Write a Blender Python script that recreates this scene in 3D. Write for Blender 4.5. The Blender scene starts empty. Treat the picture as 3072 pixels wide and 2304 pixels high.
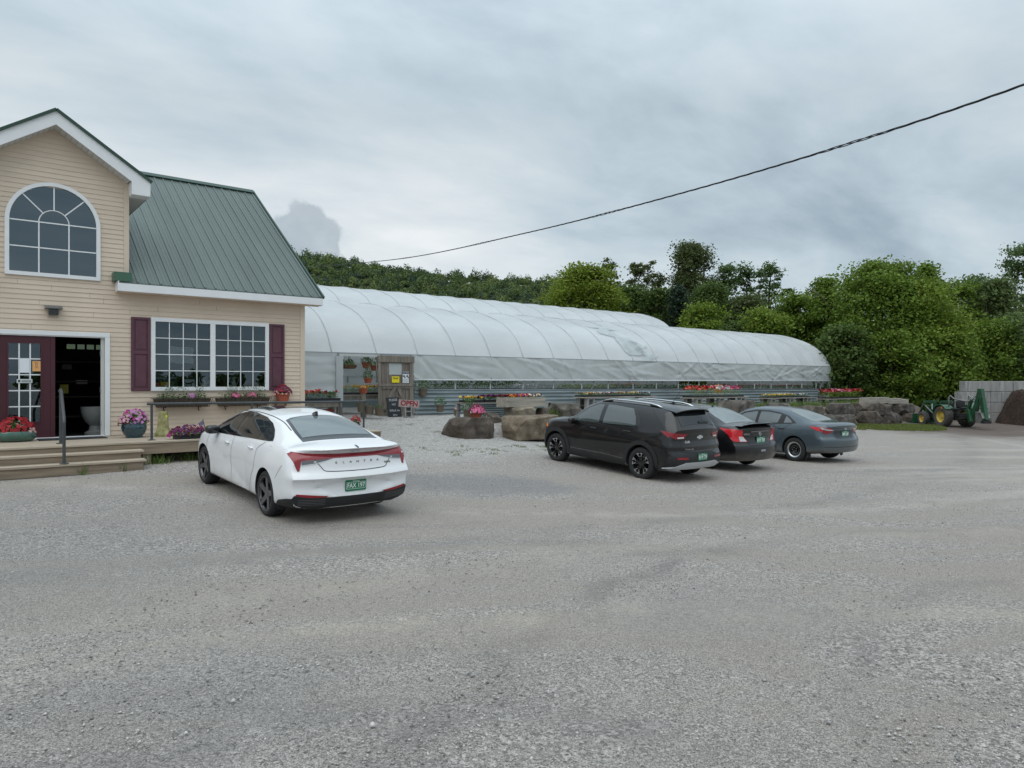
import bpy, bmesh, math, random
import numpy as np
from mathutils import Vector, Matrix
from mathutils.bvhtree import BVHTree
SC = bpy.context.scene
COL = SC.collection
R = math.radians
random.seed(7); RNG = np.random.default_rng(7)
EYE = 1.85                     # everything is laid out relative to the eye, then lifted by this at the end
# ------------------------------------------------------------------ camera
TH = R(51.35); FPX = 2130.0; PCX, PCY = 1536.0, 1148.0
FW = np.array([math.cos(TH), math.sin(TH)]); RT = np.array([math.sin(TH), -math.cos(TH)])
cd = bpy.data.cameras.new('camera'); cam = bpy.data.objects.new('camera', cd); COL.objects.link(cam)
cd.sensor_width = 36; cd.lens = 36 * FPX / 3072; cd.clip_start = 0.1; cd.clip_end = 6000
cd.shift_y = (PCY - 1152) / 3072
cam.location = (0, 0, 0); cam.rotation_euler = (R(90), 0, TH - R(90))
SC.camera = cam
def at(px, py, Y):
    """photo pixel -> point on the vertical plane y=Y"""
    r = (px - PCX) / FPX
    dx, dy = FW + r * RT
    t = Y / dy
    return Vector((t * dx, Y, (PCY - py) / FPX * t))
def atd(px, py, d):
    r = (px - PCX) / FPX
    v = (FW + r * RT) * d
    return Vector((v[0], v[1], (PCY - py) / FPX * d))
# ------------------------------------------------------------------ world, sun, exposure
def N(nt, typ, **kw):
    n = nt.nodes.new(typ)
    for k, v in kw.items():
        if k.startswith('in_'):
            n.inputs[int(k[3:]) if k[3:].isdigit() else k[3:].replace('_', ' ')].default_value = v
        else: setattr(n, k, v)
    return n
def MATH(nt, op, a, b=None, c=None, clamp=False):
    n = nt.nodes.new('ShaderNodeMath'); n.operation = op; n.use_clamp = clamp
    for i, v in enumerate((a, b, c)):
        if v is None: continue
        if isinstance(v, (int, float)): n.inputs[i].default_value = v
        else: nt.links.new(v, n.inputs[i])
    return n.outputs[0]
SUN_EL, SUN_AZ = R(60), R(205)          # azimuth of the sun measured from +x, anticlockwise
W = bpy.data.worlds.new('World'); SC.world = W; W.use_nodes = True
def build_world():
    nt = W.node_tree; nt.nodes.clear(); L = nt.links
    out = N(nt, 'ShaderNodeOutputWorld')
    sky = N(nt, 'ShaderNodeTexSky', sky_type='NISHITA', sun_disc=False, sun_elevation=SUN_EL,
            sun_rotation=R(90) - SUN_AZ, air_density=1.0, dust_density=2.5, ozone_density=1.0)
    bs = N(nt, 'ShaderNodeBackground', in_1=0.10); L.new(sky.outputs[0], bs.inputs[0])
    tc = N(nt, 'ShaderNodeTexCoord'); sep = N(nt, 'ShaderNodeSeparateXYZ'); L.new(tc.outputs['Generated'], sep.inputs[0])
    x, y, z = sep.outputs
    zz = MATH(nt, 'ADD', MATH(nt, 'MAXIMUM', z, 0.0), 0.20)
    comb = N(nt, 'ShaderNodeCombineXYZ')      # direction projected on a flat cloud deck
    L.new(MATH(nt, 'DIVIDE', x, zz), comb.inputs[0]); L.new(MATH(nt, 'DIVIDE', y, zz), comb.inputs[1])
    mp = N(nt, 'ShaderNodeMapping'); L.new(comb.outputs[0], mp.inputs[0])
    mp.inputs['Rotation'].default_value = (0, 0, R(25)); mp.inputs['Scale'].default_value = (0.85, 1.25, 1); mp.inputs['Location'].default_value = (1.3, 0.7, 0)
    n1 = N(nt, 'ShaderNodeTexNoise', in_Scale=0.85, in_Detail=8.0, in_Roughness=0.55, in_Distortion=0.5); L.new(mp.outputs[0], n1.inputs['Vector'])
    n2 = N(nt, 'ShaderNodeTexNoise', in_Scale=2.6, in_Detail=6.0, in_Roughness=0.55, in_Distortion=0.3); L.new(mp.outputs[0], n2.inputs['Vector'])
    f = MATH(nt, 'ADD', MATH(nt, 'MULTIPLY', n1.outputs[0], 0.72), MATH(nt, 'MULTIPLY', n2.outputs[0], 0.28))
    def glow(px, py, w, wy=None):             # soft patch of cloud deck round a sky direction
        d = Vector((*(FW + (px - PCX) / FPX * RT), (PCY - py) / FPX)).normalized()
        dx = MATH(nt, 'SUBTRACT', x, d.x); dy = MATH(nt, 'SUBTRACT', y, d.y); dz = MATH(nt, 'SUBTRACT', z, d.z)
        rr = MATH(nt, 'ADD', MATH(nt, 'ADD', MATH(nt, 'MULTIPLY', dx, dx), MATH(nt, 'MULTIPLY', dy, dy)),
                  MATH(nt, 'MULTIPLY', MATH(nt, 'MULTIPLY', dz, dz), (w / (wy or w)) ** 2))
        return MATH(nt, 'POWER', 2.718, MATH(nt, 'MULTIPLY', rr, -1.0 / (w * w)))
    ramp = N(nt, 'ShaderNodeValToRGB'); e = ramp.color_ramp.elements
    e[0].position = 0.36; e[0].color = (0.365, 0.455, 0.53, 1)
    e[1].position = 0.84; e[1].color = (0.95, 0.98, 0.985, 1)
    m = ramp.color_ramp.elements.new(0.50); m.color = (0.545, 0.645, 0.71, 1)
    g1 = glow(1210, 640, 0.17, 0.11); g2 = glow(150, 330, 0.28, 0.22); g3 = glow(1500, 330, 0.42, 0.13); g4 = glow(2300, 640, 0.30, 0.08); g5=glow(2000,120,.3,.14)
    f2 = MATH(nt, 'ADD', f, MATH(nt, 'MULTIPLY', g1, 0.30))
    f2 = MATH(nt, 'ADD', f2, MATH(nt, 'MULTIPLY', g2, 0.17))
    f2 = MATH(nt, 'ADD', f2, MATH(nt, 'MULTIPLY', g3, -0.10))
    f2 = MATH(nt, 'ADD', f2, MATH(nt, 'MULTIPLY', g4, -0.05))
    f2 = MATH(nt, 'ADD', f2, MATH(nt, 'MULTIPLY', g5, 0.06))
    L.new(f2, ramp.inputs[0])
    # small dark cumulus low over the ridge
    n3 = N(nt, 'ShaderNodeTexNoise', in_Scale=26.0, in_Detail=6.0, in_Roughness=0.55); L.new(tc.outputs['Generated'], n3.inputs['Vector'])
    cm = None
    for (px, py, w) in ((925, 668, 0.032), (968, 700, 0.028), (880, 710, 0.035), (930, 735, 0.04), (985,750,.02)):
        g = glow(px, py, w); cm = g if cm is None else MATH(nt, 'MAXIMUM', cm, g)
    cm = MATH(nt, 'ADD', cm, MATH(nt, 'MULTIPLY', MATH(nt, 'SUBTRACT', n3.outputs[0], 0.5), 1.25))
    mr = N(nt, 'ShaderNodeMapRange', interpolation_type='SMOOTHSTEP'); L.new(cm, mr.inputs[0]); mr.inputs[1].default_value = 0.38; mr.inputs[2].default_value = 0.62
    mixc = N(nt, 'ShaderNodeMix', data_type='RGBA'); L.new(MATH(nt, 'MULTIPLY', mr.outputs[0], 0.62), mixc.inputs[0]); L.new(ramp.outputs[0], mixc.inputs[6])
    cr2 = N(nt, 'ShaderNodeValToRGB'); cr2.color_ramp.elements[0].position=.3; cr2.color_ramp.elements[1].position=.75
    cr2.color_ramp.elements[0].color = (0.29, 0.35, 0.40, 1); cr2.color_ramp.elements[1].color = (0.46, 0.53, 0.58, 1)
    L.new(n3.outputs[0], cr2.inputs[0]); L.new(cr2.outputs[0], mixc.inputs[7])
    # an overcast deck is brightest overhead
    zr = N(nt, 'ShaderNodeMapRange'); L.new(z, zr.inputs[0]); zr.inputs[1].default_value = 0.35; zr.inputs[2].default_value = 0.95; zr.inputs[3].default_value = 0.93; zr.inputs[4].default_value = 2.1
    bc = N(nt, 'ShaderNodeBackground'); L.new(mixc.outputs[2], bc.inputs[0]); L.new(zr.outputs[0], bc.inputs[1])
    mix = N(nt, 'ShaderNodeMixShader', in_0=0.9); L.new(bs.outputs[0], mix.inputs[1]); L.new(bc.outputs[0], mix.inputs[2])
    L.new(mix.outputs[0], out.inputs[0])
build_world()
sl = bpy.data.lights.new('sun', 'SUN'); sl.energy = 1.1; sl.angle = R(70); sl.color = (1, .97, .92)
so = bpy.data.objects.new('sun', sl); COL.objects.link(so); so.location = (0, 0, 40)
so.rotation_euler = Vector((-math.cos(SUN_AZ) * math.cos(SUN_EL), -math.sin(SUN_AZ) * math.cos(SUN_EL), -math.sin(SUN_EL))).to_track_quat('-Z', 'Y').to_euler()
SC.view_settings.view_transform = 'Standard'; SC.view_settings.look = 'None'; SC.view_settings.exposure = 0.1; SC.view_settings.gamma = 1.0
SC.cycles.max_bounces = 8; SC.cycles.transparent_max_bounces = 24
SC.cycles.sample_clamp_indirect = 4.0
SC.cycles.use_denoising = True
# ------------------------------------------------------------------ materials
MATS = {}
def mat(name, col=(.5, .5, .5), rough=.6, metal=0.0, var=0.0, vscale=4.0, stretch=(1, 1, 1), bump=0.0, bscale=40.0, coat=0.0,
        spec=.5, ior=1.45, island=0.0, trans=0.0, col2=None, detail=4.0, hue=0.0):
    """principled material; var = brightness variation by noise, col2 = second colour mixed by the same noise,
    island = per-piece brightness variation, trans = translucency"""
    if name in MATS: return MATS[name]
    m = bpy.data.materials.new(name); m.use_nodes = True; nt = m.node_tree; L = nt.links
    b = nt.nodes['Principled BSDF']; MATS[name] = m
    b.inputs['Base Color'].default_value = (*col, 1); b.inputs['Roughness'].default_value = rough; b.inputs['Metallic'].default_value = metal
    b.inputs['Coat Weight'].default_value = coat; b.inputs['Coat Roughness'].default_value = 0.04
    b.inputs['Specular IOR Level'].default_value = spec; b.inputs['IOR'].default_value = ior
    tc = N(nt, 'ShaderNodeTexCoord'); mp = N(nt, 'ShaderNodeMapping'); mp.inputs['Scale'].default_value = stretch
    L.new(tc.outputs['Object'], mp.inputs[0])
    c = None
    if var or col2:
        n = N(nt, 'ShaderNodeTexNoise', in_Scale=vscale, in_Detail=detail, in_Roughness=.6); L.new(mp.outputs[0], n.inputs['Vector'])
        rp = N(nt, 'ShaderNodeValToRGB'); e = rp.color_ramp.elements; e[0].position = .32; e[1].position = .68
        c2 = col2 or col
        e[0].color = (*[max(0, v * (1 - var)) for v in col], 1); e[1].color = (*[v * (1 + var) for v in c2], 1)
        L.new(n.outputs[0], rp.inputs[0]); c = rp.outputs[0]
    if island:
        g = N(nt, 'ShaderNodeNewGeometry'); hs = N(nt, 'ShaderNodeHueSaturation')
        if c is None: hs.inputs['Color'].default_value = (*col, 1)
        else: L.new(c, hs.inputs['Color'])
        v = MATH(nt, 'ADD', MATH(nt, 'MULTIPLY', g.outputs['Random Per Island'], 2 * island), 1 - island); L.new(v, hs.inputs['Value'])
        if hue:
            fr = MATH(nt, 'FRACT', MATH(nt, 'MULTIPLY', g.outputs['Random Per Island'], 17.3))
            L.new(MATH(nt, 'ADD', MATH(nt, 'MULTIPLY', fr, 2 * hue), .5 - hue), hs.inputs['Hue'])
        c = hs.outputs[0]
    if c is not None: L.new(c, b.inputs['Base Color'])
    if bump:
        n = N(nt, 'ShaderNodeTexNoise', in_Scale=bscale, in_Detail=5.0, in_Roughness=.6); L.new(mp.outputs[0], n.inputs['Vector'])
        bp = N(nt, 'ShaderNodeBump', in_0=1.0); bp.inputs['Distance'].default_value = bump
        L.new(n.outputs[0], bp.inputs['Height']); L.new(bp.outputs[0], b.inputs['Normal'])
    if trans:
        t = N(nt, 'ShaderNodeBsdfTranslucent'); t.inputs[0].default_value = (*[min(1, v * 1.5) for v in col], 1)
        if c is not None: L.new(c, t.inputs[0])
        mx = N(nt, 'ShaderNodeMixShader', in_0=trans); L.new(b.outputs[0], mx.inputs[1]); L.new(t.outputs[0], mx.inputs[2])
        L.new(mx.outputs[0], nt.nodes['Material Output'].inputs[0])
    return m
def glass_mat(name, tint=(.75, .82, .80), refl=1.5, dark=0.0, rough=0.0):
    """thin pane: reflects by Fresnel, otherwise lets the room behind show"""
    if name in MATS: return MATS[name]
    m = bpy.data.materials.new(name); m.use_nodes = True; nt = m.node_tree; L = nt.links; MATS[name] = m
    nt.nodes.remove(nt.nodes['Principled BSDF'])
    tr = N(nt, 'ShaderNodeBsdfTransparent'); tr.inputs[0].default_value = (*tint, 1)
    gl = N(nt, 'ShaderNodeBsdfGlossy'); gl.inputs['Roughness'].default_value = rough; gl.inputs[0].default_value=(.74,.90,1,1)
    fr = N(nt, 'ShaderNodeFresnel', in_IOR=refl); mx = N(nt, 'ShaderNodeMixShader')
    L.new(fr.outputs[0], mx.inputs[0]); L.new(tr.outputs[0], mx.inputs[1]); L.new(gl.outputs[0], mx.inputs[2])
    last = mx.outputs[0]
    if dark:
        df = N(nt, 'ShaderNodeBsdfDiffuse'); df.inputs[0].default_value = (.02, .025, .03, 1)
        m2 = N(nt, 'ShaderNodeMixShader', in_0=dark); L.new(last, m2.inputs[1]); L.new(df.outputs[0], m2.inputs[2]); last = m2.outputs[0]
    L.new(last, nt.nodes['Material Output'].inputs[0]); return m
# ------------------------------------------------------------------ objects
def tag(o, label=None, cat=None, group=None, kind=None):
    if label: o['label'] = label
    if cat: o['category'] = cat
    if group: o['group'] = group
    if kind: o['kind'] = kind
    return o
def thing(name, label, cat, loc=(0, 0, 0), rz=0.0, group=None):
    o = bpy.data.objects.new(name, None); COL.objects.link(o); o.location = loc; o.rotation_euler = (0, 0, rz); o.empty_display_size = .1
    return tag(o, label, cat, group)
def mesh_obj(name, verts, faces, mats, parent=None, smooth=False, midx=None, bevel=0.0, autosmooth=None, loc=None):
    me = bpy.data.meshes.new(name); me.from_pydata([tuple(v) for v in verts], [], [tuple(f) for f in faces])
    for m in (mats if isinstance(mats, (list, tuple)) else [mats]): me.materials.append(m)
    if midx is not None: me.polygons.foreach_set('material_index', np.asarray(midx, dtype=np.int32))
    if smooth: me.polygons.foreach_set('use_smooth', np.ones(len(me.polygons), dtype=bool))
    if autosmooth and smooth: me.set_sharp_from_angle(angle=R(autosmooth))
    me.update()
    o = bpy.data.objects.new(name, me); COL.objects.link(o); o.parent = parent
    if loc is not None: o.location = loc
    if bevel:
        b = o.modifiers.new('bevel', 'BEVEL'); b.width = bevel; b.segments = 2; b.limit_method = 'ANGLE'; b.angle_limit = R(40)
    return o
class MB:
    def __init__(s): s.v = []; s.f = []; s.m = []; s.mi = 0
    def add(s, vs, fs):
        k = len(s.v); s.v += [tuple(v) for v in vs]
        for f in fs: s.f.append(tuple(i + k for i in f)); s.m.append(s.mi)
        return s
    def box(s, c, d, rot=None):
        """centre, size, optional Matrix/rz"""
        x, y, z = d[0] / 2, d[1] / 2, d[2] / 2
        vs = [Vector(p) for p in ((-x, -y, -z), (x, -y, -z), (x, y, -z), (-x, y, -z), (-x, -y, z), (x, -y, z), (x, y, z), (-x, y, z))]
        if rot is not None:
            M = Matrix.Rotation(rot, 3, 'Z') if isinstance(rot, (int, float)) else rot
            vs = [M @ v for v in vs]
        c = Vector(c)
        return s.add([v + c for v in vs], [(3, 2, 1, 0), (4, 5, 6, 7), (0, 1, 5, 4), (1, 2, 6, 5), (2, 3, 7, 6), (3, 0, 4, 7)])
    def bx(s, x0, x1, y0, y1, z0, z1): return s.box(((x0 + x1) / 2, (y0 + y1) / 2, (z0 + z1) / 2), (abs(x1 - x0), abs(y1 - y0), abs(z1 - z0)))
    def bar(s, a, b, w, h=None, up=(0, 0, 1)):
        a, b = Vector(a), Vector(b); h = h or w; d = (b - a); l = d.length; d = d / l; u = Vector(up)
        if abs(d.dot(u)) > .98: u = Vector((0, 1, 0))
        sd = d.cross(u).normalized(); u = sd.cross(d)
        M = Matrix((sd, d, u)).transposed()
        return s.box((a + b) / 2, (w, l, h), M)
    def tube(s, pts, r, n=8, cap=True):
        pts = [Vector(p) for p in pts]; rs = r if isinstance(r, (list, tuple)) else [r] * len(pts)
        vs = []; fs = []; prev = None
        for i, p in enumerate(pts):
            d = (pts[min(i + 1, len(pts) - 1)] - pts[max(i - 1, 0)]).normalized()
            if prev is None:
                u = Vector((0, 0, 1)) if abs(d.z) < .9 else Vector((1, 0, 0))
                u = (u - d * u.dot(d)).normalized()
            else: u = (prev - d * prev.dot(d)).normalized()
            prev = u; w = d.cross(u)
            for k in range(n):
                a = 2 * math.pi * k / n; vs.append(p + (u * math.cos(a) + w * math.sin(a)) * rs[i])
        for i in range(len(pts) - 1):
            for k in range(n):
                k2 = (k + 1) % n; fs.append((i * n + k, i * n + k2, (i + 1) * n + k2, (i + 1) * n + k))
        if cap: fs += [tuple(reversed(range(n))), tuple(range((len(pts) - 1) * n, len(pts) * n))]
        return s.add(vs, fs)
    def lathe(s, prof, n=24, c=(0, 0, 0), axis='Z', cap=True, sx=1.0, sy=1.0):
        """profile of (radius, height)"""
        c = Vector(c); vs = []; fs = []
        for (r, h) in prof:
            for k in range(n):
                a = 2 * math.pi * k / n; p = Vector((r * math.cos(a) * sx, r * math.sin(a) * sy, h))
                if axis == 'Y': p = Vector((p.x, p.z, -p.y))
                if axis == 'X': p = Vector((p.z, p.x, p.y))
                vs.append(c + p)
        for i in range(len(prof) - 1):
            for k in range(n):
                k2 = (k + 1) % n; fs.append((i * n + k, i * n + k2, (i + 1) * n + k2, (i + 1) * n + k))
        if cap: fs += [tuple(reversed(range(n))), tuple(range((len(prof) - 1) * n, len(prof) * n))]
        return s.add(vs, fs)
    def prism(s, poly, p0, ax, ay, az):
        """polygon in (u,v), extruded: origin p0, axes ax, ay, depth vector az"""
        p0, ax, ay, az = Vector(p0), Vector(ax), Vector(ay), Vector(az); n = len(poly)
        a = [p0 + ax * u + ay * v for u, v in poly]; b = [q + az for q in a]
        fs = [tuple(range(n)), tuple(reversed(range(n, 2 * n)))] + [(i + n, (i + 1) % n + n, (i + 1) % n, i) for i in range(n)]
        if ax.cross(ay).dot(az) > 0: fs = [tuple(reversed(f)) for f in fs]
        return s.add(a + b, fs)
    def build(s, name, mats, parent=None, **kw):
        return mesh_obj(name, s.v, s.f, mats, parent, midx=s.m if isinstance(mats, (list, tuple)) and len(mats) > 1 else None, **kw)
def text_obj(name, body, size, m, parent, M, sx=1.0, depth=0.003, align='CENTER', shear=0.0, offset=0.0):
    """lettering as a real thin solid; M = 4x4 local matrix (text lies in its xy plane, facing +z)"""
    cu = bpy.data.curves.new(name, 'FONT'); cu.body = body; cu.size = size; cu.align_x = align; cu.align_y = 'CENTER'; cu.extrude = depth; cu.shear = shear; cu.offset = offset
    cu.resolution_u = 3
    t = bpy.data.objects.new(name, cu); COL.objects.link(t)
    dg = bpy.context.evaluated_depsgraph_get(); me = bpy.data.meshes.new_from_object(t.evaluated_get(dg)); me.name = name
    bpy.data.objects.remove(t); bpy.data.curves.remove(cu)
    me.transform(M @ Matrix.Diagonal((sx, 1, 1, 1))); me.materials.clear(); me.materials.append(m)
    o = bpy.data.objects.new(name, me); COL.objects.link(o); o.parent = parent
    return o
def face_matrix(p, right, up):
    right = Vector(right).normalized(); up = Vector(up); nrm = right.cross(up).normalized(); up = nrm.cross(right)
    M = Matrix((right, up, nrm)).transposed().to_4x4(); M.translation = Vector(p); return M
def copy_tree(o, parent=None):
    c = o.copy(); COL.objects.link(c); c.parent = parent
    for ch in list(o.children): copy_tree(ch, c)
    return c
def pchip(xs, ys, x):
    """monotone cubic interpolation"""
    xs = np.asarray(xs, float); ys = np.asarray(ys, float); x = np.asarray(x, float)
    h = np.diff(xs); d = np.diff(ys) / h; m = np.zeros_like(xs)
    for i in range(1, len(xs) - 1):
        if d[i - 1] * d[i] > 0:
            w1 = 2 * h[i] + h[i - 1]; w2 = h[i] + 2 * h[i - 1]; m[i] = (w1 + w2) / (w1 / d[i - 1] + w2 / d[i])
    m[0], m[-1] = d[0], d[-1]
    k = np.clip(np.searchsorted(xs, x) - 1, 0, len(xs) - 2); t = np.clip((x - xs[k]) / h[k], 0, 1); hh = h[k]
    return (2*t**3-3*t**2+1)*ys[k] + (t**3-2*t**2+t)*hh*m[k] + (-2*t**3+3*t**2)*ys[k+1] + (t**3-t**2)*hh*m[k+1]
def quads_obj(name, P, m, parent=None, loc=None):
    """P: (n,4,3) array of separate quads -> one mesh, fast"""
    n = len(P); me = bpy.data.meshes.new(name); me.vertices.add(n * 4); me.loops.add(n * 4); me.polygons.add(n)
    me.vertices.foreach_set('co', np.ascontiguousarray(P, dtype=np.float32).ravel())
    me.loops.foreach_set('vertex_index', np.arange(n * 4, dtype=np.int32))
    me.polygons.foreach_set('loop_start', np.arange(0, n * 4, 4, dtype=np.int32))
    me.update(calc_edges=True); me.validate()
    for q in (m if isinstance(m, (list, tuple)) else [m]): me.materials.append(q)
    o = bpy.data.objects.new(name, me); COL.objects.link(o); o.parent = parent
    if loc is not None: o.location = loc
    return o
def leaf_quads(C, size, rng, up=0.35, aspect=0.62, droop=0.0):
    """leaf-shaped quads (rhombus) at centres C (n,3), random facing; size (n,) or scalar"""
    n = len(C); nrm = rng.normal(size=(n, 3)); nrm[:, 2] = np.abs(nrm[:, 2]) + up; nrm /= np.linalg.norm(nrm, axis=1)[:, None]
    a = rng.normal(size=(n, 3)); a[:, 2] -= droop; a -= nrm * (a * nrm).sum(1)[:, None]; a /= np.linalg.norm(a, axis=1)[:, None]
    b = np.cross(nrm, a); s = (np.ones(n) * size)[:, None]
    return np.stack([C - a * s * .55, C + b * s * .5 * aspect - a * s * .05, C + a * s * .55, C - b * s * .5 * aspect - a * s * .05], 1)
# ================================================================== ground
_gp = np.array([(4.3, 9.8, -1.85), (4.4, 12.5, -1.69), (1.5, 14.5, -1.622), (-4, 14.5, -1.61), (12.45, 10.1, -2.065), (12.42, 12.8, -1.905), (15.2, 10.4, -2.08), (15.3, 13, -2.03),
                (18.7, 10.1, -2.12), (18.9, 12.8, -2.10), (0, 0, -1.86), (-6, 0, -1.86), (-6, 7, -1.78), (8, 0, -2.0), (20, 0, -2.2), (6, 5, -1.95), (39.6, 14.4, -2.25), (33, 16.8, -2.16), (26, 16.5, -2.1), (20, 16.5, -2.05), (45, 16, -2.22), (40, 0, -2.5),
                (7, 16.5, -1.56), (12, 16.8, -1.66), (14.5, 16.2, -1.86), (9, 19, -1.38), (8, 22.2, -1.19), (13.3, 22.2, -1.18), (10.5, 20, -1.32), (60, 0, -2.7), (60, 25, -2.2), (-20, 16, -1.6), (-20, 0, -1.86), (10, 30, -1.15), (-10, 30, -1.4), (5, -8, -1.9), (30, -10, -2.5), (9.5, 14.5, -1.78)])
def _tps(P, lam=.02):
    n = len(P); d = np.linalg.norm(P[:, None, :2] - P[None, :, :2], axis=2); K = np.where(d > 0, d ** 2 * np.log(d + 1e-9), 0) + lam * np.eye(n)
    A = np.zeros((n + 3, n + 3)); A[:n, :n] = K; A[:n, n] = 1; A[:n, n + 1:] = P[:, :2]; A[n, :n] = 1; A[n + 1:, :n] = P[:, :2].T
    return np.linalg.solve(A, np.r_[P[:, 2], 0, 0, 0])
_tw = _tps(_gp)
def sst(a, b, x): t = np.clip((x - a) / (b - a), 0, 1); return t * t * (3 - 2 * t)
def ground_z(x, y):
    x = np.asarray(x, float); y = np.asarray(y, float); sh = np.broadcast(x, y).shape
    x = np.broadcast_to(x, sh).ravel(); y = np.broadcast_to(y, sh).ravel()
    xc = np.clip(x, -25, 65); yc = np.clip(y, -12, 32)
    d = np.hypot(xc[:, None] - _gp[None, :, 0], yc[:, None] - _gp[None, :, 1]); n = len(_gp)
    z = np.where(d > 0, d ** 2 * np.log(d + 1e-9), 0) @ _tw[:n] + _tw[n] + _tw[n + 1] * xc + _tw[n + 2] * yc
    t = sst(11.2, 13.2, x) * sst(17.2, 18.1, y) * (1 - sst(45, 48, x))                     # the terrace behind the boulders
    z = z * (1 - t) + t * (-1.19 - .004 * np.clip(x - 13, 0, 40))
    far = sst(60, 110, np.hypot(x - 15, y - 10)); z = z * (1 - far) + far * -1.9
    return z.reshape(sh) if sh else float(z[0])
gz = lambda x, y: float(ground_z(x, y))
def ground_material():
    m = bpy.data.materials.new('gravel_ground'); m.use_nodes = True; nt = m.node_tree; L = nt.links; b = nt.nodes['Principled BSDF']
    b.inputs['Roughness'].default_value = .95; b.inputs['Specular IOR Level'].default_value = .2
    tc = N(nt, 'ShaderNodeTexCoord'); O = tc.outputs['Object']
    def noise(sc, det=4, rough=.55, vec=O, dist=0.0):
        n = N(nt, 'ShaderNodeTexNoise', in_Scale=sc, in_Detail=float(det), in_Roughness=rough, in_Distortion=dist); L.new(vec, n.inputs['Vector']); return n.outputs[0]
    def ramp(v, a, c, b_=None):
        r = N(nt, 'ShaderNodeMapRange', interpolation_type='SMOOTHSTEP'); L.new(v, r.inputs[0]); r.inputs[1].default_value = a; r.inputs[2].default_value = c; return r.outputs[0]
    def mix(f, a, c):
        x = N(nt, 'ShaderNodeMix', data_type='RGBA')
        if isinstance(f, float): x.inputs[0].default_value = f
        else: L.new(f, x.inputs[0])
        for i, v in ((6, a), (7, c)):
            if isinstance(v, tuple): x.inputs[i].default_value = (*v, 1)
            else: L.new(v, x.inputs[i])
        return x.outputs[2]
    sep = N(nt, 'ShaderNodeSeparateXYZ'); L.new(O, sep.inputs[0]); X, Y = sep.outputs[0], sep.outputs[1]
    # swept bands: noise stretched along the way cars drive
    m0 = N(nt, 'ShaderNodeMapping'); m0.inputs['Rotation'].default_value = (0, 0, R(27)); L.new(O, m0.inputs[0]); mp = N(nt, 'ShaderNodeMapping'); mp.inputs['Scale'].default_value = (.20, .95, 1); L.new(m0.outputs[0], mp.inputs[0])
    band = noise(1.0, 5, .6, mp.outputs[0], 0.8)
    patch = noise(.35, 5, .6)
    def stones(scale, seed):
        v = N(nt, 'ShaderNodeTexVoronoi', in_Scale=scale); mv = N(nt, 'ShaderNodeMapping'); mv.inputs['Location'].default_value = (seed, seed * .7, 0); L.new(O, mv.inputs[0]); L.new(mv.outputs[0], v.inputs['Vector'])
        s = N(nt, 'ShaderNodeSeparateColor'); L.new(v.outputs['Color'], s.inputs[0]); return v.outputs['Distance'], s.outputs[0], s.outputs[1]
    d1, r1, q1 = stones(85, 1.3); d2, r2, q2 = stones(46, 5.1); d3, r3, q3 = stones(170, 9.7)
    def stonecol(r, q, lo, hi):
        rp = N(nt, 'ShaderNodeValToRGB'); e = rp.color_ramp.elements; e[0].color = (*lo, 1); e[1].color = (*hi, 1); e[0].position = .05; e[1].position = .98
        mm = rp.color_ramp.elements.new(.6); mm.color = (*[a * .55 + c * .45 for a, c in zip(lo, hi)], 1); L.new(r, rp.inputs[0]); return rp.outputs[0]
    fine = stonecol(r3, q3, (.15, .141, .133), (.63, .597, .562))
    med = stonecol(r1, q1, (.09, .085, .081), (.74, .702, .664))
    big = stonecol(r2, q2, (.115, .110, .106), (.74, .705, .67))
    loose = ramp(MATH(nt, 'ADD', MATH(nt, 'MULTIPLY', band, .6), MATH(nt, 'MULTIPLY', patch, .4)), .44, .60)
    c = mix(MATH(nt, 'MULTIPLY', ramp(noise(9, 4), .42, .58), .65), fine, med)
    c = mix(MATH(nt, 'MULTIPLY', MATH(nt, 'MULTIPLY', loose, ramp(q2, .35, .45)), .62), c, big)
    dust = mix(MATH(nt, 'ADD', MATH(nt, 'MULTIPLY', r3, .65), MATH(nt, 'MULTIPLY', noise(22, 5), .35)), (.205, .187, .164), (.52, .478, .428))
    dst = MATH(nt, 'MULTIPLY', ramp(band, .56, .40), .66)
    c = mix(dst, c, dust)
    # dark damp gravel / oil-dark loose bands
    dk = MATH(nt, 'MULTIPLY', ramp(noise(.8, 5, .6, mp.outputs[0]), .55, .68), .40); c = mix(dk, c, mix(r1, (.12, .117, .115), (.36, .35, .34)))
    def arc(p1, p2, p3, w):                      # soft band along the circle through three spots of the lot
        a, b_, c_ = [FW * (1.93 * FPX / (q[1] - PCY)) + RT * ((q[0] - PCX) * 1.93 / (q[1] - PCY)) for q in (p1, p2, p3)]
        A_ = 2 * np.array([b_ - a, c_ - a]); cen = np.linalg.solve(A_, np.array([b_ @ b_ - a @ a, c_ @ c_ - a @ a])); rad = float(np.linalg.norm(a - cen))
        dx = MATH(nt, 'SUBTRACT', X, float(cen[0])); dy = MATH(nt, 'SUBTRACT', Y, float(cen[1])); rr = MATH(nt, 'SQRT', MATH(nt, 'ADD', MATH(nt, 'MULTIPLY', dx, dx), MATH(nt, 'MULTIPLY', dy, dy)))
        e_ = MATH(nt, 'DIVIDE', MATH(nt, 'ADD', MATH(nt, 'SUBTRACT', rr, rad), MATH(nt, 'MULTIPLY', MATH(nt, 'SUBTRACT', noise(.9, 4), .5), .9)), w)
        return MATH(nt, 'POWER', 2.718, MATH(nt, 'MULTIPLY', MATH(nt, 'MULTIPLY', e_, e_), -1.0))
    brk = ramp(noise(1.4, 5, .65), .36, .56)
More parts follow.
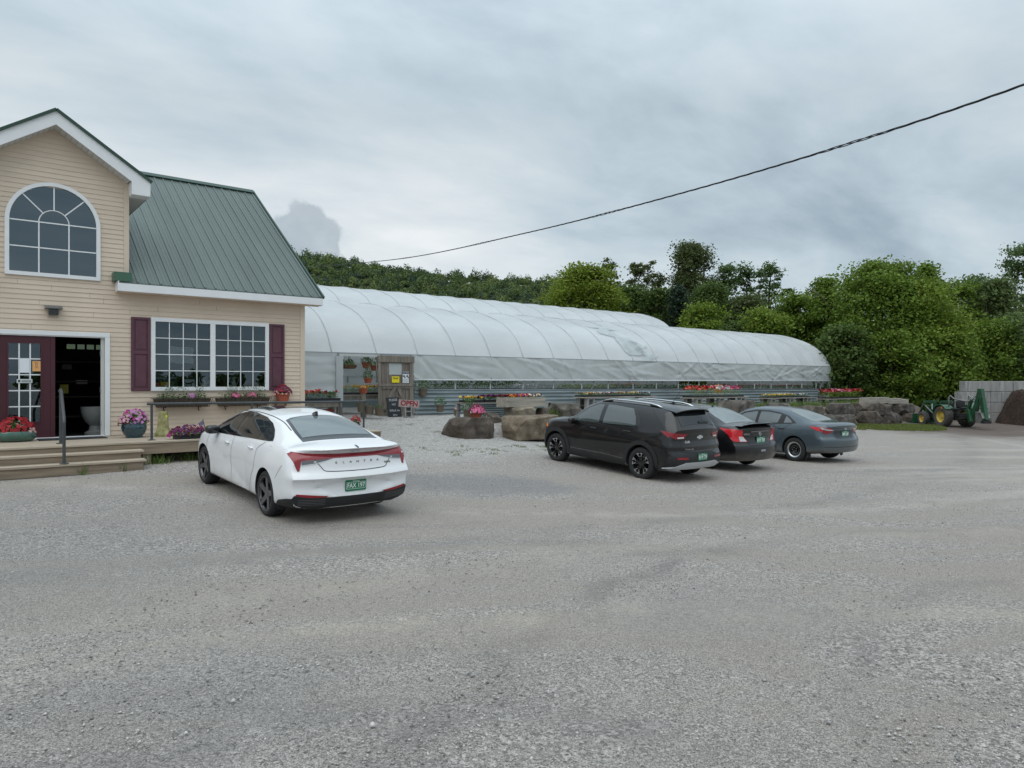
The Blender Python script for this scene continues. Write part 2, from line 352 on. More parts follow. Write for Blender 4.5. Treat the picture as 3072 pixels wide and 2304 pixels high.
    for p1, p2, p3, w, k, colr in (((2300, 1610), (1750, 1800), (1400, 2090), .20, .55, (.17, .163, .157)), ((3050, 1720), (2560, 1900), (2680, 2240), .16, .40, (.19, .183, .176)), ((200, 2030), (1000, 1915), (1900, 1840), .30, .60, (.36, .333, .288)), ((2900, 1560), (1900, 1640), (900, 1790), .35, .35, (.36, .338, .30)), ((100, 1760), (700, 1700), (1500, 1610), .3, .45, (.19, .185, .18)), ((700, 2250), (1500, 2150), (2300, 2290), .22, .35, (.18, .173, .167)), ((3070, 1440), (2500, 1500), (1800, 1530), .25, .35, (.42, .40, .37))):
        c = mix(MATH(nt, 'MULTIPLY', MATH(nt, 'MULTIPLY', arc(p1, p2, p3, w), brk), k), c, mix(MATH(nt, 'MULTIPLY', r1, .6), colr, tuple(min(1, q * 2.0) for q in colr)))
    def spot(x0, y0, rx, ry, an=0.0):                # patch with a ragged edge
        ca, sa = math.cos(an), math.sin(an); dx = MATH(nt, 'SUBTRACT', X, x0); dy = MATH(nt, 'SUBTRACT', Y, y0)
        u = MATH(nt, 'DIVIDE', MATH(nt, 'ADD', MATH(nt, 'MULTIPLY', dx, ca), MATH(nt, 'MULTIPLY', dy, sa)), rx); v = MATH(nt, 'DIVIDE', MATH(nt, 'SUBTRACT', MATH(nt, 'MULTIPLY', dy, ca), MATH(nt, 'MULTIPLY', dx, sa)), ry)
        q = MATH(nt, 'ADD', MATH(nt, 'SQRT', MATH(nt, 'ADD', MATH(nt, 'MULTIPLY', u, u), MATH(nt, 'MULTIPLY', v, v))), MATH(nt, 'MULTIPLY', MATH(nt, 'SUBTRACT', noise(1.1, 6, .65), .5), 1.3)); return ramp(q, 1.1, .45)
    for x0, y0, rx, ry, an, k, lo, hi in ((7.6, 10.9, 2.6, 1.5, -.6, .62, (.085, .092, .10), (.36, .375, .39)), (-1.0, 9.5, 5.5, 4.0, .2, .40, (.10, .102, .10), (.44, .445, .44)), (1.2, 4.6, 1.3, .9, -.6, .35, (.12, .12, .118), (.5, .49, .48)), (5.2, 3.6, 1.5, .8, -.5, .35, (.11, .11, .11), (.5, .49, .48)), (20.5, 4.0, 4.5, 1.3, -.5, .5, (.33, .31, .285), (.62, .59, .555))):
        c = mix(MATH(nt, 'MULTIPLY', spot(x0, y0, rx, ry, an), k), c, mix(MATH(nt, 'ADD', MATH(nt, 'MULTIPLY', r2, .5), MATH(nt, 'MULTIPLY', r3, .5)), lo, hi))
    # pale crushed stone towards the greenhouse door
    wob = MATH(nt, 'MULTIPLY', MATH(nt, 'SUBTRACT', noise(.5, 5), .5), 5.0)
    yy = MATH(nt, 'ADD', MATH(nt, 'ADD', Y, wob), MATH(nt, 'MULTIPLY', MATH(nt, 'SUBTRACT', X, 9.0), -.12))
    white = MATH(nt, 'MULTIPLY', MATH(nt, 'MULTIPLY', ramp(yy, 12.0, 14.8), ramp(X, 4.5, 6.5)), ramp(X, 30.0, 18.0))
    whc = mix(MATH(nt, 'MULTIPLY', ramp(noise(3.0, 4), .4, .6), .4), stonecol(r2, q2, (.24, .24, .235), (.72, .71, .69)), stonecol(r1, q1, (.22, .22, .215), (.65, .645, .63)))
    c = mix(MATH(nt, 'MULTIPLY', white, .85), c, whc)
    # pale wash of fines on the right, brown soil by the block wall
    w2 = MATH(nt, 'MULTIPLY', ramp(noise(.6, 5, .6, mp.outputs[0]), .50, .66), ramp(X, 12.0, 20.0)); c = mix(MATH(nt, 'MULTIPLY', w2, .55), c, mix(noise(30, 4), (.46, .435, .40), (.60, .57, .535)))
    soil = MATH(nt, 'MULTIPLY', ramp(MATH(nt, 'ADD', X, wob), 31.0, 37.5), ramp(MATH(nt, 'ADD', Y, wob), 7.5, 11.5)); c = mix(MATH(nt, 'MULTIPLY', soil, .9), c, mix(noise(6, 6), (.075, .055, .045), (.17, .14, .12)))
    moss = MATH(nt, 'MULTIPLY', ramp(noise(2.2, 6, .65), .56, .66), MATH(nt, 'MULTIPLY', ramp(Y, 13.6, 15.0), ramp(X, 8.0, 10.0))); c = mix(MATH(nt, 'MULTIPLY', moss, .5), c, (.10, .105, .06))
    wm = N(nt, 'ShaderNodeMix', data_type='RGBA', blend_type='MULTIPLY'); wm.inputs[0].default_value = 1.0; L.new(c, wm.inputs[6]); wm.inputs[7].default_value = (1.18, 1.15, 1.13, 1); c = wm.outputs[2]      # the stone itself is a warm grey
    L.new(c, b.inputs['Base Color'])
    h = MATH(nt, 'ADD', MATH(nt, 'MULTIPLY', d1, -.018), MATH(nt, 'ADD', MATH(nt, 'MULTIPLY', d2, -.030), MATH(nt, 'MULTIPLY', noise(45, 6, .7), .034)))
    bp = N(nt, 'ShaderNodeBump', in_0=.9); bp.inputs['Distance'].default_value = 1.0; L.new(h, bp.inputs['Height']); L.new(bp.outputs[0], b.inputs['Normal'])
    return m
def graded(lo, hi, fine_lo, fine_hi, step, grow=1.22):
    a = list(np.arange(fine_lo, fine_hi + 1e-6, step)); s = step
    while a[-1] < hi: s *= grow; a.append(a[-1] + s)
    s = step
    while a[0] > lo: s *= grow; a.insert(0, a[0] - s)
    return np.array(a)
def build_ground():
    xs = graded(-2500, 2500, -8, 46, .35); ys = graded(-2500, 2500, -3, 26, .35)
    gx, gy = np.meshgrid(xs, ys, indexing='ij'); z = ground_z(gx, gy)
    # shallow wheel ruts and unevenness
    from mathutils import noise as mn
    near = (gx > -8) & (gx < 46) & (gy < 17.5) & (gy > -3)
    zz = z.copy()
    for i, j in zip(*np.nonzero(near)):
        zz[i, j] += .018 * mn.noise((gx[i, j] * .35, gy[i, j] * .9, 3.1)) + .008 * mn.noise((gx[i, j] * 1.3, gy[i, j] * 1.3, 7.7))
    nx, ny = gx.shape; idx = np.arange(nx * ny).reshape(nx, ny)
    F = np.stack([idx[:-1, :-1], idx[1:, :-1], idx[1:, 1:], idx[:-1, 1:]], -1).reshape(-1, 4)
    o = mesh_obj('ground', np.stack([gx, gy, zz], -1).reshape(-1, 3), F.tolist(), ground_material(), smooth=True); tag(o, kind='structure')
build_ground()
def pebbles():
    rng = np.random.default_rng(3); n = 46000
    d = 2.6 + 13 * rng.random(n) ** 1.7; r = (rng.random(n) - .5) * 1.55; v = d[:, None] * (FW + r[:, None] * RT); x, y = v[:, 0], v[:, 1]
    from mathutils import noise as mn
    keep = np.array([mn.noise((a * .55 + b_ * .25, b_ * .9, 4.2)) + .5 * mn.noise((a * 2.1, b_ * 2.1, 1.1)) for a, b_ in zip(x, y)]) > rng.normal(size=n) * .22 - .02; x, y = x[keep], y[keep]; n = len(x)      # stones lie in drifts
    z = ground_z(x, y); s = .004 + .010 * rng.random(n) ** 3.0; s[rng.random(n) < .006] *= 1.9
    U = np.array([(1, 0, 0), (0, 1, 0), (-1, 0, 0), (0, -1, 0), (0, 0, 1), (0, 0, -1)], float); T = [(0, 1, 4), (1, 2, 4), (2, 3, 4), (3, 0, 4), (1, 0, 5), (2, 1, 5), (3, 2, 5), (0, 3, 5)]
    sc = .55 + .7 * rng.random((n, 6, 1)); an = rng.random(n) * 6.28; ca, sa = np.cos(an), np.sin(an)
    V = U[None] * sc * s[:, None, None]; V[..., 2] *= .65
    V = np.stack([V[..., 0] * ca[:, None] - V[..., 1] * sa[:, None], V[..., 0] * sa[:, None] + V[..., 1] * ca[:, None], V[..., 2]], -1) + np.stack([x, y, z + s * .25], -1)[:, None]
    F = (np.array(T)[None] + 6 * np.arange(n)[:, None, None]).reshape(-1, 3); V = V.reshape(-1, 3)
    me = bpy.data.meshes.new('loose_stones'); me.vertices.add(len(V)); me.loops.add(F.size); me.polygons.add(len(F)); me.vertices.foreach_set('co', V.astype(np.float32).ravel())
    me.loops.foreach_set('vertex_index', F.astype(np.int32).ravel()); me.polygons.foreach_set('loop_start', np.arange(0, F.size, 3, dtype=np.int32)); me.update(calc_edges=True)
    me.materials.append(mat('loose_stone', (.36, .345, .33), .9, island=.6)); o = bpy.data.objects.new('loose_stones', me); COL.objects.link(o); tag(o, 'loose grey stones scattered over the gravel lot', 'gravel', kind='stuff')
pebbles()
M_GRASS = mat('grass', (.13, .19, .045), .7, island=.45, trans=.3, hue=.03)
def grass(name, label, spots, h=.12, n=60, w=.008, m=None, spread=.22, seed=1):
    """blades round each spot (x, y, radius)"""
    rng = np.random.default_rng(seed); Q = []
    for (x, y, rad) in spots:
        k = int(n * rad / spread); a = rng.random(k) * 6.28; q = np.sqrt(rng.random(k)) * rad; px, py = x + q * np.cos(a), y + q * np.sin(a); pz = ground_z(px, py)
        an = rng.random(k) * 6.28; hh = h * (.4 + rng.random(k)); ln = rng.normal(size=(k, 2)) * .4 * hh[:, None]
        b0 = np.stack([px - np.cos(an) * w, py - np.sin(an) * w, pz - .01], -1); b1 = np.stack([px + np.cos(an) * w, py + np.sin(an) * w, pz - .01], -1)
        t = np.stack([px + ln[:, 0], py + ln[:, 1], pz + hh], -1); mid = (b0 + b1) / 2 * .45 + t * .55; s = np.stack([np.cos(an) * w * .6, np.sin(an) * w * .6, np.zeros(k)], -1)
        Q += [np.stack([b0, b1, mid + s, mid - s], 1), np.stack([mid - s, mid + s, t + s * .1, t - s * .1], 1)]
    o = quads_obj(name, np.concatenate(Q), m or M_GRASS); tag(o, label, 'grass', kind='stuff'); return o
_r = random.Random(5)
grass('weeds', 'weeds growing in the dark under the wooden deck', [(3.0 + 5.2 * _r.random(), 15.1 + .35 * _r.random(), .12 + .12 * _r.random()) for _ in range(22)] + [(-2 + 4.9 * _r.random(), 14.45 + .08 * _r.random(), .07) for _ in range(8)], h=.17, n=70)
grass('weeds', 'sparse weeds in the pale gravel before the boulders', [(9.5 + 4 * _r.random(), 14.2 + 1.6 * _r.random(), .10 + .12 * _r.random()) for _ in range(26)], h=.04, n=40, seed=2)
# ================================================================== cars
M_TYRE = mat('tyre_rubber', (.022, .022, .023), .85, bump=.002, bscale=60)
M_TRIM = mat('black_plastic', (.018, .019, .02), .6)
M_GLOSSBLK = mat('gloss_black', (.01, .011, .012), .12, coat=.5)
M_CARGLASS = mat('car_glass', (.045, .058, .058), .03, ior=2.1)
M_SCREEN = mat('rear_screen_glass', (.115, .140, .140), .03, ior=2.7)  # pale base carries the sky reflection and see-through brightness of the sloped rear glass
M_CARGLASS_D = mat('dark_car_glass', (.010, .013, .015), .03, ior=1.55)
M_CHROME = mat('chrome', (.75, .76, .77), .12, 1.0)
M_ALLOY = mat('machined_alloy', (.55, .56, .57), .28, .9)
M_DKALLOY = mat('dark_alloy', (.16, .163, .17), .32, .7)
M_RED = mat('red_lens', (.24, .008, .016), .08, coat=.6)
M_BRIGHTRED = mat('bright_red_lens', (.55, .012, .02), .08, coat=.6)
M_CLEAR = mat('clear_lens', (.55, .55, .56), .08, coat=.6)
M_GREYLENS = mat('grey_lens', (.12, .12, .13), .1, coat=.6)
M_PLATE = mat('plate_green', (.012, .17, .085), .4)
M_PLATETXT = mat('plate_lettering', (.75, .82, .78), .4)
M_SEAM = mat('panel_gap', (.012, .012, .013), .8)
M_AMBER = mat('amber_lens', (.7, .2, .02), .2)
M_SILVERPL = mat('silver_plastic', (.50, .51, .52), .35, .3)
def paint(name, col, metal=0.0, rough=.32, dust=.42):
    if name in MATS: return MATS[name]
    m = mat(name, col, rough, metal, coat=.85, spec=.3); nt = m.node_tree; L = nt.links; b = nt.nodes['Principled BSDF']; tc = N(nt, 'ShaderNodeTexCoord'); sp = N(nt, 'ShaderNodeSeparateXYZ'); L.new(tc.outputs['Object'], sp.inputs[0])
    n = N(nt, 'ShaderNodeTexNoise', in_Scale=3.5, in_Detail=6.0, in_Roughness=.7); L.new(tc.outputs['Object'], n.inputs['Vector'])      # road dust along the lower panels
    z = N(nt, 'ShaderNodeMapRange', interpolation_type='SMOOTHSTEP'); L.new(MATH(nt, 'ADD', sp.outputs[2], MATH(nt, 'MULTIPLY', n.outputs[0], -.35)), z.inputs[0]); z.inputs[1].default_value = .34; z.inputs[2].default_value = .02
    f = MATH(nt, 'MULTIPLY', MATH(nt, 'ADD', z.outputs[0], .012), dust, clamp=True); mx = N(nt, 'ShaderNodeMix', data_type='RGBA'); L.new(f, mx.inputs[0]); mx.inputs[6].default_value = (*col, 1); mx.inputs[7].default_value = (.25, .225, .19, 1)
    L.new(mx.outputs[2], b.inputs['Base Color']); ct = MATH(nt, 'SUBTRACT', .85, MATH(nt, 'MULTIPLY', f, 1.2), clamp=True); L.new(ct, b.inputs['Coat Weight']); return m
class Body:
    def __init__(s, S):
        s.S = S; s.L = S['L']; s.x0 = S['ro']
        C = S['curves']; f = lambda k: (lambda x: pchip(*zip(*C[k]), x))
        for k in C: setattr(s, k, f(k))
        s.build()
    def ring(s, x):
        S = s.S; g = lambda k: float(getattr(s, k)(x))
        sw, sz = g('sillw'), g('sillz'); mw, mz = g('midw'), g('midz'); bw, bz = g('beltw'), g('belt'); rw, rz, tz = g('railw'), g('rail'), g('top')
        P = [(0, sz), (sw * .35, sz + .0004), (sw * .7, sz + .0008), (sw * .93, sz + .002), (sw, sz + .03)]
        zs = [sz + .03, sz + (mz - sz) * .45, mz, mz + (bz - mz) * .6, bz]; ys = [sw, sw + (mw - sw) * .72, mw, mw + (bw - mw) * .38, bw]
        zz = np.linspace(sz + .03, bz, 22)[1:]
        yy = pchip(zs, ys, zz)
        P += list(zip(yy, zz))
        for i in range(1, 10):
            t = i / 9; bow = math.sin(math.pi * t) * S.get('bow', .018) * min(1, abs(rz - bz) / .3)
            P.append((bw + (rw - bw) * t + bow, bz + (rz - bz) * t + bow * .2))
        for i in range(1, 13):
            y = rw * (1 - i / 12); P.append((y, rz + (tz - rz) * (1 - (y / max(rw, 1e-4)) ** S.get('crown', 2.4))))
        P = np.array(P)
        for it in range(S.get('rsmooth', 3)):
            Q = P.copy(); Q[3:-1] = P[3:-1] * .5 + (P[2:-2] + P[4:]) * .25; P = Q
        return P
    def end_off(s, prof, c, p, y, z): return pchip(*zip(*prof), np.clip(z, prof[0][0], prof[-1][0])) + c * np.abs(y) ** p
    def build(s):
        S = s.S; L = s.L
        e = np.array([0, .008, .02, .04, .07, .11, .16, .22]); mid = np.linspace(.27, L - .27, 130)
        xs = np.r_[e, mid, L - e[::-1]]
        rings = []
        for x in xs:
            P = s.ring(x); rings.append(np.c_[np.full(len(P), x), P])
        n = len(rings[0])
        def caps(r, x, end):
            out = []
            for sc in (.99, .97, .945, .915, .88, .84, .79, .73, .67, .61, .55, .49, .43, .37, .31, .25, .19, .13, .065, 0.0):   # rows stay level
                out.append(np.c_[np.full(n, x), r[:, 1] * sc, r[:, 2]])
            return out
        A = caps(rings[0], 0.0, 0)[::-1]; B = caps(rings[-1], L, 1)
        R_ = np.array(A + rings + B); x, y, z = R_[..., 0], R_[..., 1], R_[..., 2]
        wr = np.clip(1 - x / S.get('rlen', .9), 0, 1) ** 2; wf = np.clip(1 - (L - x) / .9, 0, 1) ** 2
        xr = s.end_off(S['rprof'], *S['rcurve'], y, z)
        if 'rearfn' in S: xr = xr + S['rearfn'](y, z)
        xf = -s.end_off(S['fprof'], *S['fcurve'], y, z)
        x = x + wr * xr + wf * xf
        if 'sidefn' in S:
            y = y + S['sidefn'](x, z) * np.clip(y / .7, 0, 1) ** 4
        R_ = np.stack([x, y, z], -1)
        na = len(A)                                   # soften the rim of both end caps
        for it in range(S.get('endsmooth', 3)):
            Q = R_.copy(); m = slice(1, -1)
            w = np.zeros(len(R_)); w[na - 5:na + 7] = .5; w[-na - 7:-na + 5] = .5
            w[0] = w[-1] = 0; ww = w[1:-1, None, None]
            Q[1:-1] = R_[1:-1] * (1 - ww) + (R_[2:] + R_[:-2]) * .5 * ww; R_ = Q
        R_[..., 0] -= s.x0
        nr = len(R_); V = []; F = []
        idx = np.zeros((nr, 2 * n - 2), int)
        for i in range(nr):
            for j in range(n): idx[i, j] = len(V); V.append(R_[i, j])
            for j in range(n - 2, 0, -1): idx[i, 2 * n - 2 - j] = len(V); q = R_[i, j]; V.append((q[0], -q[1], q[2]))
        K = 2 * n - 2
        for i in range(nr - 1):
            for j in range(K):
                j2 = (j + 1) % K; F.append((idx[i, j], idx[i, j2], idx[i + 1, j2], idx[i + 1, j]))
        bm = bmesh.new(); bv = [bm.verts.new(v) for v in V]
        for f in F: bm.faces.new([bv[i] for i in f])
        bmesh.ops.remove_doubles(bm, verts=bm.verts, dist=2e-5); bmesh.ops.dissolve_degenerate(bm, edges=bm.edges, dist=1e-5)
        bmesh.ops.recalc_face_normals(bm, faces=bm.faces)
        bm.verts.index_update(); V = [v.co.copy() for v in bm.verts]; F = [tuple(v.index for v in f.verts) for f in bm.faces]; bm.free()
        A_ = np.array([V[f[0]][:] for f in F]); B_ = np.array([V[f[1]][:] for f in F]); C_ = np.array([V[f[2]][:] for f in F])
        if (A_ * np.cross(B_, C_)).sum() < 0: F = [f[::-1] for f in F]
        s.V = [Vector(v) for v in V]; s.F = F
        s.bvh = BVHTree.FromPolygons(s.V, F)
    def hit(s, view, u, v, sd=1):
        if view == 'side': o, d = Vector((u, sd * 3, v)), Vector((0, -sd, 0))
        elif view == 'rear':
            if abs(u) < .004: u = .004
            o, d = Vector((-4, u, v)), Vector((1, 0, 0))
        elif view == 'front': o, d = Vector((8, u, v)), Vector((-1, 0, 0))
        else: o, d = Vector((u, v, 5)), Vector((0, 0, -1))
        p, nr, _, _ = s.bvh.ray_cast(o, d)
        if p is None:
            p, nr, _, _ = s.bvh.find_nearest(o + d * (3 if view != 'rear' else 4))
        if nr.dot(d) > 0: nr = -nr
        return p, nr, d
def panel(B, name, poly, view, m, parent, off=.004, sd=1, cell=.06, bulge=0.0):
    """a sheet lying on the body: polygon given in a side/rear/top view, wrapped onto the real surface, with its own edge thickness"""
    bm = bmesh.new(); vs = [bm.verts.new((p[0], p[1], 0)) for p in poly]; bm.faces.new(vs)
    us = [p[0] for p in poly]; ws = [p[1] for p in poly]
    for a, lo, hi in ((0, min(us), max(us)), (1, min(ws), max(ws))):
        k = int((hi - lo) / cell)
        for i in range(1, k + 1):
            c = lo + (hi - lo) * i / (k + 1); co = [0, 0, 0]; no = [0, 0, 0]; co[a] = c; no[a] = 1
            bmesh.ops.bisect_plane(bm, geom=bm.verts[:] + bm.edges[:] + bm.faces[:], plane_co=co, plane_no=no, dist=1e-6)
    bmesh.ops.triangulate(bm, faces=[f for f in bm.faces if len(f.verts) > 4])
    bm.verts.index_update(); V = []; In = []
    for v in bm.verts:
        p, nr, d = B.hit(view, v.co.x, v.co.y, sd); V.append(p + nr * off); In.append(p - nr * .006)
    F = [[v.index for v in f.verts] for f in bm.faces]; k = len(V)
    for e in bm.edges:
        if e.is_boundary: a, b = e.verts[0].index, e.verts[1].index; F.append([a, b, b + k, a + k])
    bm.free()
    o = mesh_obj(name, V + In, F, m, parent)
    b2 = bmesh.new(); b2.from_mesh(o.data); bmesh.ops.remove_doubles(b2, verts=b2.verts, dist=1e-5)
    bmesh.ops.recalc_face_normals(b2, faces=b2.faces)
    # make sure that the sheet faces outwards
    ref = B.hit(view, sum(us) / len(us), sum(ws) / len(ws), sd)
    big = max(b2.faces, key=lambda f: f.calc_area())
    _, nr, _, _ = B.bvh.find_nearest(big.calc_center_median())
    if nr.dot(ref[1]) < 0: nr = -nr
    if big.normal.dot(ref[2]) > 0: bmesh.ops.reverse_faces(b2, faces=b2.faces)
    b2.to_mesh(o.data); b2.free()
    o.data.polygons.foreach_set('use_smooth', np.ones(len(o.data.polygons), dtype=bool)); o.data.set_sharp_from_angle(angle=R(45))
    return o
def seam(B, name, pts, view, parent, w=.007, sd=1, off=.0025, m=None, smooth=True):
    """panel gap as a thin dark strip following the surface"""
    P = np.array(pts, float)
    if smooth and len(P) > 2:
        t = np.r_[0, np.cumsum(np.linalg.norm(np.diff(P, axis=0), axis=1))]; tt = np.linspace(0, t[-1], max(8, int(t[-1] / .04)))
        P = np.c_[pchip(t, P[:, 0], tt), pchip(t, P[:, 1], tt)]
    else:
        Q = []
        for a, b in zip(P[:-1], P[1:]):
            k = max(2, int(np.linalg.norm(b - a) / .05)); Q += [a + (b - a) * i / k for i in range(k)]
        P = np.array(Q + [P[-1]])
    d = np.gradient(P, axis=0); d /= np.linalg.norm(d, axis=1)[:, None] + 1e-9; nn = np.c_[-d[:, 1], d[:, 0]] * w / 2
    V = []; F = []
    for a, b in zip(P - nn, P + nn):
        for q in (a, b):
            p, nr, _ = B.hit(view, q[0], q[1], sd); V.append(p + nr * off)
    for i in range(len(P) - 1): F.append((2 * i, 2 * i + 1, 2 * i + 3, 2 * i + 2))
    return mesh_obj(name, V, F, m or M_SEAM, parent)
def blob(name, c, size, m, parent, rot=None, p=2.6, n=16):
    """rounded solid (superellipsoid): mirror housings, handles, fins"""
    V = []; F = []; sg = lambda v: math.copysign(abs(v) ** (2 / p), v)
    M = rot if rot is not None else Matrix.Identity(3)
    for i in range(n // 2 + 1):
        t = -math.pi / 2 + math.pi * i / (n // 2)
        for k in range(n):
            a = 2 * math.pi * k / n
            V.append(Vector(c) + M @ Vector((sg(math.cos(t)) * sg(math.cos(a)) * size[0] / 2, sg(math.cos(t)) * sg(math.sin(a)) * size[1] / 2, sg(math.sin(t)) * size[2] / 2)))
    for i in range(n // 2):
        for k in range(n):
            k2 = (k + 1) % n; F.append((i * n + k, i * n + k2, (i + 1) * n + k2, (i + 1) * n + k))
    return mesh_obj(name, V, F, m, parent, smooth=True)
def circ(cx, cz, r, a0=0, a1=360, n=24): return [(cx + r * math.cos(R(a0 + (a1 - a0) * i / n)), cz + r * math.sin(R(a0 + (a1 - a0) * i / n))) for i in range(n + (1 if a1 - a0 < 360 else 0))]
def make_wheel(S):
    """wheel centred on its hub, outer face towards +y"""
    r, w, rr = S['tyre_r'], S['tyre_w'], S['rim_r']; h = w / 2
    b = MB()
    prof = [(rr - .01, -h * .8), (rr + .01, -h * .93), (rr + (r - rr) * .5, -h), (r - .022, -h * .90), (r - .004, -h * .72), (r, -h * .45)]
    for q in (-.3, 0, .3): prof += [(r, h * (q - .05)), (r - .009, h * (q - .03)), (r - .009, h * (q + .03)), (r, h * (q + .05))]
    prof += [(r, h * .45), (r - .004, h * .72), (r - .022, h * .90), (rr + (r - rr) * .5, h), (rr + .012, h * .95), (rr - .006, h * .86), (rr - .012, h * .5), (rr - .02, -h * .8)]
    b.lathe(prof, 40, axis='Y', cap=False)
    k = S['rim']
    rm = MB(); A, Bk = 0, 1
    rm.mi = 1
    rm.lathe([(rr - .03, -h * .5), (.05, -h * .5)], 40, axis='Y', cap=False)           # back disc
    rm.lathe([(rr - .012, -h * .6), (rr - .014, h * .70)], 40, axis='Y', cap=False)     # barrel
    rm.mi = 0 if k != 'suv' else 1
    rm.lathe([(rr - .016, h * .62), (rr - .002, h * .90), (rr + .006, h * .93), (rr + .008, h * .84)], 40, axis='Y', cap=False)
    def spoke(a, r0, r1, w0, w1, y0, y1, th, mi, skew=0.0):
        rm.mi = mi; ca, sa = math.cos(a), math.sin(a)
        q = lambda rad, t, y: (ca * rad - sa * t, y, sa * rad + ca * t)
        vs = [q(r0, -w0 / 2, y0), q(r0, w0 / 2, y0), q(r1, skew + w1 / 2, y1), q(r1, skew - w1 / 2, y1)]
        vs2 = [(v[0], v[1] - th, v[2]) for v in vs]
        rm.add(vs + vs2, [(0, 1, 2, 3), (7, 6, 5, 4), (0, 4, 5, 1), (1, 5, 6, 2), (2, 6, 7, 3), (3, 7, 4, 0)])
    rm.mi = 0 if k in ('five', 'cap') else 1
    rm.lathe([(.075, h * .25), (.07, h * .62), (.035, h * .70), (.0, h * .70)], 20, axis='Y', cap=False)
    ph = S.get('phase', 18)
    if k == 'five':
        for i in range(5):
            a = R(ph + 72 * i)
            spoke(a, .04, rr - .006, .085, .052, h * .62, h * .86, .035, 0, .018)
            spoke(a + .10, .05, rr - .01, .03, .06, h * .54, h * .80, .04, 1, .04)
    elif k == 'suv':
        for i in range(5):
            a = R(ph + 72 * i)
            for sg in (-1, 1):
                spoke(a, .05, rr * .55, .04, .035, h * .62, h * .76, .03, 1, sg * .038)
                spoke(a, rr * .50, rr - .004, .040, .040, h * .76, h * .89, .03, 1, sg * .062)
                spoke(a + sg * .16, rr * .62, rr - .006, .012, .020, h * .80, h * .915, .02, 0, sg * .038)
                spoke(a + sg * .20, rr * .90, rr - .002, .06, .065, h * .88, h * .915, .02, 0, sg * .01)
    elif k == 'steel':
        rm.mi = 1; rm.lathe([(rr - .04, h * .55), (rr * .62, h * .62), (.08, h * .40)], 30, axis='Y', cap=False)
        rm.mi = 0
        for i in range(5):
            a = R(ph + 72 * i); rm.lathe([(.011, h * .4), (.011, h * .72), (0, h * .72)], 8, c=(math.cos(a) * .057, 0, math.sin(a) * .057), axis='Y', cap=False)
        rm.lathe([(rr - .035, h * .74), (rr - .012, h * .92), (rr + .004, h * .95)], 40, axis='Y', cap=False)
        rm.mi = 1
        for i in range(10):
            a = R(36 * i); rm.lathe([(.024, h * .60), (.024, h * .66), (0, h * .66)], 8, c=(math.cos(a) * rr * .75, 0, math.sin(a) * rr * .75), axis='Y', cap=False)
    else:
        for i in range(9): spoke(R(ph + 40 * i), .05, rr - .006, .03, .055, h * .6, h * .84, .03, 0)
    return b, rm
def make_car(S, loc, yaw, pitch, label):
    """builds the whole car: body with wheel wells cut, glass, lamps, trim, wheels"""
    B = Body(S); root = thing(S['name'], label, S['cat'], loc)
    root.rotation_euler = (0, -R(pitch), R(yaw))
    P = S['paint']
    body = mesh_obj('body', B.V, B.F, [P, M_TRIM], root, smooth=True, autosmooth=S.get('sharp', 38))
    for ax in (0, S['wb']):                                   # wheel wells
        for sd in (1, -1):
            cb = MB().lathe([(S['arch_r'], -.22), (S['arch_r'], .3)], 40, c=(ax, sd * (S['half'] - .08), S['tyre_r'] + S.get('arch_up', .01)), axis='Y')
            co = mesh_obj('cutter', cb.v, cb.f, [P, M_TRIM], root); co.data.polygons.foreach_set('material_index', np.ones(len(co.data.polygons), dtype=np.int32))
            bm = body.modifiers.new('well', 'BOOLEAN'); bm.object = co; bm.operation = 'DIFFERENCE'; bm.solver = 'EXACT'
    dg = bpy.context.evaluated_depsgraph_get(); me = bpy.data.meshes.new_from_object(body.evaluated_get(dg))
    for m in body.modifiers: bpy.data.objects.remove(m.object)
    body.modifiers.clear(); body.data = me; me.name = 'body'
    b, rm = make_wheel(S); first = None
    for ax in (0, S['wb']):
        for sd in (1, -1):
            if first is None:
                wh = b.build('wheel', M_TYRE, root, smooth=True, autosmooth=35); ri = rm.build('rim', S['rim_mats'], wh, smooth=True, autosmooth=30); first = wh
            else: wh = copy_tree(first, root)
            wh.location = (ax, sd * (S['half'] - S['tyre_w'] / 2 - .015), S['tyre_r']); wh.rotation_euler = (0, random.random() * 2 if ax else 0, 0 if sd > 0 else math.pi)
    return root, B, body
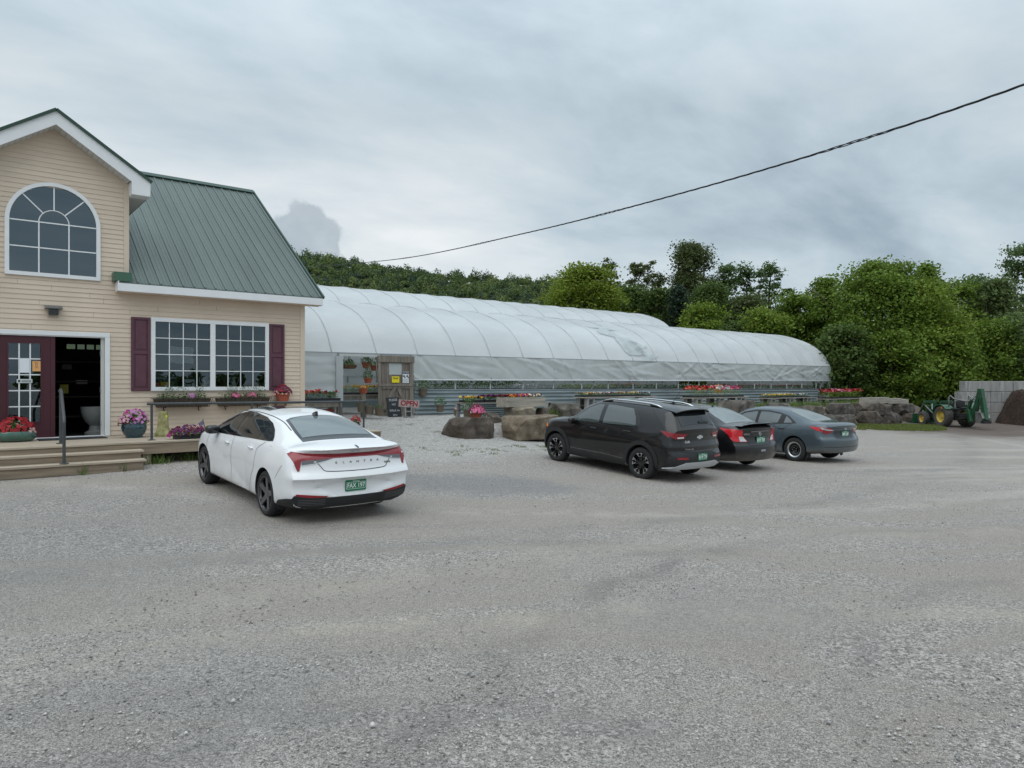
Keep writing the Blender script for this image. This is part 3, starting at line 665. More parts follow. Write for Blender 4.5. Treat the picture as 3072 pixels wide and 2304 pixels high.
def plate(root, B, z, y, w, txt, sub=None, size=.085, tilt=0, state=True):
    p, nr, _ = B.hit('rear', y, z); nr = Vector((nr.x, 0, nr.z)).normalized()
    M = face_matrix(p + nr * .02, (0, -1, 0), Vector((0, 0, 1)))
    c = M.to_3x3(); q = lambda u, v, d: M @ Vector((u, v, d))
    mb = MB(); h = w / 2
    poly = [(-w/2+.01, -h/2), (w/2-.01, -h/2), (w/2, -h/2+.01), (w/2, h/2-.01), (w/2-.01, h/2), (-w/2+.01, h/2), (-w/2, h/2-.01), (-w/2, -h/2+.01)]
    mb.prism(poly, q(0, 0, -.012), c @ Vector((1, 0, 0)), c @ Vector((0, 1, 0)), c @ Vector((0, 0, .014)))
    o = mb.build('licence_plate', M_PLATE, root)
    M2 = M.copy(); M2.translation = q(0, -.005, .0035)
    text_obj('lettering', txt, size, M_PLATETXT, o, M2, sx=.82, depth=.001, offset=.0012)
    M3 = M.copy(); M3.translation = q(0, h * .37, .0035)
    if state: text_obj('lettering', 'Vermont', .028, M_PLATETXT, o, M3, depth=.001)
    ln = MB()
    for v0, u0, u1 in ((h*.27, -w/2+.015, w/2-.015), (-h*.31, -w/2+.015, w/2-.015)):
        ln.box(q((u0+u1)/2, v0, .003), (.002, u1-u0, .004))
    for u0 in (-w/2+.015, w/2-.015): ln.box(q(u0, -.003, .003), (.002, .004, h*.58))
    ln.build('border', M_PLATETXT, o)
    return o
def rear_text(root, B, name, body, size, y, z, m, sx=1.0, depth=.002, spacing=None):
    """letters set on the tail; each letter follows the curved surface"""
    if spacing:
        n = len(body); me = None; objs = []
        for i, ch in enumerate(body):
            yy = y + spacing * ((n - 1) / 2 - i); p, nr, _ = B.hit('rear', yy, z); n2 = Vector((nr.x, nr.y, nr.z))
            objs.append(text_obj('letter', ch, size, m, root, face_matrix(p + n2 * .003, Vector((0, -1, 0)) - n2 * Vector((0, -1, 0)).dot(n2), (0, 0, 1)), sx=sx, depth=depth))
        bm = bmesh.new()
        for o in objs: bm.from_mesh(o.data)
        me = bpy.data.meshes.new(name); bm.to_mesh(me); bm.free(); me.materials.append(m)
        for o in objs: bpy.data.objects.remove(o)
        o = bpy.data.objects.new(name, me); COL.objects.link(o); o.parent = root; return o
    p, nr, _ = B.hit('rear', y, z); r = Vector((0, -1, 0)); r = r - nr * r.dot(nr)
    return text_obj(name, body, size, m, root, face_matrix(p + nr * .004, r, (0, 0, 1)), sx=sx, depth=depth)
def mirror_pair(root, x, y, z, m, size=(.13, .24, .15)):
    for sd in (1, -1):
        blob('wing_mirror', (x, sd * (y + .10), z), size, m, root, Matrix.Rotation(R(8) * sd, 3, 'Z'), p=3.0)
def handles(root, B, xs, zs, m, l=.2, slope=0.0):
    for x, z in zip(xs, zs):
        for sd in (1, -1):
            p, nr, _ = B.hit('side', x, z, sd)
            blob('door_handle', p + nr * .018, (l, .035, .032), m, root, Matrix.Rotation(-R(slope), 3, 'Y'), p=3)
# ------------------------------------------------------------------ white sedan
def white_sedan():
    L = 4.676; RO = 1.0
    def sidefn(x, z):
        # folded facets in the doors: the panel falls inward from a level crease down to a long diagonal crease, then comes out again
        zt = .80; xf, xb = 3.50, 1.86
        zb = zt - np.clip((xf - x) / (xf - xb), 0, 1) * .50; h = zt - zb
        d = np.where(z > zb, np.clip(zt - z, 0, 1), h * np.clip((z - .20) / np.maximum(zb - .20, .02), 0, 1))
        return -.075 * d * np.clip((x - 1.50) / .34, 0, 1)
    def rearfn(y, z):
        # plate recess with sloping flanks, hollow under the spoiler
        a = np.clip((.66 - .10 - (np.abs(y) - .30).clip(0, 9) * .55 - np.abs(z - .50)) / .10 - 3.9, 0, 1)
        rec = np.clip((np.minimum((.63 - z), (z - .38)) - (np.abs(y) - .28).clip(0, 9) * .33) / .035, 0, 1)
        return .035 * rec
    S = dict(name='sedan', cat='car', L=L, ro=RO, wb=2.72, half=.9125, tyre_r=.318, tyre_w=.225, rim_r=.232, arch_r=.352, arch_up=.012, rim='five', rim_mats=[M_DKALLOY, M_GLOSSBLK], phase=20,
             paint=paint('white_paint', (.78, .79, .80), rough=.25), bow=.02, crown=2.6, rsmooth=3, endsmooth=3, rlen=.8,
             curves=dict(
                 top=[(0, 1.025), (.12, 1.055), (.3, 1.07), (.48, 1.085), (.9, 1.225), (1.3, 1.322), (1.75, 1.375), (2.2, 1.392), (2.75, 1.365), (3.15, 1.25), (3.7, .985), (4.0, .93), (4.4, .82), (4.6, .72), (L, .62)],
                 rail=[(0, .98), (.12, 1.03), (.3, 1.045), (.48, 1.06), (.9, 1.165), (1.3, 1.26), (1.75, 1.31), (2.2, 1.325), (2.75, 1.295), (3.15, 1.18), (3.7, .95), (4.0, .89), (4.4, .79), (4.6, .69), (L, .60)],
                 railw=[(0, .68), (.12, .71), (.3, .69), (.5, .63), (.9, .575), (1.4, .545), (2.3, .55), (2.75, .57), (3.15, .62), (3.7, .72), (4.0, .73), (4.4, .66), (4.6, .56), (L, .42)],
                 belt=[(0, .93), (.3, .985), (.6, 1.0), (1.0, .995), (1.6, .965), (2.4, .925), (3.2, .89), (3.7, .87), (4.2, .79), (4.5, .69), (L, .58)],
                 beltw=[(0, .79), (.15, .83), (.35, .845), (.7, .835), (1.2, .82), (2.0, .835), (3.0, .845), (3.6, .855), (4.1, .83), (4.45, .73), (L, .50)],
                 midz=[(0, .70), (.8, .68), (2.0, .60), (3.0, .60), (3.8, .64), (L, .52)],
                 midw=[(0, .86), (.15, .895), (.4, .910), (.95, .9125), (1.6, .895), (2.4, .89), (3.2, .895), (3.75, .905), (4.2, .87), (4.5, .74), (L, .52)],
                 sillz=[(0, .235), (.5, .20), (1, .175), (3, .17), (4, .16), (L, .20)],
                 sillw=[(0, .81), (.3, .87), (1.0, .90), (1.6, .875), (2.4, .87), (3.2, .875), (3.75, .89), (4.2, .84), (4.5, .70), (L, .50)]),
             rprof=[(.2, .11), (.33, .045), (.42, .025), (.52, .038), (.60, .022), (.65, -.018), (.70, .02), (.76, .055), (.86, .075), (.91, .085), (.945, .13), (.985, .11), (1.025, .015), (1.045, .02), (1.12, .2)],
             rcurve=(.20, 2.4), fprof=[(.15, .10), (.45, .0), (.62, .03), (.7, .1)], fcurve=(.55, 2.2), sidefn=sidefn, rearfn=rearfn)
    root, B, body = make_car(S, (4.335, 9.80, -1.845), 91.3, 3.3, 'white sedan with a full-width red tail lamp parked in front of the wooden deck')
    P = S['paint']; sx = lambda pts: [(x - RO, z) for x, z in pts]
    dlo = [(3.62, .905), (3.0, .925), (2.3, .96), (1.75, .99), (1.16, 1.018), (1.02, 1.035), (1.10, 1.085), (1.27, 1.165), (1.48, 1.232), (1.8, 1.288), (2.25, 1.315), (2.6, 1.305), (2.88, 1.245), (3.2, 1.125)]
    fw_ = [(3.42, .935), (2.47, .975), (2.50, 1.278), (2.66, 1.275), (2.86, 1.22), (3.15, 1.105)]
    rw_ = [(2.37, .98), (1.60, 1.012), (1.54, 1.03), (1.50, 1.21), (1.8, 1.262), (2.12, 1.283), (2.38, 1.287)]
    qw_ = [(1.50, 1.025), (1.15, 1.04), (1.09, 1.055), (1.16, 1.095), (1.30, 1.155), (1.46, 1.195)]
    for sd in (1, -1):
        panel(B, 'window_surround', sx(dlo), 'side', M_GLOSSBLK, root, .004, sd)
        panel(B, 'front_window', sx(fw_), 'side', M_CARGLASS_D, root, .007, sd); panel(B, 'rear_window', sx(rw_), 'side', M_CARGLASS_D, root, .007, sd)
        panel(B, 'quarter_panel_cover', sx(qw_), 'side', M_GLOSSBLK, root, .007, sd)
        seam(B, 'door_seam', sx([(3.52, .88), (3.55, .70), (3.50, .40), (3.42, .24)]), 'side', root, sd=sd)
        seam(B, 'door_seam', sx([(2.42, .95), (2.44, .6), (2.42, .24)]), 'side', root, sd=sd)
        seam(B, 'door_seam', sx([(1.22, 1.0), (1.42, .86), (1.42, .66), (1.55, .45), (1.65, .24)]), 'side', root, sd=sd)
        seam(B, 'sill_seam', sx([(3.40, .235), (2.4, .228), (1.62, .235)]), 'side', root, sd=sd)
        seam(B, 'bumper_seam', sx([(.60, .60), (.50, .70), (.40, .80)]), 'side', root, sd=sd, w=.005)
        panel(B, 'fuel_flap', sx(circ(1.0, .86, .075)), 'side', P, root, .003, sd) if sd < 0 else None
        panel(B, 'headlamp', sx([(4.62, .66), (4.25, .78), (4.05, .80), (4.2, .70), (4.5, .62)]), 'side', M_GREYLENS, root, .004, sd)
    # rear glass, seen from above
    rg = [(.53 - RO, y) for y in (-.56, 0, .56)] + [(.85 - RO, .545), (1.34 - RO, .475), (1.39 - RO, .38), (1.42 - RO, 0), (1.39 - RO, -.38), (1.34 - RO, -.475), (.85 - RO, -.545)]
    panel(B, 'rear_windscreen_border', rg, 'top', M_GLOSSBLK, root, .003)
    rg2 = [(.66 - RO, y) for y in (-.515, 0, .515)] + [(.85 - RO, .50), (1.30 - RO, .44), (1.35 - RO, .3), (1.37 - RO, 0), (1.35 - RO, -.3), (1.30 - RO, -.44), (.85 - RO, -.50)]
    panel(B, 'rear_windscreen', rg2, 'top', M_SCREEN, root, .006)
    ws = [(3.62 - RO, y) for y in (.66, 0, -.66)] + [(3.2 - RO, -.575), (2.86 - RO, -.52), (2.84 - RO, 0), (2.86 - RO, .52), (3.2 - RO, .575)]
    panel(B, 'windscreen', ws, 'top', M_CARGLASS_D, root, .005)
    sr = [(2.1 - RO, -.42), (2.1 - RO, .42), (2.78 - RO, .42), (2.78 - RO, -.42)]
    panel(B, 'sunroof', sr, 'top', M_GLOSSBLK, root, .006)
    for sd in (1, -1): seam(B, 'roof_channel', [(.95 - RO, sd * .55), (1.4 - RO, sd * .515), (2.3 - RO, sd * .52), (2.8 - RO, sd * .535)], 'top', root, w=.012)
    # tail lamps
    half = [(0, .948), (.30, .950), (.60, .962), (.77, .98), (.845, .985), (.845, .93), (.815, .82), (.79, .742), (.765, .745), (.745, .82), (.735, .875), (.60, .885), (.30, .897), (0, .898)]
    for sd in (1, -1):
        hp = [(sd * y, z) for y, z in half]; panel(B, 'tail_lamp', hp if sd < 0 else hp[::-1], 'rear', M_RED, root, .006, cell=.04)
        cl = [(sd * y, z) for y, z in ((.732, .872), (.60, .882), (.34, .893), (.44, .868), (.58, .835), (.735, .815))]
        panel(B, 'reversing_lamp', cl, 'rear', M_GREYLENS, root, .0055, cell=.04)
        panel(B, 'lamp_bulb', [(sd * y, z) for y, z in ((.575, .845), (.545, .855), (.555, .868), (.585, .865))], 'rear', M_CLEAR, root, .008)
        panel(B, 'bright_strip', [(sd * y, z) for y, z in ((.735, .812), (.58, .828), (.43, .862), (.44, .868), (.58, .836), (.735, .820))], 'rear', M_CHROME, root, .007, cell=.04)
        panel(B, 'rear_reflector', [(sd * y, z) for y, z in ((.40, .408), (.62, .430), (.80, .45), (.82, .43), (.62, .395), (.44, .392))], 'rear', M_RED, root, .009)
        seam(B, 'spoiler_crease', [(sd * .45, 1.03), (sd * .36, .965)], 'rear', root, w=.012, m=P, off=.004)
        for yy in (.22, .60): panel(B, 'parking_sensor', circ(sd * yy, .625 - .02 * yy, .014), 'rear', mat('sensor_white', (.62, .63, .64), .3), root, .004)
        blob('mud_flap', (-.36, sd * .79, .24), (.02, .15, .16), M_TRIM, root)
    seam(B, 'boot_seam', [(.57, .885), (.50, .80), (.44, .735), (0, .722), (-.44, .735), (-.50, .80), (-.57, .885)], 'rear', root, w=.009)
    lowb = [(0, .385), (.34, .388), (.45, .392), (.62, .396), (.83, .43), (.85, .37), (.80, .30), (.70, .262), (.35, .255), (0, .255), (-.35, .255), (-.70, .262), (-.80, .30), (-.85, .37), (-.83, .43), (-.62, .396), (-.45, .392), (-.34, .388)]
    panel(B, 'rear_diffuser', lowb, 'rear', M_TRIM, root, .012, cell=.05)
    for sd in (1, -1):
        panel(B, 'bumper_corner_trim', sx([(.10, .40), (.30, .375), (.50, .33), (.62, .245), (.62, .215), (.30, .215), (.10, .25)]), 'side', M_TRIM, root, .011, sd)
        for i in range(4):
            z = .300 + .022 * i; seam(B, 'diffuser_louvre', [(sd * .44, z), (sd * .78, z + .008)], 'rear', root, w=.006, off=.016, m=M_GREYLENS)
    rear_text(root, B, 'lettering', 'ELANTRA', .042, -.02, .835, M_DKALLOY, sx=1.25, spacing=.103)
    rear_text(root, B, 'lettering', 'hybrid', .042, -.49, .795, M_DKALLOY, sx=1.0)
    p, nr, _ = B.hit('rear', 0, .995); M = face_matrix(p + Vector((-.012, 0, 0)), (0, -1, 0), (0.2, 0, 1))
    em = MB(); pts = [M @ Vector((.062 * math.cos(a), .032 * math.sin(a), 0)) for a in np.linspace(0, 2 * math.pi, 29)]
    em.tube(pts, .006, 6, cap=False)
    for a, b_ in (((-.032, -.018), (-.02, .02)), ((.022, -.02), (.034, .018))): em.tube([M @ Vector((*a, 0)), M @ Vector((*b_, 0))], .0055, 6)
    em.tube([M @ Vector((-.027, -.006, 0)), M @ Vector((0, .004, .002)), M @ Vector((.028, .004, 0))], .005, 6)
    em.build('emblem', M_SILVERPL, root, smooth=True)
    panel(B, 'rear_camera', circ(0, 1.037, .012), 'rear', M_GLOSSBLK, root, .01)
    plate(root, B, .515, 0, .305, 'FAX 197', size=.088)
    handles(root, B, [2.64 - RO, 1.66 - RO], [.832, .872], P, slope=2)
    mirror_pair(root, 3.16 - RO, .83, .975, M_GLOSSBLK, (.17, .22, .14))
    fin = MB(); x0 = 1.42 - RO; z0 = B.hit('top', x0, 0)[0].z
    fin.prism([(-.09, -.01), (.10, -.01), (.0, .045), (-.07, .065)], (x0, -.022, z0), (1, 0, 0), (0, 0, 1), (0, .044, 0)); fin.build('aerial_fin', M_GLOSSBLK, root, bevel=.012)
    return root

def glaze(B, root, RO, dlo, panes, m_s=M_TRIM, m_g=M_CARGLASS_D, names=('front_window', 'rear_window', 'quarter_window')):
    for sd in (1, -1):
        panel(B, 'window_surround', [(x - RO, z) for x, z in dlo], 'side', m_s, root, .004, sd)
        for nm, p in zip(names, panes): panel(B, nm, [(x - RO, z) for x, z in p], 'side', m_g, root, .007, sd)
def black_suv():
    L = 4.425; RO = .93; P = paint('black_paint', (.003, .003, .004), rough=.35)
    S = dict(name='crossover_suv', cat='car', L=L, ro=RO, wb=2.64, half=.904, tyre_r=.347, tyre_w=.225, rim_r=.228, arch_r=.39, arch_up=.015, rim='suv', rim_mats=[M_ALLOY, M_GLOSSBLK], phase=8,
             paint=P, sharp=62, bow=.02, crown=3.0, rsmooth=3, endsmooth=3, rlen=.7,
             curves=dict(
                 top=[(0, 1.15), (.05, 1.20), (.33, 1.51), (.42, 1.575), (.7, 1.61), (1.2, 1.635), (1.9, 1.64), (2.4, 1.61), (2.75, 1.50), (3.25, 1.14), (3.5, 1.09), (4.0, 1.04), (4.3, .95), (L, .80)],
                 rail=[(0, 1.12), (.05, 1.165), (.33, 1.44), (.42, 1.50), (.7, 1.535), (1.2, 1.56), (1.9, 1.565), (2.4, 1.535), (2.75, 1.43), (3.25, 1.11), (3.5, 1.06), (4.0, 1.0), (4.3, .92), (L, .77)],
                 railw=[(0, .70), (.05, .67), (.33, .58), (.42, .585), (.7, .60), (1.9, .61), (2.4, .61), (2.75, .63), (3.25, .74), (3.5, .77), (4.0, .75), (4.3, .66), (L, .48)],
                 belt=[(0, 1.06), (.3, 1.10), (.6, 1.09), (1.2, 1.06), (2.4, 1.03), (3.2, 1.0), (3.6, .99), (4.1, .93), (4.3, .86), (L, .74)],
                 beltw=[(0, .74), (.15, .79), (.35, .815), (.7, .82), (1.2, .83), (2.0, .845), (3.0, .85), (3.6, .845), (4.0, .81), (4.3, .70), (L, .52)],
                 midz=[(0, .70), (.9, .78), (2.0, .70), (3.0, .70), (3.6, .76), (L, .6)],
                 midw=[(0, .82), (.15, .865), (.4, .89), (.93, .90), (1.6, .885), (2.4, .885), (3.2, .89), (3.6, .90), (4.05, .875), (4.3, .76), (L, .55)],
                 sillz=[(0, .33), (.5, .26), (1, .21), (3, .21), (4, .22), (L, .26)],
                 sillw=[(0, .78), (.3, .85), (.93, .885), (1.6, .87), (2.4, .87), (3.2, .875), (3.6, .885), (4.05, .85), (4.3, .72), (L, .52)]),
             rprof=[(.3, .10), (.42, .02), (.55, .0), (.62, .02), (.72, .06), (.76, .045), (.80, .055), (.9, .09), (1.0, .095), (1.08, .075), (1.15, .07)],
             rcurve=(.20, 2.6), fprof=[(.2, .08), (.5, .0), (.75, .02), (.95, .08)], fcurve=(.45, 2.4))
    root, B, body = make_car(S, (12.45, 10.13, -2.068), 90.6, 3.5, 'black crossover SUV with silver roof rails and silver skid plate')
    sx = lambda pts: [(x - RO, z) for x, z in pts]
    glaze(B, root, RO, [(3.28, 1.035), (2.3, 1.065), (1.10, 1.10), (1.0, 1.12), (1.10, 1.30), (1.22, 1.45), (1.30, 1.515), (1.9, 1.545), (2.4, 1.515), (2.72, 1.40)],
          [[(3.12, 1.06), (2.24, 1.088), (2.24, 1.49), (2.40, 1.485), (2.68, 1.385)], [(2.12, 1.09), (1.22, 1.122), (1.16, 1.14), (1.22, 1.30), (1.36, 1.475), (1.9, 1.505), (2.12, 1.50)]],
          m_s=M_GLOSSBLK, m_g=M_CARGLASS)
    rg = [(.15 - RO, -.54), (.14 - RO, 0), (.15 - RO, .54), (.22 - RO, .54), (.38 - RO, .50), (.385 - RO, 0), (.38 - RO, -.50), (.22 - RO, -.54)]
    panel(B, 'rear_windscreen', rg, 'top', M_CARGLASS_D, root, .006, cell=.04)
    ws = [(3.22 - RO, y) for y in (.66, 0, -.66)] + [(2.8 - RO, -.56), (2.55 - RO, -.50), (2.52 - RO, 0), (2.55 - RO, .50), (2.8 - RO, .56)]
    panel(B, 'windscreen', ws, 'top', M_CARGLASS_D, root, .005)
    sp = MB(); pts = [(.62, 1.605), (.30, 1.575), (.19, 1.555), (.20, 1.535), (.42, 1.53), (.62, 1.55)]
    for y0, y1, k in ((-.56, .56, 0),):
        V = []
        for i in range(13):
            y = -.57 + 1.14 * i / 12; c = (abs(y) / .57) ** 3
            V += [(x - RO + c * .10 * (x < .45), y, z - c * .07) for x, z in pts]
        F = [(i * 6 + j, i * 6 + (j + 1) % 6, (i + 1) * 6 + (j + 1) % 6, (i + 1) * 6 + j) for i in range(12) for j in range(6)] + [tuple(range(6))[::-1], tuple(range(72, 78))]
        mesh_obj('roof_spoiler', V, F, P, root, smooth=True, autosmooth=30)
    seam(B, 'wiper_arm', [(.165 - RO, -.02), (.175 - RO, -.36)], 'top', root, w=.03, off=.02, m=M_TRIM)
    for sd in (1, -1):
        m = MB(); zz = lambda x: B.hit('top', x - RO, sd * .545)[0].z
        xs = (.68, .80, 1.0, 1.6, 2.1, 2.28, 2.40); hh = (.01, .035, .05, .052, .05, .035, .008)
        m.tube([(x - RO, sd * .545, zz(x) + h) for x, h in zip(xs, hh)], [.012, .018, .019, .019, .019, .018, .012], 8)
        m.build('roof_rail', M_CHROME if sd > 0 else M_CHROME, root, smooth=True)
        for q in (slice(0, 3), slice(4, 7)): MB().tube([(x - RO, sd * .545, zz(x) + h - .022) for x, h in zip(xs[q], hh[q])], .020, 8).build('rail_foot', M_TRIM, root, smooth=True)
        for ax in (0, 2.64):
            a = circ(ax, .362, .478, -8, 188, 26); b = circ(ax, .362, .388, 188, -8, 26)
            panel(B, 'arch_cladding', a + b, 'side', M_TRIM, root, .016, sd, cell=.08)
        panel(B, 'sill_cladding', [(.47, .25), (.47, .36), (1.0, .39), (2.17, .385), (2.17, .25)], 'side', M_TRIM, root, .014, sd)
        seam(B, 'sill_strip', [(.50, .395), (1.2, .425), (2.14, .425)], 'side', root, sd=sd, w=.014, off=.012, m=M_DKALLOY)
        for nm, pts in (('door_seam', [(3.12, 1.0), (3.10, .7), (3.02, .40)]), ('door_seam', [(2.18, 1.07), (2.2, .7), (2.18, .40)]), ('door_seam', [(1.06, 1.08), (1.16, .95), (1.20, .86)])):
            seam(B, nm, sx(pts), 'side', root, sd=sd)
        seam(B, 'tailgate_seam', sx([(.86, 1.50), (.62, 1.30), (.42, 1.13)]), 'side', root, sd=sd, w=.006)
        panel(B, 'fuel_flap', sx([(.82, .84), (1.0, .85), (1.03, .88), (1.0, 1.0), (.84, 1.0), (.80, .97), (.80, .87)]), 'side', P, root, .004, sd) if sd > 0 else None
        panel(B, 'tail_lamp', [(sd * y, z) for y, z in ((.79, 1.075), (.62, 1.068), (.48, 1.055), (.41, 1.045), (.44, 1.02), (.50, .955), (.62, .948), (.74, .955), (.79, 1.0))], 'rear', M_RED, root, .012, cell=.04)
        panel(B, 'tail_lamp_tip', sx([(.36, 1.035), (.29, .985), (.25, .975), (.25, 1.08), (.32, 1.092), (.48, 1.10)]), 'side', M_RED, root, .010, sd, cell=.04)
        panel(B, 'reversing_lamp', [(sd * y, z) for y, z in ((.50, .962), (.66, .955), (.68, .985), (.51, .995))], 'rear', M_CLEAR, root, .016, cell=.04)
        panel(B, 'rear_reflector', [(sd * y, z) for y, z in ((.45, .53), (.72, .535), (.74, .575), (.45, .572))], 'rear', M_RED, root, .016)
        panel(B, 'headlamp', sx([(4.3, .96), (4.02, 1.0), (4.0, .96), (4.3, .91)]), 'side', M_CLEAR, root, .005, sd)
        panel(B, 'side_marker', sx([(4.02, .87), (3.92, .81), (3.90, .82), (3.99, .89)]), 'side', M_AMBER, root, .02, sd)
    bl = [(-.85, .60), (-.60, .595), (-.40, .66), (.40, .66), (.60, .595), (.85, .60), (.86, .36), (.70, .34), (-.70, .34), (-.86, .36)]
    panel(B, 'lower_bumper', bl, 'rear', M_TRIM, root, .010, cell=.06)
    sk = [(-.84, .345), (-.80, .375), (-.50, .465), (.50, .465), (.80, .375), (.84, .345), (.45, .335), (-.45, .335)]
    panel(B, 'skid_plate', sk, 'rear', M_SILVERPL, root, .028, cell=.06)
    seam(B, 'tailgate_seam', [(.60, .94), (.58, .90), (.60, .74), (.50, .68), (0, .665), (-.50, .68), (-.60, .74), (-.58, .90), (-.60, .94)], 'rear', root, w=.008)
    rear_text(root, B, 'lettering', 'TRAILBLAZER', .04, .36, .735, M_ALLOY, sx=1.1)
    rear_text(root, B, 'lettering', 'Cole', .075, .40, .885, mat('white_sticker', (.8, .8, .8), .5))
    p, nr, _ = B.hit('rear', 0, .975); M = face_matrix(p + nr * .006, (0, -1, 0), (0, 0, 1)); em = MB(); c3 = M.to_3x3()
    em.prism([(-.10, -.022), (-.09, .022), (-.035, .022), (-.03, .042), (.045, .042), (.04, .022), (.10, .022), (.09, -.022), (.035, -.022), (.03, -.042), (-.045, -.042), (-.04, -.022)], M.translation, c3 @ Vector((1, 0, 0)), c3 @ Vector((0, 1, 0)), c3 @ Vector((0, 0, .01)))
    em.build('emblem', M_SILVERPL, root)
    plate(root, B, .565, 0, .30, 'VLW 774', size=.088)
    handles(root, B, [2.36 - RO, 1.36 - RO], [.955, .985], M_GLOSSBLK, l=.21, slope=2)
    mirror_pair(root, 3.0 - RO, .84, 1.06, P, (.14, .22, .16))
    m = MB(); z0 = B.hit('top', .86 - RO, 0)[0].z; m.prism([(-.10, -.01), (.08, -.01), (-.06, .035)], (.86 - RO, -.02, z0), (1, 0, 0), (0, 0, 1), (0, .04, 0)); m.tube([(.84 - RO, 0, z0 + .02), (.66 - RO, 0, z0 + .27)], .0035, 5)
    m.build('aerial', M_TRIM, root)
    return root
def small_sedan(kind):
    V = kind == 'versa'
    if V:
        L, RO, wb, half, H = 4.455, 1.0, 2.60, .8475, 1.505; P = paint('charcoal_black_paint', (.005, .005, .006), rough=.35)
        c = dict(top=[(0, 1.02), (.1, 1.075), (.35, 1.10), (.55, 1.115), (.95, 1.32), (1.3, 1.435), (1.75, 1.495), (2.2, 1.505), (2.7, 1.44), (3.35, 1.10), (3.6, 1.04), (4.1, .95), (4.35, .83), (L, .72)],
                 rail=[(0, .98), (.1, 1.04), (.35, 1.07), (.55, 1.085), (.95, 1.24), (1.3, 1.36), (1.75, 1.425), (2.2, 1.43), (2.7, 1.36), (3.35, 1.06), (3.6, 1.0), (4.1, .91), (4.35, .80), (L, .70)],
                 railw=[(0, .64), (.1, .66), (.35, .66), (.55, .62), (.95, .56), (1.3, .53), (2.2, .54), (2.7, .57), (3.35, .68), (3.6, .70), (4.1, .64), (4.35, .54), (L, .42)],
                 belt=[(0, .95), (.3, 1.02), (.6, 1.04), (1.2, 1.01), (2.4, .965), (3.3, .93), (3.8, .90), (4.2, .80), (L, .66)],
                 beltw=[(0, .72), (.15, .76), (.35, .775), (.7, .775), (1.2, .77), (2.0, .785), (3.0, .79), (3.6, .78), (4.0, .75), (4.3, .65), (L, .48)],
                 midz=[(0, .66), (.9, .70), (2.0, .62), (3.0, .62), (3.6, .68), (L, .55)],
                 midw=[(0, .78), (.15, .815), (.4, .838), (.95, .8475), (1.6, .83), (2.4, .83), (3.2, .835), (3.6, .845), (4.05, .82), (4.3, .70), (L, .50)],
                 sillz=[(0, .25), (.5, .22), (1, .19), (3, .18), (4, .18), (L, .22)],
                 sillw=[(0, .74), (.3, .80), (1.0, .83), (1.6, .81), (2.4, .81), (3.2, .815), (3.6, .83), (4.05, .79), (4.3, .68), (L, .48)])
        rp = [(.2, .12), (.33, .04), (.5, .0), (.60, .01), (.66, .05), (.8, .085), (.95, .08), (1.02, .05), (1.07, .05)]
        pose = ((15.17, 10.42, -2.075), 86.0, .9); label = 'charcoal black sedan with a boot spoiler parked between the SUV and the grey sedan'
    else:
        L, RO, wb, half, H = 4.639, 1.0, 2.70, .8875, 1.455; P = paint('slate_grey_paint', (.070, .094, .110), .3, .35)
        c = dict(top=[(0, .98), (.1, 1.055), (.35, 1.075), (.55, 1.09), (1.0, 1.27), (1.4, 1.385), (1.85, 1.445), (2.3, 1.455), (2.75, 1.41), (3.5, 1.02), (3.7, .98), (4.2, .90), (4.5, .80), (L, .70)],
                 rail=[(0, .95), (.1, 1.02), (.35, 1.045), (.55, 1.06), (1.0, 1.19), (1.4, 1.31), (1.85, 1.375), (2.3, 1.38), (2.75, 1.33), (3.5, .98), (3.7, .94), (4.2, .86), (4.5, .77), (L, .68)],
                 railw=[(0, .68), (.1, .70), (.35, .70), (.55, .66), (1.0, .59), (1.4, .56), (2.3, .56), (2.75, .58), (3.5, .70), (3.7, .72), (4.2, .66), (4.5, .56), (L, .44)],
                 belt=[(0, .92), (.3, .985), (.6, 1.0), (1.2, .985), (2.4, .94), (3.4, .90), (3.9, .87), (4.35, .78), (L, .64)],
                 beltw=[(0, .75), (.15, .795), (.35, .815), (.7, .815), (1.2, .81), (2.0, .825), (3.0, .83), (3.7, .82), (4.1, .79), (4.45, .68), (L, .50)],
                 midz=[(0, .62), (.9, .68), (2.0, .60), (3.0, .60), (3.7, .66), (L, .53)],
                 midw=[(0, .82), (.15, .86), (.4, .88), (1.0, .8875), (1.6, .87), (2.4, .87), (3.2, .875), (3.7, .885), (4.15, .86), (4.45, .74), (L, .52)],
                 sillz=[(0, .27), (.5, .23), (1, .19), (3, .17), (4, .17), (L, .20)],
                 sillw=[(0, .78), (.3, .84), (1.0, .87), (1.6, .85), (2.4, .85), (3.2, .855), (3.7, .87), (4.15, .83), (4.45, .70), (L, .50)])
        rp = [(.2, .13), (.30, .05), (.42, .01), (.58, .0), (.64, .02), (.68, .06), (.8, .085), (.88, .075), (.94, .03), (1.0, .02), (1.06, .04)]
        pose = ((18.70, 10.10, -2.12), 85.6, -.4); label = 'slate grey sedan with a black steel wheel, farthest right of the three parked cars'
    S = dict(name='sedan', cat='car', L=L, ro=RO, wb=wb, half=half, tyre_r=.305 if V else .322, tyre_w=.195 if V else .205, rim_r=.205 if V else .208, arch_r=.338 if V else .368, arch_up=.012,
             rim='cap' if V else 'steel', rim_mats=[M_ALLOY, M_GLOSSBLK if not V else M_DKALLOY], phase=5, paint=P, bow=.02, crown=2.6, curves=c, rprof=rp, rcurve=(.26, 2.3), fprof=[(.15, .10), (.45, 0), (.62, .03), (.75, .1)], fcurve=(.5, 2.2), rlen=.8)
    root, B, body = make_car(S, *pose, label)
    sx = lambda pts: [(x - RO, z) for x, z in pts]
    k = H / 1.455; u = lambda pts: [(x + (0 if V else .10 * (x > 1.4)), z * k if V else z) for x, z in pts]
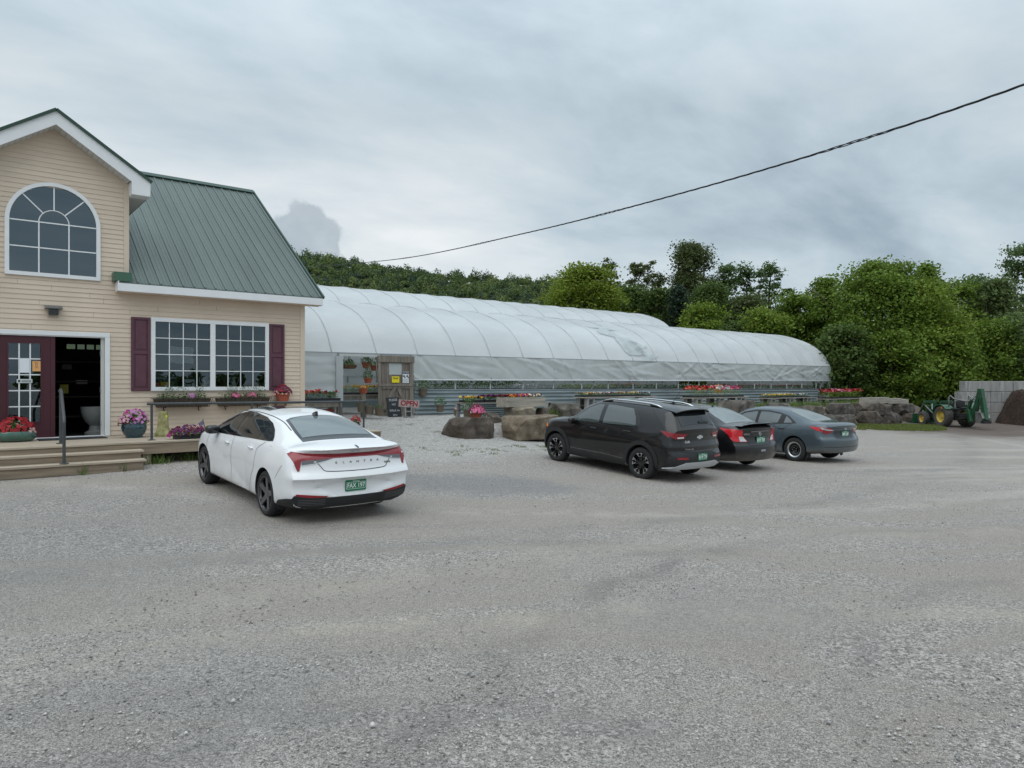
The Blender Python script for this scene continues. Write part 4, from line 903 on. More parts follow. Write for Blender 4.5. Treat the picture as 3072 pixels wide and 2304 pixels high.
    glaze(B, root, RO, u([(3.42, .93), (2.3, .965), (1.2, 1.005), (.98, 1.025), (1.12, 1.11), (1.3, 1.215), (1.5, 1.295), (1.85, 1.35), (2.3, 1.355), (2.65, 1.30), (3.05, 1.13)]),
          [u([(3.2, .96), (2.18, .99), (2.2, 1.315), (2.32, 1.315), (2.60, 1.265), (2.95, 1.115)]), u([(2.08, .992), (1.45, 1.02), (1.42, 1.235), (1.55, 1.285), (1.88, 1.32), (2.1, 1.318)]),
           u([(1.36, 1.022), (1.10, 1.038), (1.20, 1.11), (1.36, 1.205)])], m_g=M_CARGLASS)
    b0 = .60; t0 = 1.34 if V else 1.42
    rg = [(b0 - RO, y) for y in (-.56, 0, .56)] + [(.95 - RO, .53), (t0 - .05 - RO, .45), (t0 - RO, .3), (t0 + .02 - RO, 0), (t0 - RO, -.3), (t0 - .05 - RO, -.45), (.95 - RO, -.53)]
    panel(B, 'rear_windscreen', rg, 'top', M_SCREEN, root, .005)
    ws = [(3.3 - RO, y) for y in (.62, 0, -.62)] + [(2.85 - RO, -.53), (2.72 - RO, -.46), (2.70 - RO, 0), (2.72 - RO, .46), (2.85 - RO, .53)]
    panel(B, 'windscreen', ws, 'top', M_CARGLASS_D, root, .005)
    for sd in (1, -1):
        for pts in ([(3.3, .92), (3.32, .6), (3.2, .25)], [(2.22, .97), (2.25, .6), (2.22, .25)], [(1.12, 1.0), (1.34, .86), (1.36, .66), (1.5, .42), (1.58, .25)]): seam(B, 'door_seam', sx(u(pts)), 'side', root, sd=sd)
        if sd > 0: panel(B, 'fuel_flap', sx([(.80, .80), (.97, .80), (1.0, .83), (1.0, .93), (.97, .96), (.80, .955), (.78, .92), (.78, .83)]), 'side', P, root, .004, sd)
        if V:
            seam(B, 'bumper_seam', sx([(.60, .62), (.40, .70), (.22, .72)]), 'side', root, sd=sd, w=.005)
            panel(B, 'tail_lamp', [(sd * y, z) for y, z in ((.80, 1.01), (.70, .99), (.60, .92), (.50, .80), (.42, .70), (.62, .705), (.78, .72), (.80, .80))], 'rear', M_BRIGHTRED, root, .008, cell=.04)
            panel(B, 'tail_lamp_tip', sx([(.16, .74), (.14, .98), (.50, 1.01), (.62, 1.015), (.45, .93), (.28, .82)]), 'side', M_BRIGHTRED, root, .007, sd, cell=.04)
            panel(B, 'indicator_lamp', [(sd * y, z) for y, z in ((.53, .82), (.44, .71), (.62, .712), (.645, .83))], 'rear', M_CLEAR, root, .011, cell=.04)
        else:
            panel(B, 'tail_lamp', [(sd * y, z) for y, z in ((.83, .955), (.70, .92), (.56, .885), (.44, .865), (.50, .815), (.62, .775), (.72, .775), (.80, .85))], 'rear', M_RED, root, .008, cell=.04)
            panel(B, 'tail_lamp_tip', sx([(.14, .80), (.12, .93), (.40, .955), (.58, .965), (.40, .88)]), 'side', M_BRIGHTRED, root, .007, sd, cell=.04)
            panel(B, 'indicator_lamp', [(sd * y, z) for y, z in ((.80, .94), (.62, .90), (.44, .867), (.50, .856), (.64, .862), (.78, .89))], 'rear', M_CLEAR, root, .012, cell=.04)
            panel(B, 'rain_visor', sx(u([(3.0, 1.12), (2.65, 1.29), (2.3, 1.35), (1.85, 1.345), (1.5, 1.29), (1.5, 1.265), (1.86, 1.315), (2.3, 1.32), (2.62, 1.265), (2.95, 1.11)])), 'side', M_GLOSSBLK, root, .02, sd)
    if V:
        sp = [(-.62, 1.075), (-.58, 1.105), (0, 1.12), (.58, 1.105), (.62, 1.075)]
        V_ = []; F = []
        for i in range(13):
            y = -.64 + 1.28 * i / 12; e = (abs(y) / .64) ** 4
            V_ += [(.30 - RO, y, 1.10 - e * .03), (.10 - RO, y, 1.135 - e * .06), (.05 - RO + e * .06, y, 1.125 - e * .06), (.12 - RO, y, 1.085 - e * .03)]
        F = [(i * 4 + j, i * 4 + (j + 1) % 4, (i + 1) * 4 + (j + 1) % 4, (i + 1) * 4 + j) for i in range(12) for j in range(4)] + [(3, 2, 1, 0), (48, 49, 50, 51)]
        mesh_obj('boot_spoiler', V_, F, P, root, smooth=True, autosmooth=35)
        seam(B, 'boot_seam', [(.60, 1.0), (.57, .92), (.40, .68), (.36, .62), (0, .61), (-.36, .62), (-.40, .68), (-.57, .92), (-.60, 1.0)], 'rear', root, w=.008)
        rear_text(root, B, 'lettering', 'VERSA', .055, .43, .875, M_ALLOY, sx=1.2)
        plate(root, B, .73, -.02, .30, 'JGW 783', size=.09); zE = .875
        p, nr, _ = B.hit('rear', -.02, zE); M = face_matrix(p + nr * .006, (0, -1, 0), (0, 0, 1)); em = MB()
        em.tube([M @ Vector((.040 * math.cos(a), .040 * math.sin(a), 0)) for a in np.linspace(0, 2 * math.pi, 25)], .006, 6, cap=False); em.bar(M @ Vector((-.05, 0, 0)), M @ Vector((.05, 0, 0)), .016, .008)
        em.build('emblem', M_CHROME, root)
        seam(B, 'chrome_strip', [(.30, .935), (0, .94), (-.36, .935)], 'rear', root, w=.018, off=.012, m=mat('dull_chrome', (.25, .26, .27), .3, .8))
        st = MB()
        for z in (.50, .475):
            p, nr, _ = B.hit('rear', -.05, z); st.box(p + nr * .003, (.004, .16, .012))
        st.build('bumper_sticker', mat('pale_sticker', (.5, .5, .62), .6), root)
        m = MB(); z0 = B.hit('top', 1.48 - RO, 0)[0].z; m.lathe([(.03, -.01), (.024, .02), (.0, .03)], 10, c=(1.48 - RO, 0, z0)); m.tube([(1.48 - RO, 0, z0 + .01), (1.30 - RO, 0, z0 + .11)], .004, 5); m.build('aerial', M_TRIM, root)
    else:
        panel(B, 'plate_recess', [(-.40, .85), (.40, .85), (.46, .80), (.36, .665), (-.36, .665), (-.46, .80)], 'rear', mat('shaded_slate_paint', (.03, .036, .043), .4), root, .004, cell=.05)  # sheet in darkened body paint: shade of the recess put into the colour
        seam(B, 'boot_seam', [(.66, .99), (.55, .86), (.48, .76), (.40, .655), (0, .648), (-.40, .655), (-.48, .76), (-.55, .86), (-.66, .99)], 'rear', root, w=.008)
        plate(root, B, .755, 0, .30, 'HMA 268', size=.09)
        p, nr, _ = B.hit('rear', 0, .905); M = face_matrix(p + nr * .006, (0, -1, 0), (0, 0, 1)); em = MB()
        for a_, b_, cy in ((.052, .037, 0), (.022, .034, -.002), (.038, .014, .018)): em.tube([M @ Vector((a_ * math.cos(t), b_ * math.sin(t) + cy, 0)) for t in np.linspace(0, 2 * math.pi, 25)], .005, 6, cap=False)
        em.build('emblem', M_CHROME, root)
        seam(B, 'bumper_seam', [(.84, .44), (.5, .425), (0, .42), (-.5, .425), (-.84, .44)], 'rear', root, w=.010)
        for sd in (1, -1): blob('mud_flap', (-.37, sd * .76, .20), (.02, .17, .20), M_TRIM, root)
    handles(root, B, [2.42 - RO, 1.38 - RO] if V else [2.5 - RO, 1.42 - RO], [.875, .915] if V else [.85, .885], P, slope=2)
    mirror_pair(root, 3.05 - RO, .76 if V else .80, 1.03 if V else .99, P, (.14, .21, .14))
    return root
white_sedan(); black_suv(); small_sedan('versa'); small_sedan('corolla')
# ================================================================== shop building, deck and what stands on it
YF = 17.2; XR = 7.06
M_SIDING = mat('beige_vinyl_siding', (.62, .512, .408), .55, var=.06, vscale=.9, island=.025)
M_WHITE = mat('white_vinyl_trim', (.74, .76, .77), .45, var=.03, vscale=3)
M_ROOF = mat('green_metal_roof', (.092, .120, .106), .42, .1, var=.14, vscale=1.3, stretch=(1, .2, .2), coat=.12)
M_ROOFDK = mat('dark_green_edge', (.025, .06, .042), .4)
M_BURG = mat('burgundy_paint', (.062, .014, .022), .42, var=.08, vscale=3)
M_SHUT = mat('plum_shutter', (.105, .040, .058), .5, var=.12, vscale=5)
M_DECK = mat('weathered_deck_wood', (.40, .335, .26), .8, var=.22, vscale=2.0, stretch=(.5, 9, 9), bump=.004, bscale=30)
M_DECKF = mat('stained_fascia_wood', (.255, .20, .145), .8, var=.3, vscale=2.2, stretch=(.5, 9, 7), bump=.004, bscale=30)
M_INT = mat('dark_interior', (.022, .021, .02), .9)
M_PIPE = mat('grey_painted_pipe', (.055, .062, .066), .45, var=.15, vscale=8)
M_WINGLASS = glass_mat('window_glass', (.70, .77, .80), 2.0)
M_DARKGLASS = glass_mat('dark_window_glass', (.20, .25, .28), 2.3)
bld = thing('shop_building', 'beige clapboard shop with a green metal roof and arched gable window', 'building', (0, YF, -1.6))
OFF = Vector((0, YF, -1.6))
def bpart(mb, name, m, **kw):
    parent = kw.pop('parent', bld); mb.v = [(v[0] - OFF.x, v[1] - OFF.y, v[2] - OFF.z) for v in mb.v]
    return mb.build(name, m, parent, **kw)
GC, GH = 1.754, 1.36                      # gable centre, half width
SLP = math.tan(R(33.6)); APEX = 5.48
def roofline(x): return APEX - .30 - abs(x - GC) * SLP
def build_walls():
    mb = MB(); e = .1
    holes = [(.80, 2.67, -1.16, .97), (3.60, 6.12, -.14, 1.40)]
    z = -1.22
    def arch(zb, zt):
        zm = (zb + zt) / 2
        if zm < 2.2 or zm > 4.03: return None
        hw = .78 if zm < 3.25 else math.sqrt(max(0, .78 ** 2 - (zm - 3.25) ** 2)); return (GC - hw, GC + hw)
    def course(x0b, x1b, x0t, x1t, zb, zt):
        mb.add([(x0b, YF - .013, zb), (x1b, YF - .013, zb), (x1t, YF - .001, zt), (x0t, YF - .001, zt), (x0b, YF, zb), (x1b, YF, zb)], [(0, 1, 2, 3), (4, 5, 1, 0)])
    while z < 5.2:
        zt = z + e
        if z < 1.94: lo, hi = -4.0, XR
        elif z < 2.42: lo, hi = -4.0, GC + GH
        else: lo, hi = GC - GH, GC + GH
        cuts = []
        for (a, b_, c, d) in holes:
            if (z + zt) / 2 > c and (z + zt) / 2 < d: cuts.append((a, b_))
        ar = arch(z, zt)
        if ar: cuts.append(ar)
        segs = [(lo, hi)]
        for a, b_ in cuts:
            ns = []
            for s0, s1 in segs:
                if b_ <= s0 or a >= s1: ns.append((s0, s1)); continue
                if a > s0: ns.append((s0, a))
                if b_ < s1: ns.append((b_, s1))
            segs = ns
        for s0, s1 in segs:
            w = lambda zz: (APEX - .28 - zz) / SLP
            if zt > 2.42 and w(zt) < GH:
                wb, wt = min(GH, w(z)), max(.0, w(zt))
                if wb <= 0: continue
                a0, a1, b0, b1 = max(s0, GC - wb), min(s1, GC + wb), max(s0, GC - wt), min(s1, GC + wt)
                if a1 > a0: course(a0, a1, b0 if b1 > b0 else (a0 + a1) / 2, b1 if b1 > b0 else (a0 + a1) / 2, z, zt)
            else:                                                     # boards lapped end to end at odd places
                q0 = s0
                while s1 - q0 > .01:
                    q1 = min(s1, q0 + 2.0 + 1.9 * random.random())
                    if s1 - q1 < .5: q1 = s1
                    course(q0, q1 - (.003 if q1 < s1 else 0), q0, q1 - (.003 if q1 < s1 else 0), z, zt); q0 = q1
        z = zt
    # right end wall (faces +x), gabled under the main roof
    z = -1.5; y1 = 27.0
    while z < 5.7:
        zt = z + e
        def yr(zz):
            t = (zz - 1.9) / .72
            return (YF, y1) if zz < 1.95 else (max(YF, 16.9 + t), min(y1, 27.3 - t))
        a, b_ = yr(z), yr(zt)
        if b_[1] > b_[0]: mb.add([(XR + .013, a[0], z), (XR + .013, a[1], z), (XR + .001, b_[1], zt), (XR + .001, b_[0], zt)], [(0, 1, 2, 3)])
        z = zt
    # dormer cheek walls
    for sx in (-1, 1):
        x = GC + sx * GH; z = 2.2
        while z < 4.3:
            yb = YF + max(0, (z - 2.0) / .72); mb.add([(x, YF, z), (x, YF + max(.2, (z - 2.2) / .72), z), (x, YF + max(.2, (z + e - 2.2) / .72), z + e), (x, YF, z + e)], [(0, 1, 2, 3) if sx > 0 else (3, 2, 1, 0)]); z += e
    bpart(mb, 'wall', M_SIDING)
    # inner lining and the far wall with its high window, so that door and windows look into a dark room
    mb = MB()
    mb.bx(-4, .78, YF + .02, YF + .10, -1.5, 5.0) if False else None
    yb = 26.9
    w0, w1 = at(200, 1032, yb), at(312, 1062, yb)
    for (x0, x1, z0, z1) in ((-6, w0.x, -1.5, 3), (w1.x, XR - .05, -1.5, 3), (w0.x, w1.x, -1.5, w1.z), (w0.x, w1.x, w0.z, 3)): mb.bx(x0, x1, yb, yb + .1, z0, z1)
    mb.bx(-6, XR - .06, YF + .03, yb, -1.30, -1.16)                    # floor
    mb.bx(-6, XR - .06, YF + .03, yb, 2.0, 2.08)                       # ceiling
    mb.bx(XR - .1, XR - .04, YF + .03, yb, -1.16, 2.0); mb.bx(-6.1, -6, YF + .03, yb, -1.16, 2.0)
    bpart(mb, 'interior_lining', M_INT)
    mb = MB()
    for i in range(1, 4): x = w0.x + (w1.x - w0.x) * i / 4; mb.bx(x - .03, x + .03, yb - .03, yb - .001, w1.z, w0.z)
    bpart(mb, 'far_window_bars', M_INT)
    # shell behind the upper gable wall
    mb = MB(); mb.bx(GC - 1.3, GC + 1.3, YF + 1.2, YF + 1.25, 2.1, 4.4); bpart(mb, 'attic_lining', M_INT)
    # trim
    mb = MB(); mb.bx(XR - .10, XR + .016, YF - .022, YF + .10, -1.3, 1.93); bpart(mb, 'corner_trim', mat('corner_beige', (.63, .525, .42), .5))
    mb = MB(); mb.bx(GC + GH - .09, GC + GH + .012, YF - .022, YF + .08, 2.36, roofline(GC + GH) + .06); bpart(mb, 'corner_trim', M_SIDING)
build_walls()
def roofs():
    # main roof, front and back slopes with ribs
    ye, ze, yr, zr = 16.88, 2.13, 22.1, 5.89
    d = Vector((0, yr - ye, zr - ze)); Ls = d.length; u = d / Ls; nrm = Vector((0, -u.z, u.y))
    mb = MB()
    def slope(x0, x1, y0, z0, y1, z1, th=.035):
        mb.add([(x0, y0, z0), (x1, y0, z0), (x1, y1, z1), (x0, y1, z1), (x0, y0, z0 - th), (x1, y0, z0 - th), (x1, y1, z1 - th), (x0, y1, z1 - th)], [(0, 1, 2, 3), (7, 6, 5, 4), (4, 5, 1, 0), (5, 6, 2, 1), (6, 7, 3, 2), (7, 4, 0, 3)])
    slope(2.88, 7.42, ye, ze, yr, zr)
    slope(-4.5, .62, ye, ze, yr, zr); slope(.625, 2.875, 19.4, ze + (19.4 - ye) * .7203, yr, zr)
    slope(7.42, -4.5, 27.32, ze, yr + .001, zr)
    x = 7.36
    k = 0
    while x > 2.95:
        a = Vector((x, ye + .01, ze + .012)); b_ = a + u * (Ls - .1)
        mb.bar(a, b_, .035 if k % 4 else .05, .03, up=nrm); 
        if x - .07 > 2.92:
            for dx in (.075, .15): mb.bar(a + Vector((-dx, 0, -.006)), b_ + Vector((-dx, 0, -.006)), .02, .012, up=nrm)
        x -= .2286; k += 1
    # dormer roof slopes
    for sx in (-1, 1):
        x1 = GC + sx * 1.73
        V = [(GC, 16.83, APEX), (x1, 16.83, APEX - 1.73 * SLP), (x1, 16.83 + 3.6, APEX - 1.73 * SLP), (GC, 21.6, APEX)]
        V += [(a, b_, c - .035) for a, b_, c in V]; F = [(0, 1, 2, 3), (7, 6, 5, 4), (0, 4, 5, 1), (1, 5, 6, 2), (2, 6, 7, 3), (3, 7, 4, 0)]
        mb.add(V, F if sx < 0 else [f[::-1] for f in F])
        for i in range(1, 7):
            xx = GC + sx * .25 * i; mb.bar((xx, 16.85, APEX - abs(xx - GC) * SLP + .012), (xx, 20.5, APEX - abs(xx - GC) * SLP + .012), .035, .03)
    ro = bpart(mb, 'roof', M_ROOF)
    mb = MB(); mb.bar((-4.5, yr - .09, zr - .02), (7.43, yr - .09, zr - .02), .2, .03, up=nrm); mb.bar((-4.5, yr, zr + .02), (7.43, yr, zr + .02), .06, .05); o = bpart(mb, 'ridge_cap', M_ROOFDK, parent=bld)
    mb = MB(); mb.bar((7.44, ye - .01, ze + .0), (7.44, yr, zr + .005), .045, .07, up=nrm); bpart(mb, 'rake_trim', M_ROOFDK)
    for sx in (-1, 1):
        mb = MB(); mb.bar((GC, 16.81, APEX + .0), (GC + sx * 1.75, 16.81, APEX - 1.75 * SLP + .0), .05, .055); bpart(mb, 'rake_trim', M_ROOFDK)
    mb = MB(); mb.bx(2.80, 3.13, 16.90, YF - .02, 2.31, 2.345); mb.add([(2.80, 16.88, 2.15), (3.13, 16.88, 2.15), (3.13, 16.90, 2.345), (2.80, 16.90, 2.345)], [(0, 1, 2, 3)]); mb.bx(3.10, 3.22, YF - .12, YF + .25, 2.19, 2.26)
    mb.bx(2.795, 2.805, 16.89, YF - .02, 2.15, 2.34); bpart(mb, 'flashing', mat('green_flashing', (.045, .11, .07), .4))
    # fascia and soffits
    mb = MB(); mb.bx(2.88, 7.42, 16.86, 16.885, 1.94, 2.105); mb.bx(2.86, 2.88, 16.86, YF, 1.94, 2.15)
    mb.bx(7.40, 7.425, 16.89, YF - .02, 1.94, 2.10); bpart(mb, 'fascia', M_WHITE)
    mb = MB(); mb.bx(2.885, 7.395, 16.89, YF - .016, 1.925, 1.94); bpart(mb, 'soffit', M_SIDING)
    mb = MB(); mb.bar((7.40, 16.95, 2.02), (7.40, yr, zr - .17), .025, .17, up=nrm); bpart(mb, 'fascia', M_WHITE)
    for sx in (-1, 1):
        mb = MB(); a = Vector((GC, 16.84, APEX - .155)); b_ = Vector((GC + sx * 1.72, 16.84, APEX - .155 - 1.72 * SLP))
        # rake board with plumb cut at the apex
        h0, h1 = .03, .30; V = []
        for y in (16.825, 16.855):
            V += [(GC, y, APEX - h0), (GC + sx * 1.72, y, APEX - h0 - 1.72 * SLP), (GC + sx * 1.72, y, APEX - h1 - 1.72 * SLP - .0), (GC, y, APEX - h1)]
        F = [(0, 1, 2, 3), (7, 6, 5, 4), (0, 4, 5, 1), (1, 5, 6, 2), (2, 6, 7, 3), (3, 7, 4, 0)]
        mb.add(V, F if sx < 0 else [f[::-1] for f in F])
        # boxed return at the foot of the rake
        x0, x1 = GC + sx * 1.36, GC + sx * 1.715; zb = APEX - .30 - 1.72 * SLP
        mb.prism([(x0, zb - .03), (x1, zb - .03), (x1, zb + .24), (x0, zb + .24 + .355 * SLP)], (0, 16.822, 0), (1, 0, 0), (0, 0, 1), (0, .36, 0))
        bpart(mb, 'rake_board', M_WHITE)
        mb = MB(); n = 14                                            # ribbed soffit under the rake
        for i in range(n):
            t0, t1 = i / n * 1.34, (i + .93) / n * 1.34
            V = [(GC + sx * t, y, APEX - .285 - t * SLP) for t in (t0, t1) for y in (16.856, YF - .014)]
            mb.add(V + [(a, b2, c - .012) for a, b2, c in V], [(0, 1, 3, 2), (6, 7, 5, 4), (0, 2, 6, 4), (1, 5, 7, 3), (0, 4, 5, 1), (2, 3, 7, 6)])
        bpart(mb, 'soffit', mat('soffit_grey', (.55, .55, .53), .6))
        mb = MB(); mb.bx(x0, x1, YF - .014, YF + 2.6, zb - .02, zb + .0); bpart(mb, 'soffit', mat('soffit_grey', (.55, .55, .53), .6))
        mb = MB(); mb.bx(x1 - .012, x1 + .012, 17.19, YF + 2.4, zb - .02, zb + .25); bpart(mb, 'fascia', M_WHITE)
roofs()
def frame_rect(mb, x0, x1, z0, z1, w, y0, y1):
    mb.bx(x0, x1, y0, y1, z0, z0 + w); mb.bx(x0, x1, y0, y1, z1 - w, z1); mb.bx(x0, x0 + w, y0, y1, z0 + w, z1 - w); mb.bx(x1 - w, x1, y0, y1, z0 + w, z1 - w)
def windows():
    # arched window
    mb = MB(); n = 28; y0, y1 = YF - .05, YF + .03
    def archpts(r): return [(GC - r, 2.15 + (.826 - r))] + [(GC + r * math.cos(a), 3.25 + r * math.sin(a)) for a in np.linspace(math.pi, 0, n)] + [(GC + r, 2.15 + (.826 - r))]
    A, B_ = archpts(.826), archpts(.752); k = len(A); V = [(x, y0, z) for x, z in A] + [(x, y0, z) for x, z in B_] + [(x, y1, z) for x, z in A] + [(x, y1, z) for x, z in B_]; F = []
    for i in range(k):
        j = (i + 1) % k; F += [(i, i + k, j + k, j), (i + 2 * k, j + 2 * k, j + 3 * k, i + 3 * k), (i, j, j + 2 * k, i + 2 * k), (i + k, i + 3 * k, j + 3 * k, j + k)]
    mb.add(V, F); wf = bpart(mb, 'arched_window', M_WHITE)
    mb = MB(); mb.add([(x, YF - .005, z) for x, z in archpts(.76)], [tuple(range(len(A)))[::-1]]); bpart(mb, 'pane', M_DARKGLASS, parent=wf).parent = wf
    mb = MB(); ya, yb = YF - .022, YF - .008; w = .012
    mb.bx(GC - .75, GC + .75, ya, yb, 3.25 - w, 3.25 + w); mb.bx(GC - .75, GC + .75, ya, yb, 2.73 - w, 2.73 + w)
    for s in (-1, 1): mb.bx(GC + s * .26 - w, GC + s * .26 + w, ya - .002, yb - .002, 2.22, 3.25)
    for a in (45, 90, 135): mb.bar((GC + .26 * math.cos(R(a)), ya + .006, 3.25 + .26 * math.sin(R(a))), (GC + .755 * math.cos(R(a)), ya + .006, 3.25 + .755 * math.sin(R(a))), .014, .022, up=(0, 0, 1) if a != 90 else (1, 0, 0))
    mb.tube([(GC + .262 * math.cos(a), ya + .006, 3.25 + .262 * math.sin(a)) for a in np.linspace(0, math.pi, 21)], .011, 6)
    bpart(mb, 'muntins', M_WHITE, parent=wf)
    # double window
    x0, x1, z0, z1 = 3.556, 6.16, -.18, 1.44; mb = MB(); frame_rect(mb, x0, x1, z0, z1, .085, YF - .05, YF + .03); xm = (x0 + x1) / 2 + .0
    mb.bx(xm - .055, xm + .055, YF - .047, YF + .03, z0 + .085, z1 - .085); wf = bpart(mb, 'double_window', M_WHITE)
    for a, b_ in ((x0 + .085, xm - .055), (xm + .055, x1 - .085)):
        mb = MB(); mb.add([(a, YF - .004, z0 + .08), (b_, YF - .004, z0 + .08), (b_, YF - .004, z1 - .08), (a, YF - .004, z1 - .08)], [(0, 1, 2, 3)]); bpart(mb, 'pane', M_WINGLASS, parent=wf)
        mb = MB()
        for i in range(1, 4):
            x = a + (b_ - a) * i / 4; mb.bx(x - .009, x + .009, YF - .022, YF - .010, z0 + .085, z1 - .085); z = z0 + .085 + (z1 - z0 - .17) * i / 4; mb.bx(a, b_, YF - .020, YF - .012, z - .009, z + .009)
        bpart(mb, 'muntins', M_WHITE, parent=wf)
    for a, b_ in ((3.163, 3.54), (6.175, 6.55)):
        mb = MB(); frame_rect(mb, a, b_, -.18, 1.43, .055, YF - .045, YF - .005); mb.bx(a + .055, b_ - .055, YF - .040, YF - .006, .62, .70)
        for z_a, z_b in ((-.125, .62), (.70, 1.375)):
            mb.bx(a + .055, b_ - .055, YF - .022, YF - .006, z_a, z_b); mb.bx(a + .085, b_ - .085, YF - .034, YF - .021, z_a + .035, z_b - .035)
        bpart(mb, 'shutter', M_SHUT, bevel=.006)
    # door frame, the shut leaf with its 15 lights, the jamb with hinges of the open leaf
    mb = MB(); mb.bx(.70, 2.76, YF - .035, YF + .02, .965, 1.055); mb.bx(2.665, 2.76, YF - .035, YF + .02, -1.13, .962); mb.bx(.70, .79, YF - .035, YF + .02, -1.13, .962); mb.bx(.80, 2.665, YF - .02, YF + .08, .945, .964)
    bpart(mb, 'door_frame', M_WHITE, bevel=.004)
    mb = MB(); frame_rect(mb, .80, 1.763, -1.115, .94, .0, 0, 0) if False else None
    a, b_, z0, z1 = .985, 1.535, -.80, .80
    mb.bx(.80, a, YF + .02, YF + .065, -1.115, .94); mb.bx(b_, 1.763, YF + .02, YF + .065, -1.115, .94); mb.bx(a, b_, YF + .02, YF + .065, -1.115, z0); mb.bx(a, b_, YF + .02, YF + .065, z1, .94); mb.bx(1.70, 1.775, YF + .005, YF + .019, -1.115, .94)
    frame_rect(mb, a - .02, b_ + .02, z0 - .02, z1 + .02, .03, YF + .008, YF + .0195)
    dr = bpart(mb, 'door', M_BURG)
    mb = MB(); mb.add([(a, YF + .04, z0), (b_, YF + .04, z0), (b_, YF + .04, z1), (a, YF + .04, z1)], [(0, 1, 2, 3)]); bpart(mb, 'pane', M_WINGLASS, parent=dr)
    mb = MB()
    for i in range(1, 3): x = a + (b_ - a) * i / 3; mb.bx(x - .012, x + .012, YF + .022, YF + .036, z0, z1)
    for i in range(1, 5): z = z0 + (z1 - z0) * i / 5; mb.bx(a, b_, YF + .024, YF + .034, z - .011, z + .011)
    bpart(mb, 'muntins', M_WHITE, parent=dr)
    mb = MB(); mb.bx(2.60, 2.664, YF + .03, YF + .10, -1.115, .945); jm = bpart(mb, 'door_jamb', mat('jamb_white', (.55, .55, .52), .6))
    for z in (.62, -.15, -.85): mb = MB(); mb.bx(2.585, 2.6, YF + .02, YF + .06, z - .06, z + .06); bpart(mb, 'hinge', mat('hinge_steel', (.35, .36, .37), .4, .8), parent=jm)
    mb = MB(); mb.bx(.80, 2.66, YF - .03, YF + .1, -1.15, -1.115); bpart(mb, 'threshold', M_WHITE)
    # notices on the shut door: paper sheet, orange hours card, sticker
    def card(name, px0, py0, px1, py1, m, y=YF + .012):
        p, q = at(px0, py0, y), at(px1, py1, y); mb = MB(); mb.bx(p.x, q.x, y - .003, y, q.z, p.z); return bpart(mb, name, m, parent=dr), p, q
    card('paper_sheet', 59, 1076, 88, 1118, mat('white_paper', (.72, .76, .80), .7))
    oc, p, q = card('hours_card', 97, 1083, 122, 1114, mat('orange_card', (.72, .38, .15), .7))
    for i, t in enumerate(('Mon-', 'Sat', '9-5', 'Sun', '10-4')):
        M = face_matrix(Vector(((p.x + q.x) / 2, YF + .0085, p.z - .025 - .028 * i)) - OFF, (1, 0, 0), (0, 0, 1)); text_obj('lettering', t, .034, mat('ink', (.02, .02, .025), .7), oc, M, depth=.0005)
    stc, p, q = card('window_sticker', 50, 1137, 97, 1149, mat('sticker_grey', (.55, .60, .60), .6))
    mb = MB(); c = (p.x + .04, (p.z + q.z) / 2); mb.lathe([(.022, 0), (.022, .002)], 14, c=(c[0], YF + .0075, c[1]), axis='Y'); bpart(mb, 'sticker_mark', mat('ink', (.02, .02, .025), .7), parent=stc)
    mb = MB()
    for dz in (.012, -.004, -.018): mb.bx(p.x + .08, q.x - .02, YF + .0065, YF + .0085, (p.z + q.z) / 2 + dz - .003, (p.z + q.z) / 2 + dz + .003)
    bpart(mb, 'sticker_print', mat('ink', (.02, .02, .025), .7), parent=stc)
    # floodlight over the door
    c = at(160, 935, YF - .05); mb = MB(); mb.bx(c.x - .10, c.x + .10, YF - .02, YF - .0, c.z - .12, c.z + .06); lt = bpart(mb, 'wall_light', mat('beige_plate', (.45, .40, .33), .6), bevel=.01)
    mb = MB(); mb.bx(c.x - .085, c.x + .085, YF - .13, YF - .021, c.z - .07, c.z + .05); bpart(mb, 'lamp_head', M_GLOSSBLK, parent=lt, bevel=.01)
    mb = MB(); mb.add([(c.x - .15, YF - .02, c.z + .13), (c.x + .15, YF - .02, c.z + .13), (c.x + .15, YF - .20, c.z + .06), (c.x - .15, YF - .20, c.z + .06)], [(0, 1, 2, 3)]); mb.bx(c.x - .15, c.x + .15, YF - .20, YF - .022, c.z + .052, c.z + .066); bpart(mb, 'lamp_hood', mat('grey_hood', (.12, .12, .12), .5), parent=lt)
windows()
# ------------------------------------------------------------------ deck and rails
DZ = -1.14; DY0 = 15.12
dk = thing('porch_deck', 'weathered wooden deck with two long steps along the shop front', 'deck', (2, 16, -1.62)); DOFF = Vector((2, 16, -1.62))
def dpart(mb, name, m, parent=dk, off=DOFF, **kw):
    mb.v = [(v[0] - off.x, v[1] - off.y, v[2] - off.z) for v in mb.v]; return mb.build(name, m, parent, **kw)
mb = MB(); y = DY0 - .02
while y < YF - .05:
    mb.bx(-4.5, 8.12, y, min(y + .138, YF - .03), DZ - .035, DZ); y += .144
dpart(mb, 'decking', M_DECK, bevel=.004)
mb = MB(); mb.bx(-4.5, 8.10, DY0, DY0 + .04, DZ - .24, DZ - .038); dpart(mb, 'fascia', M_DECKF)
mb = MB(); mb.bx(8.06, 8.10, DY0 + .042, YF - .04, DZ - .24, DZ - .038); dpart(mb, 'fascia', M_DECKF)
for x in (3.07, 5.5, 7.95): mb = MB(); mb.bx(x - .075, x + .075, DY0 + .045, DY0 + .19, -1.75, DZ - .04); dpart(mb, 'post', mat('pale_post_wood', (.30, .27, .19), .85, var=.2, vscale=3, stretch=(6, 6, .6)))
mb = MB(); mb.bx(-4.5, 8.0, 16.9, 17.1, -1.8, DZ - .05); dpart(mb, 'foundation', M_INT)
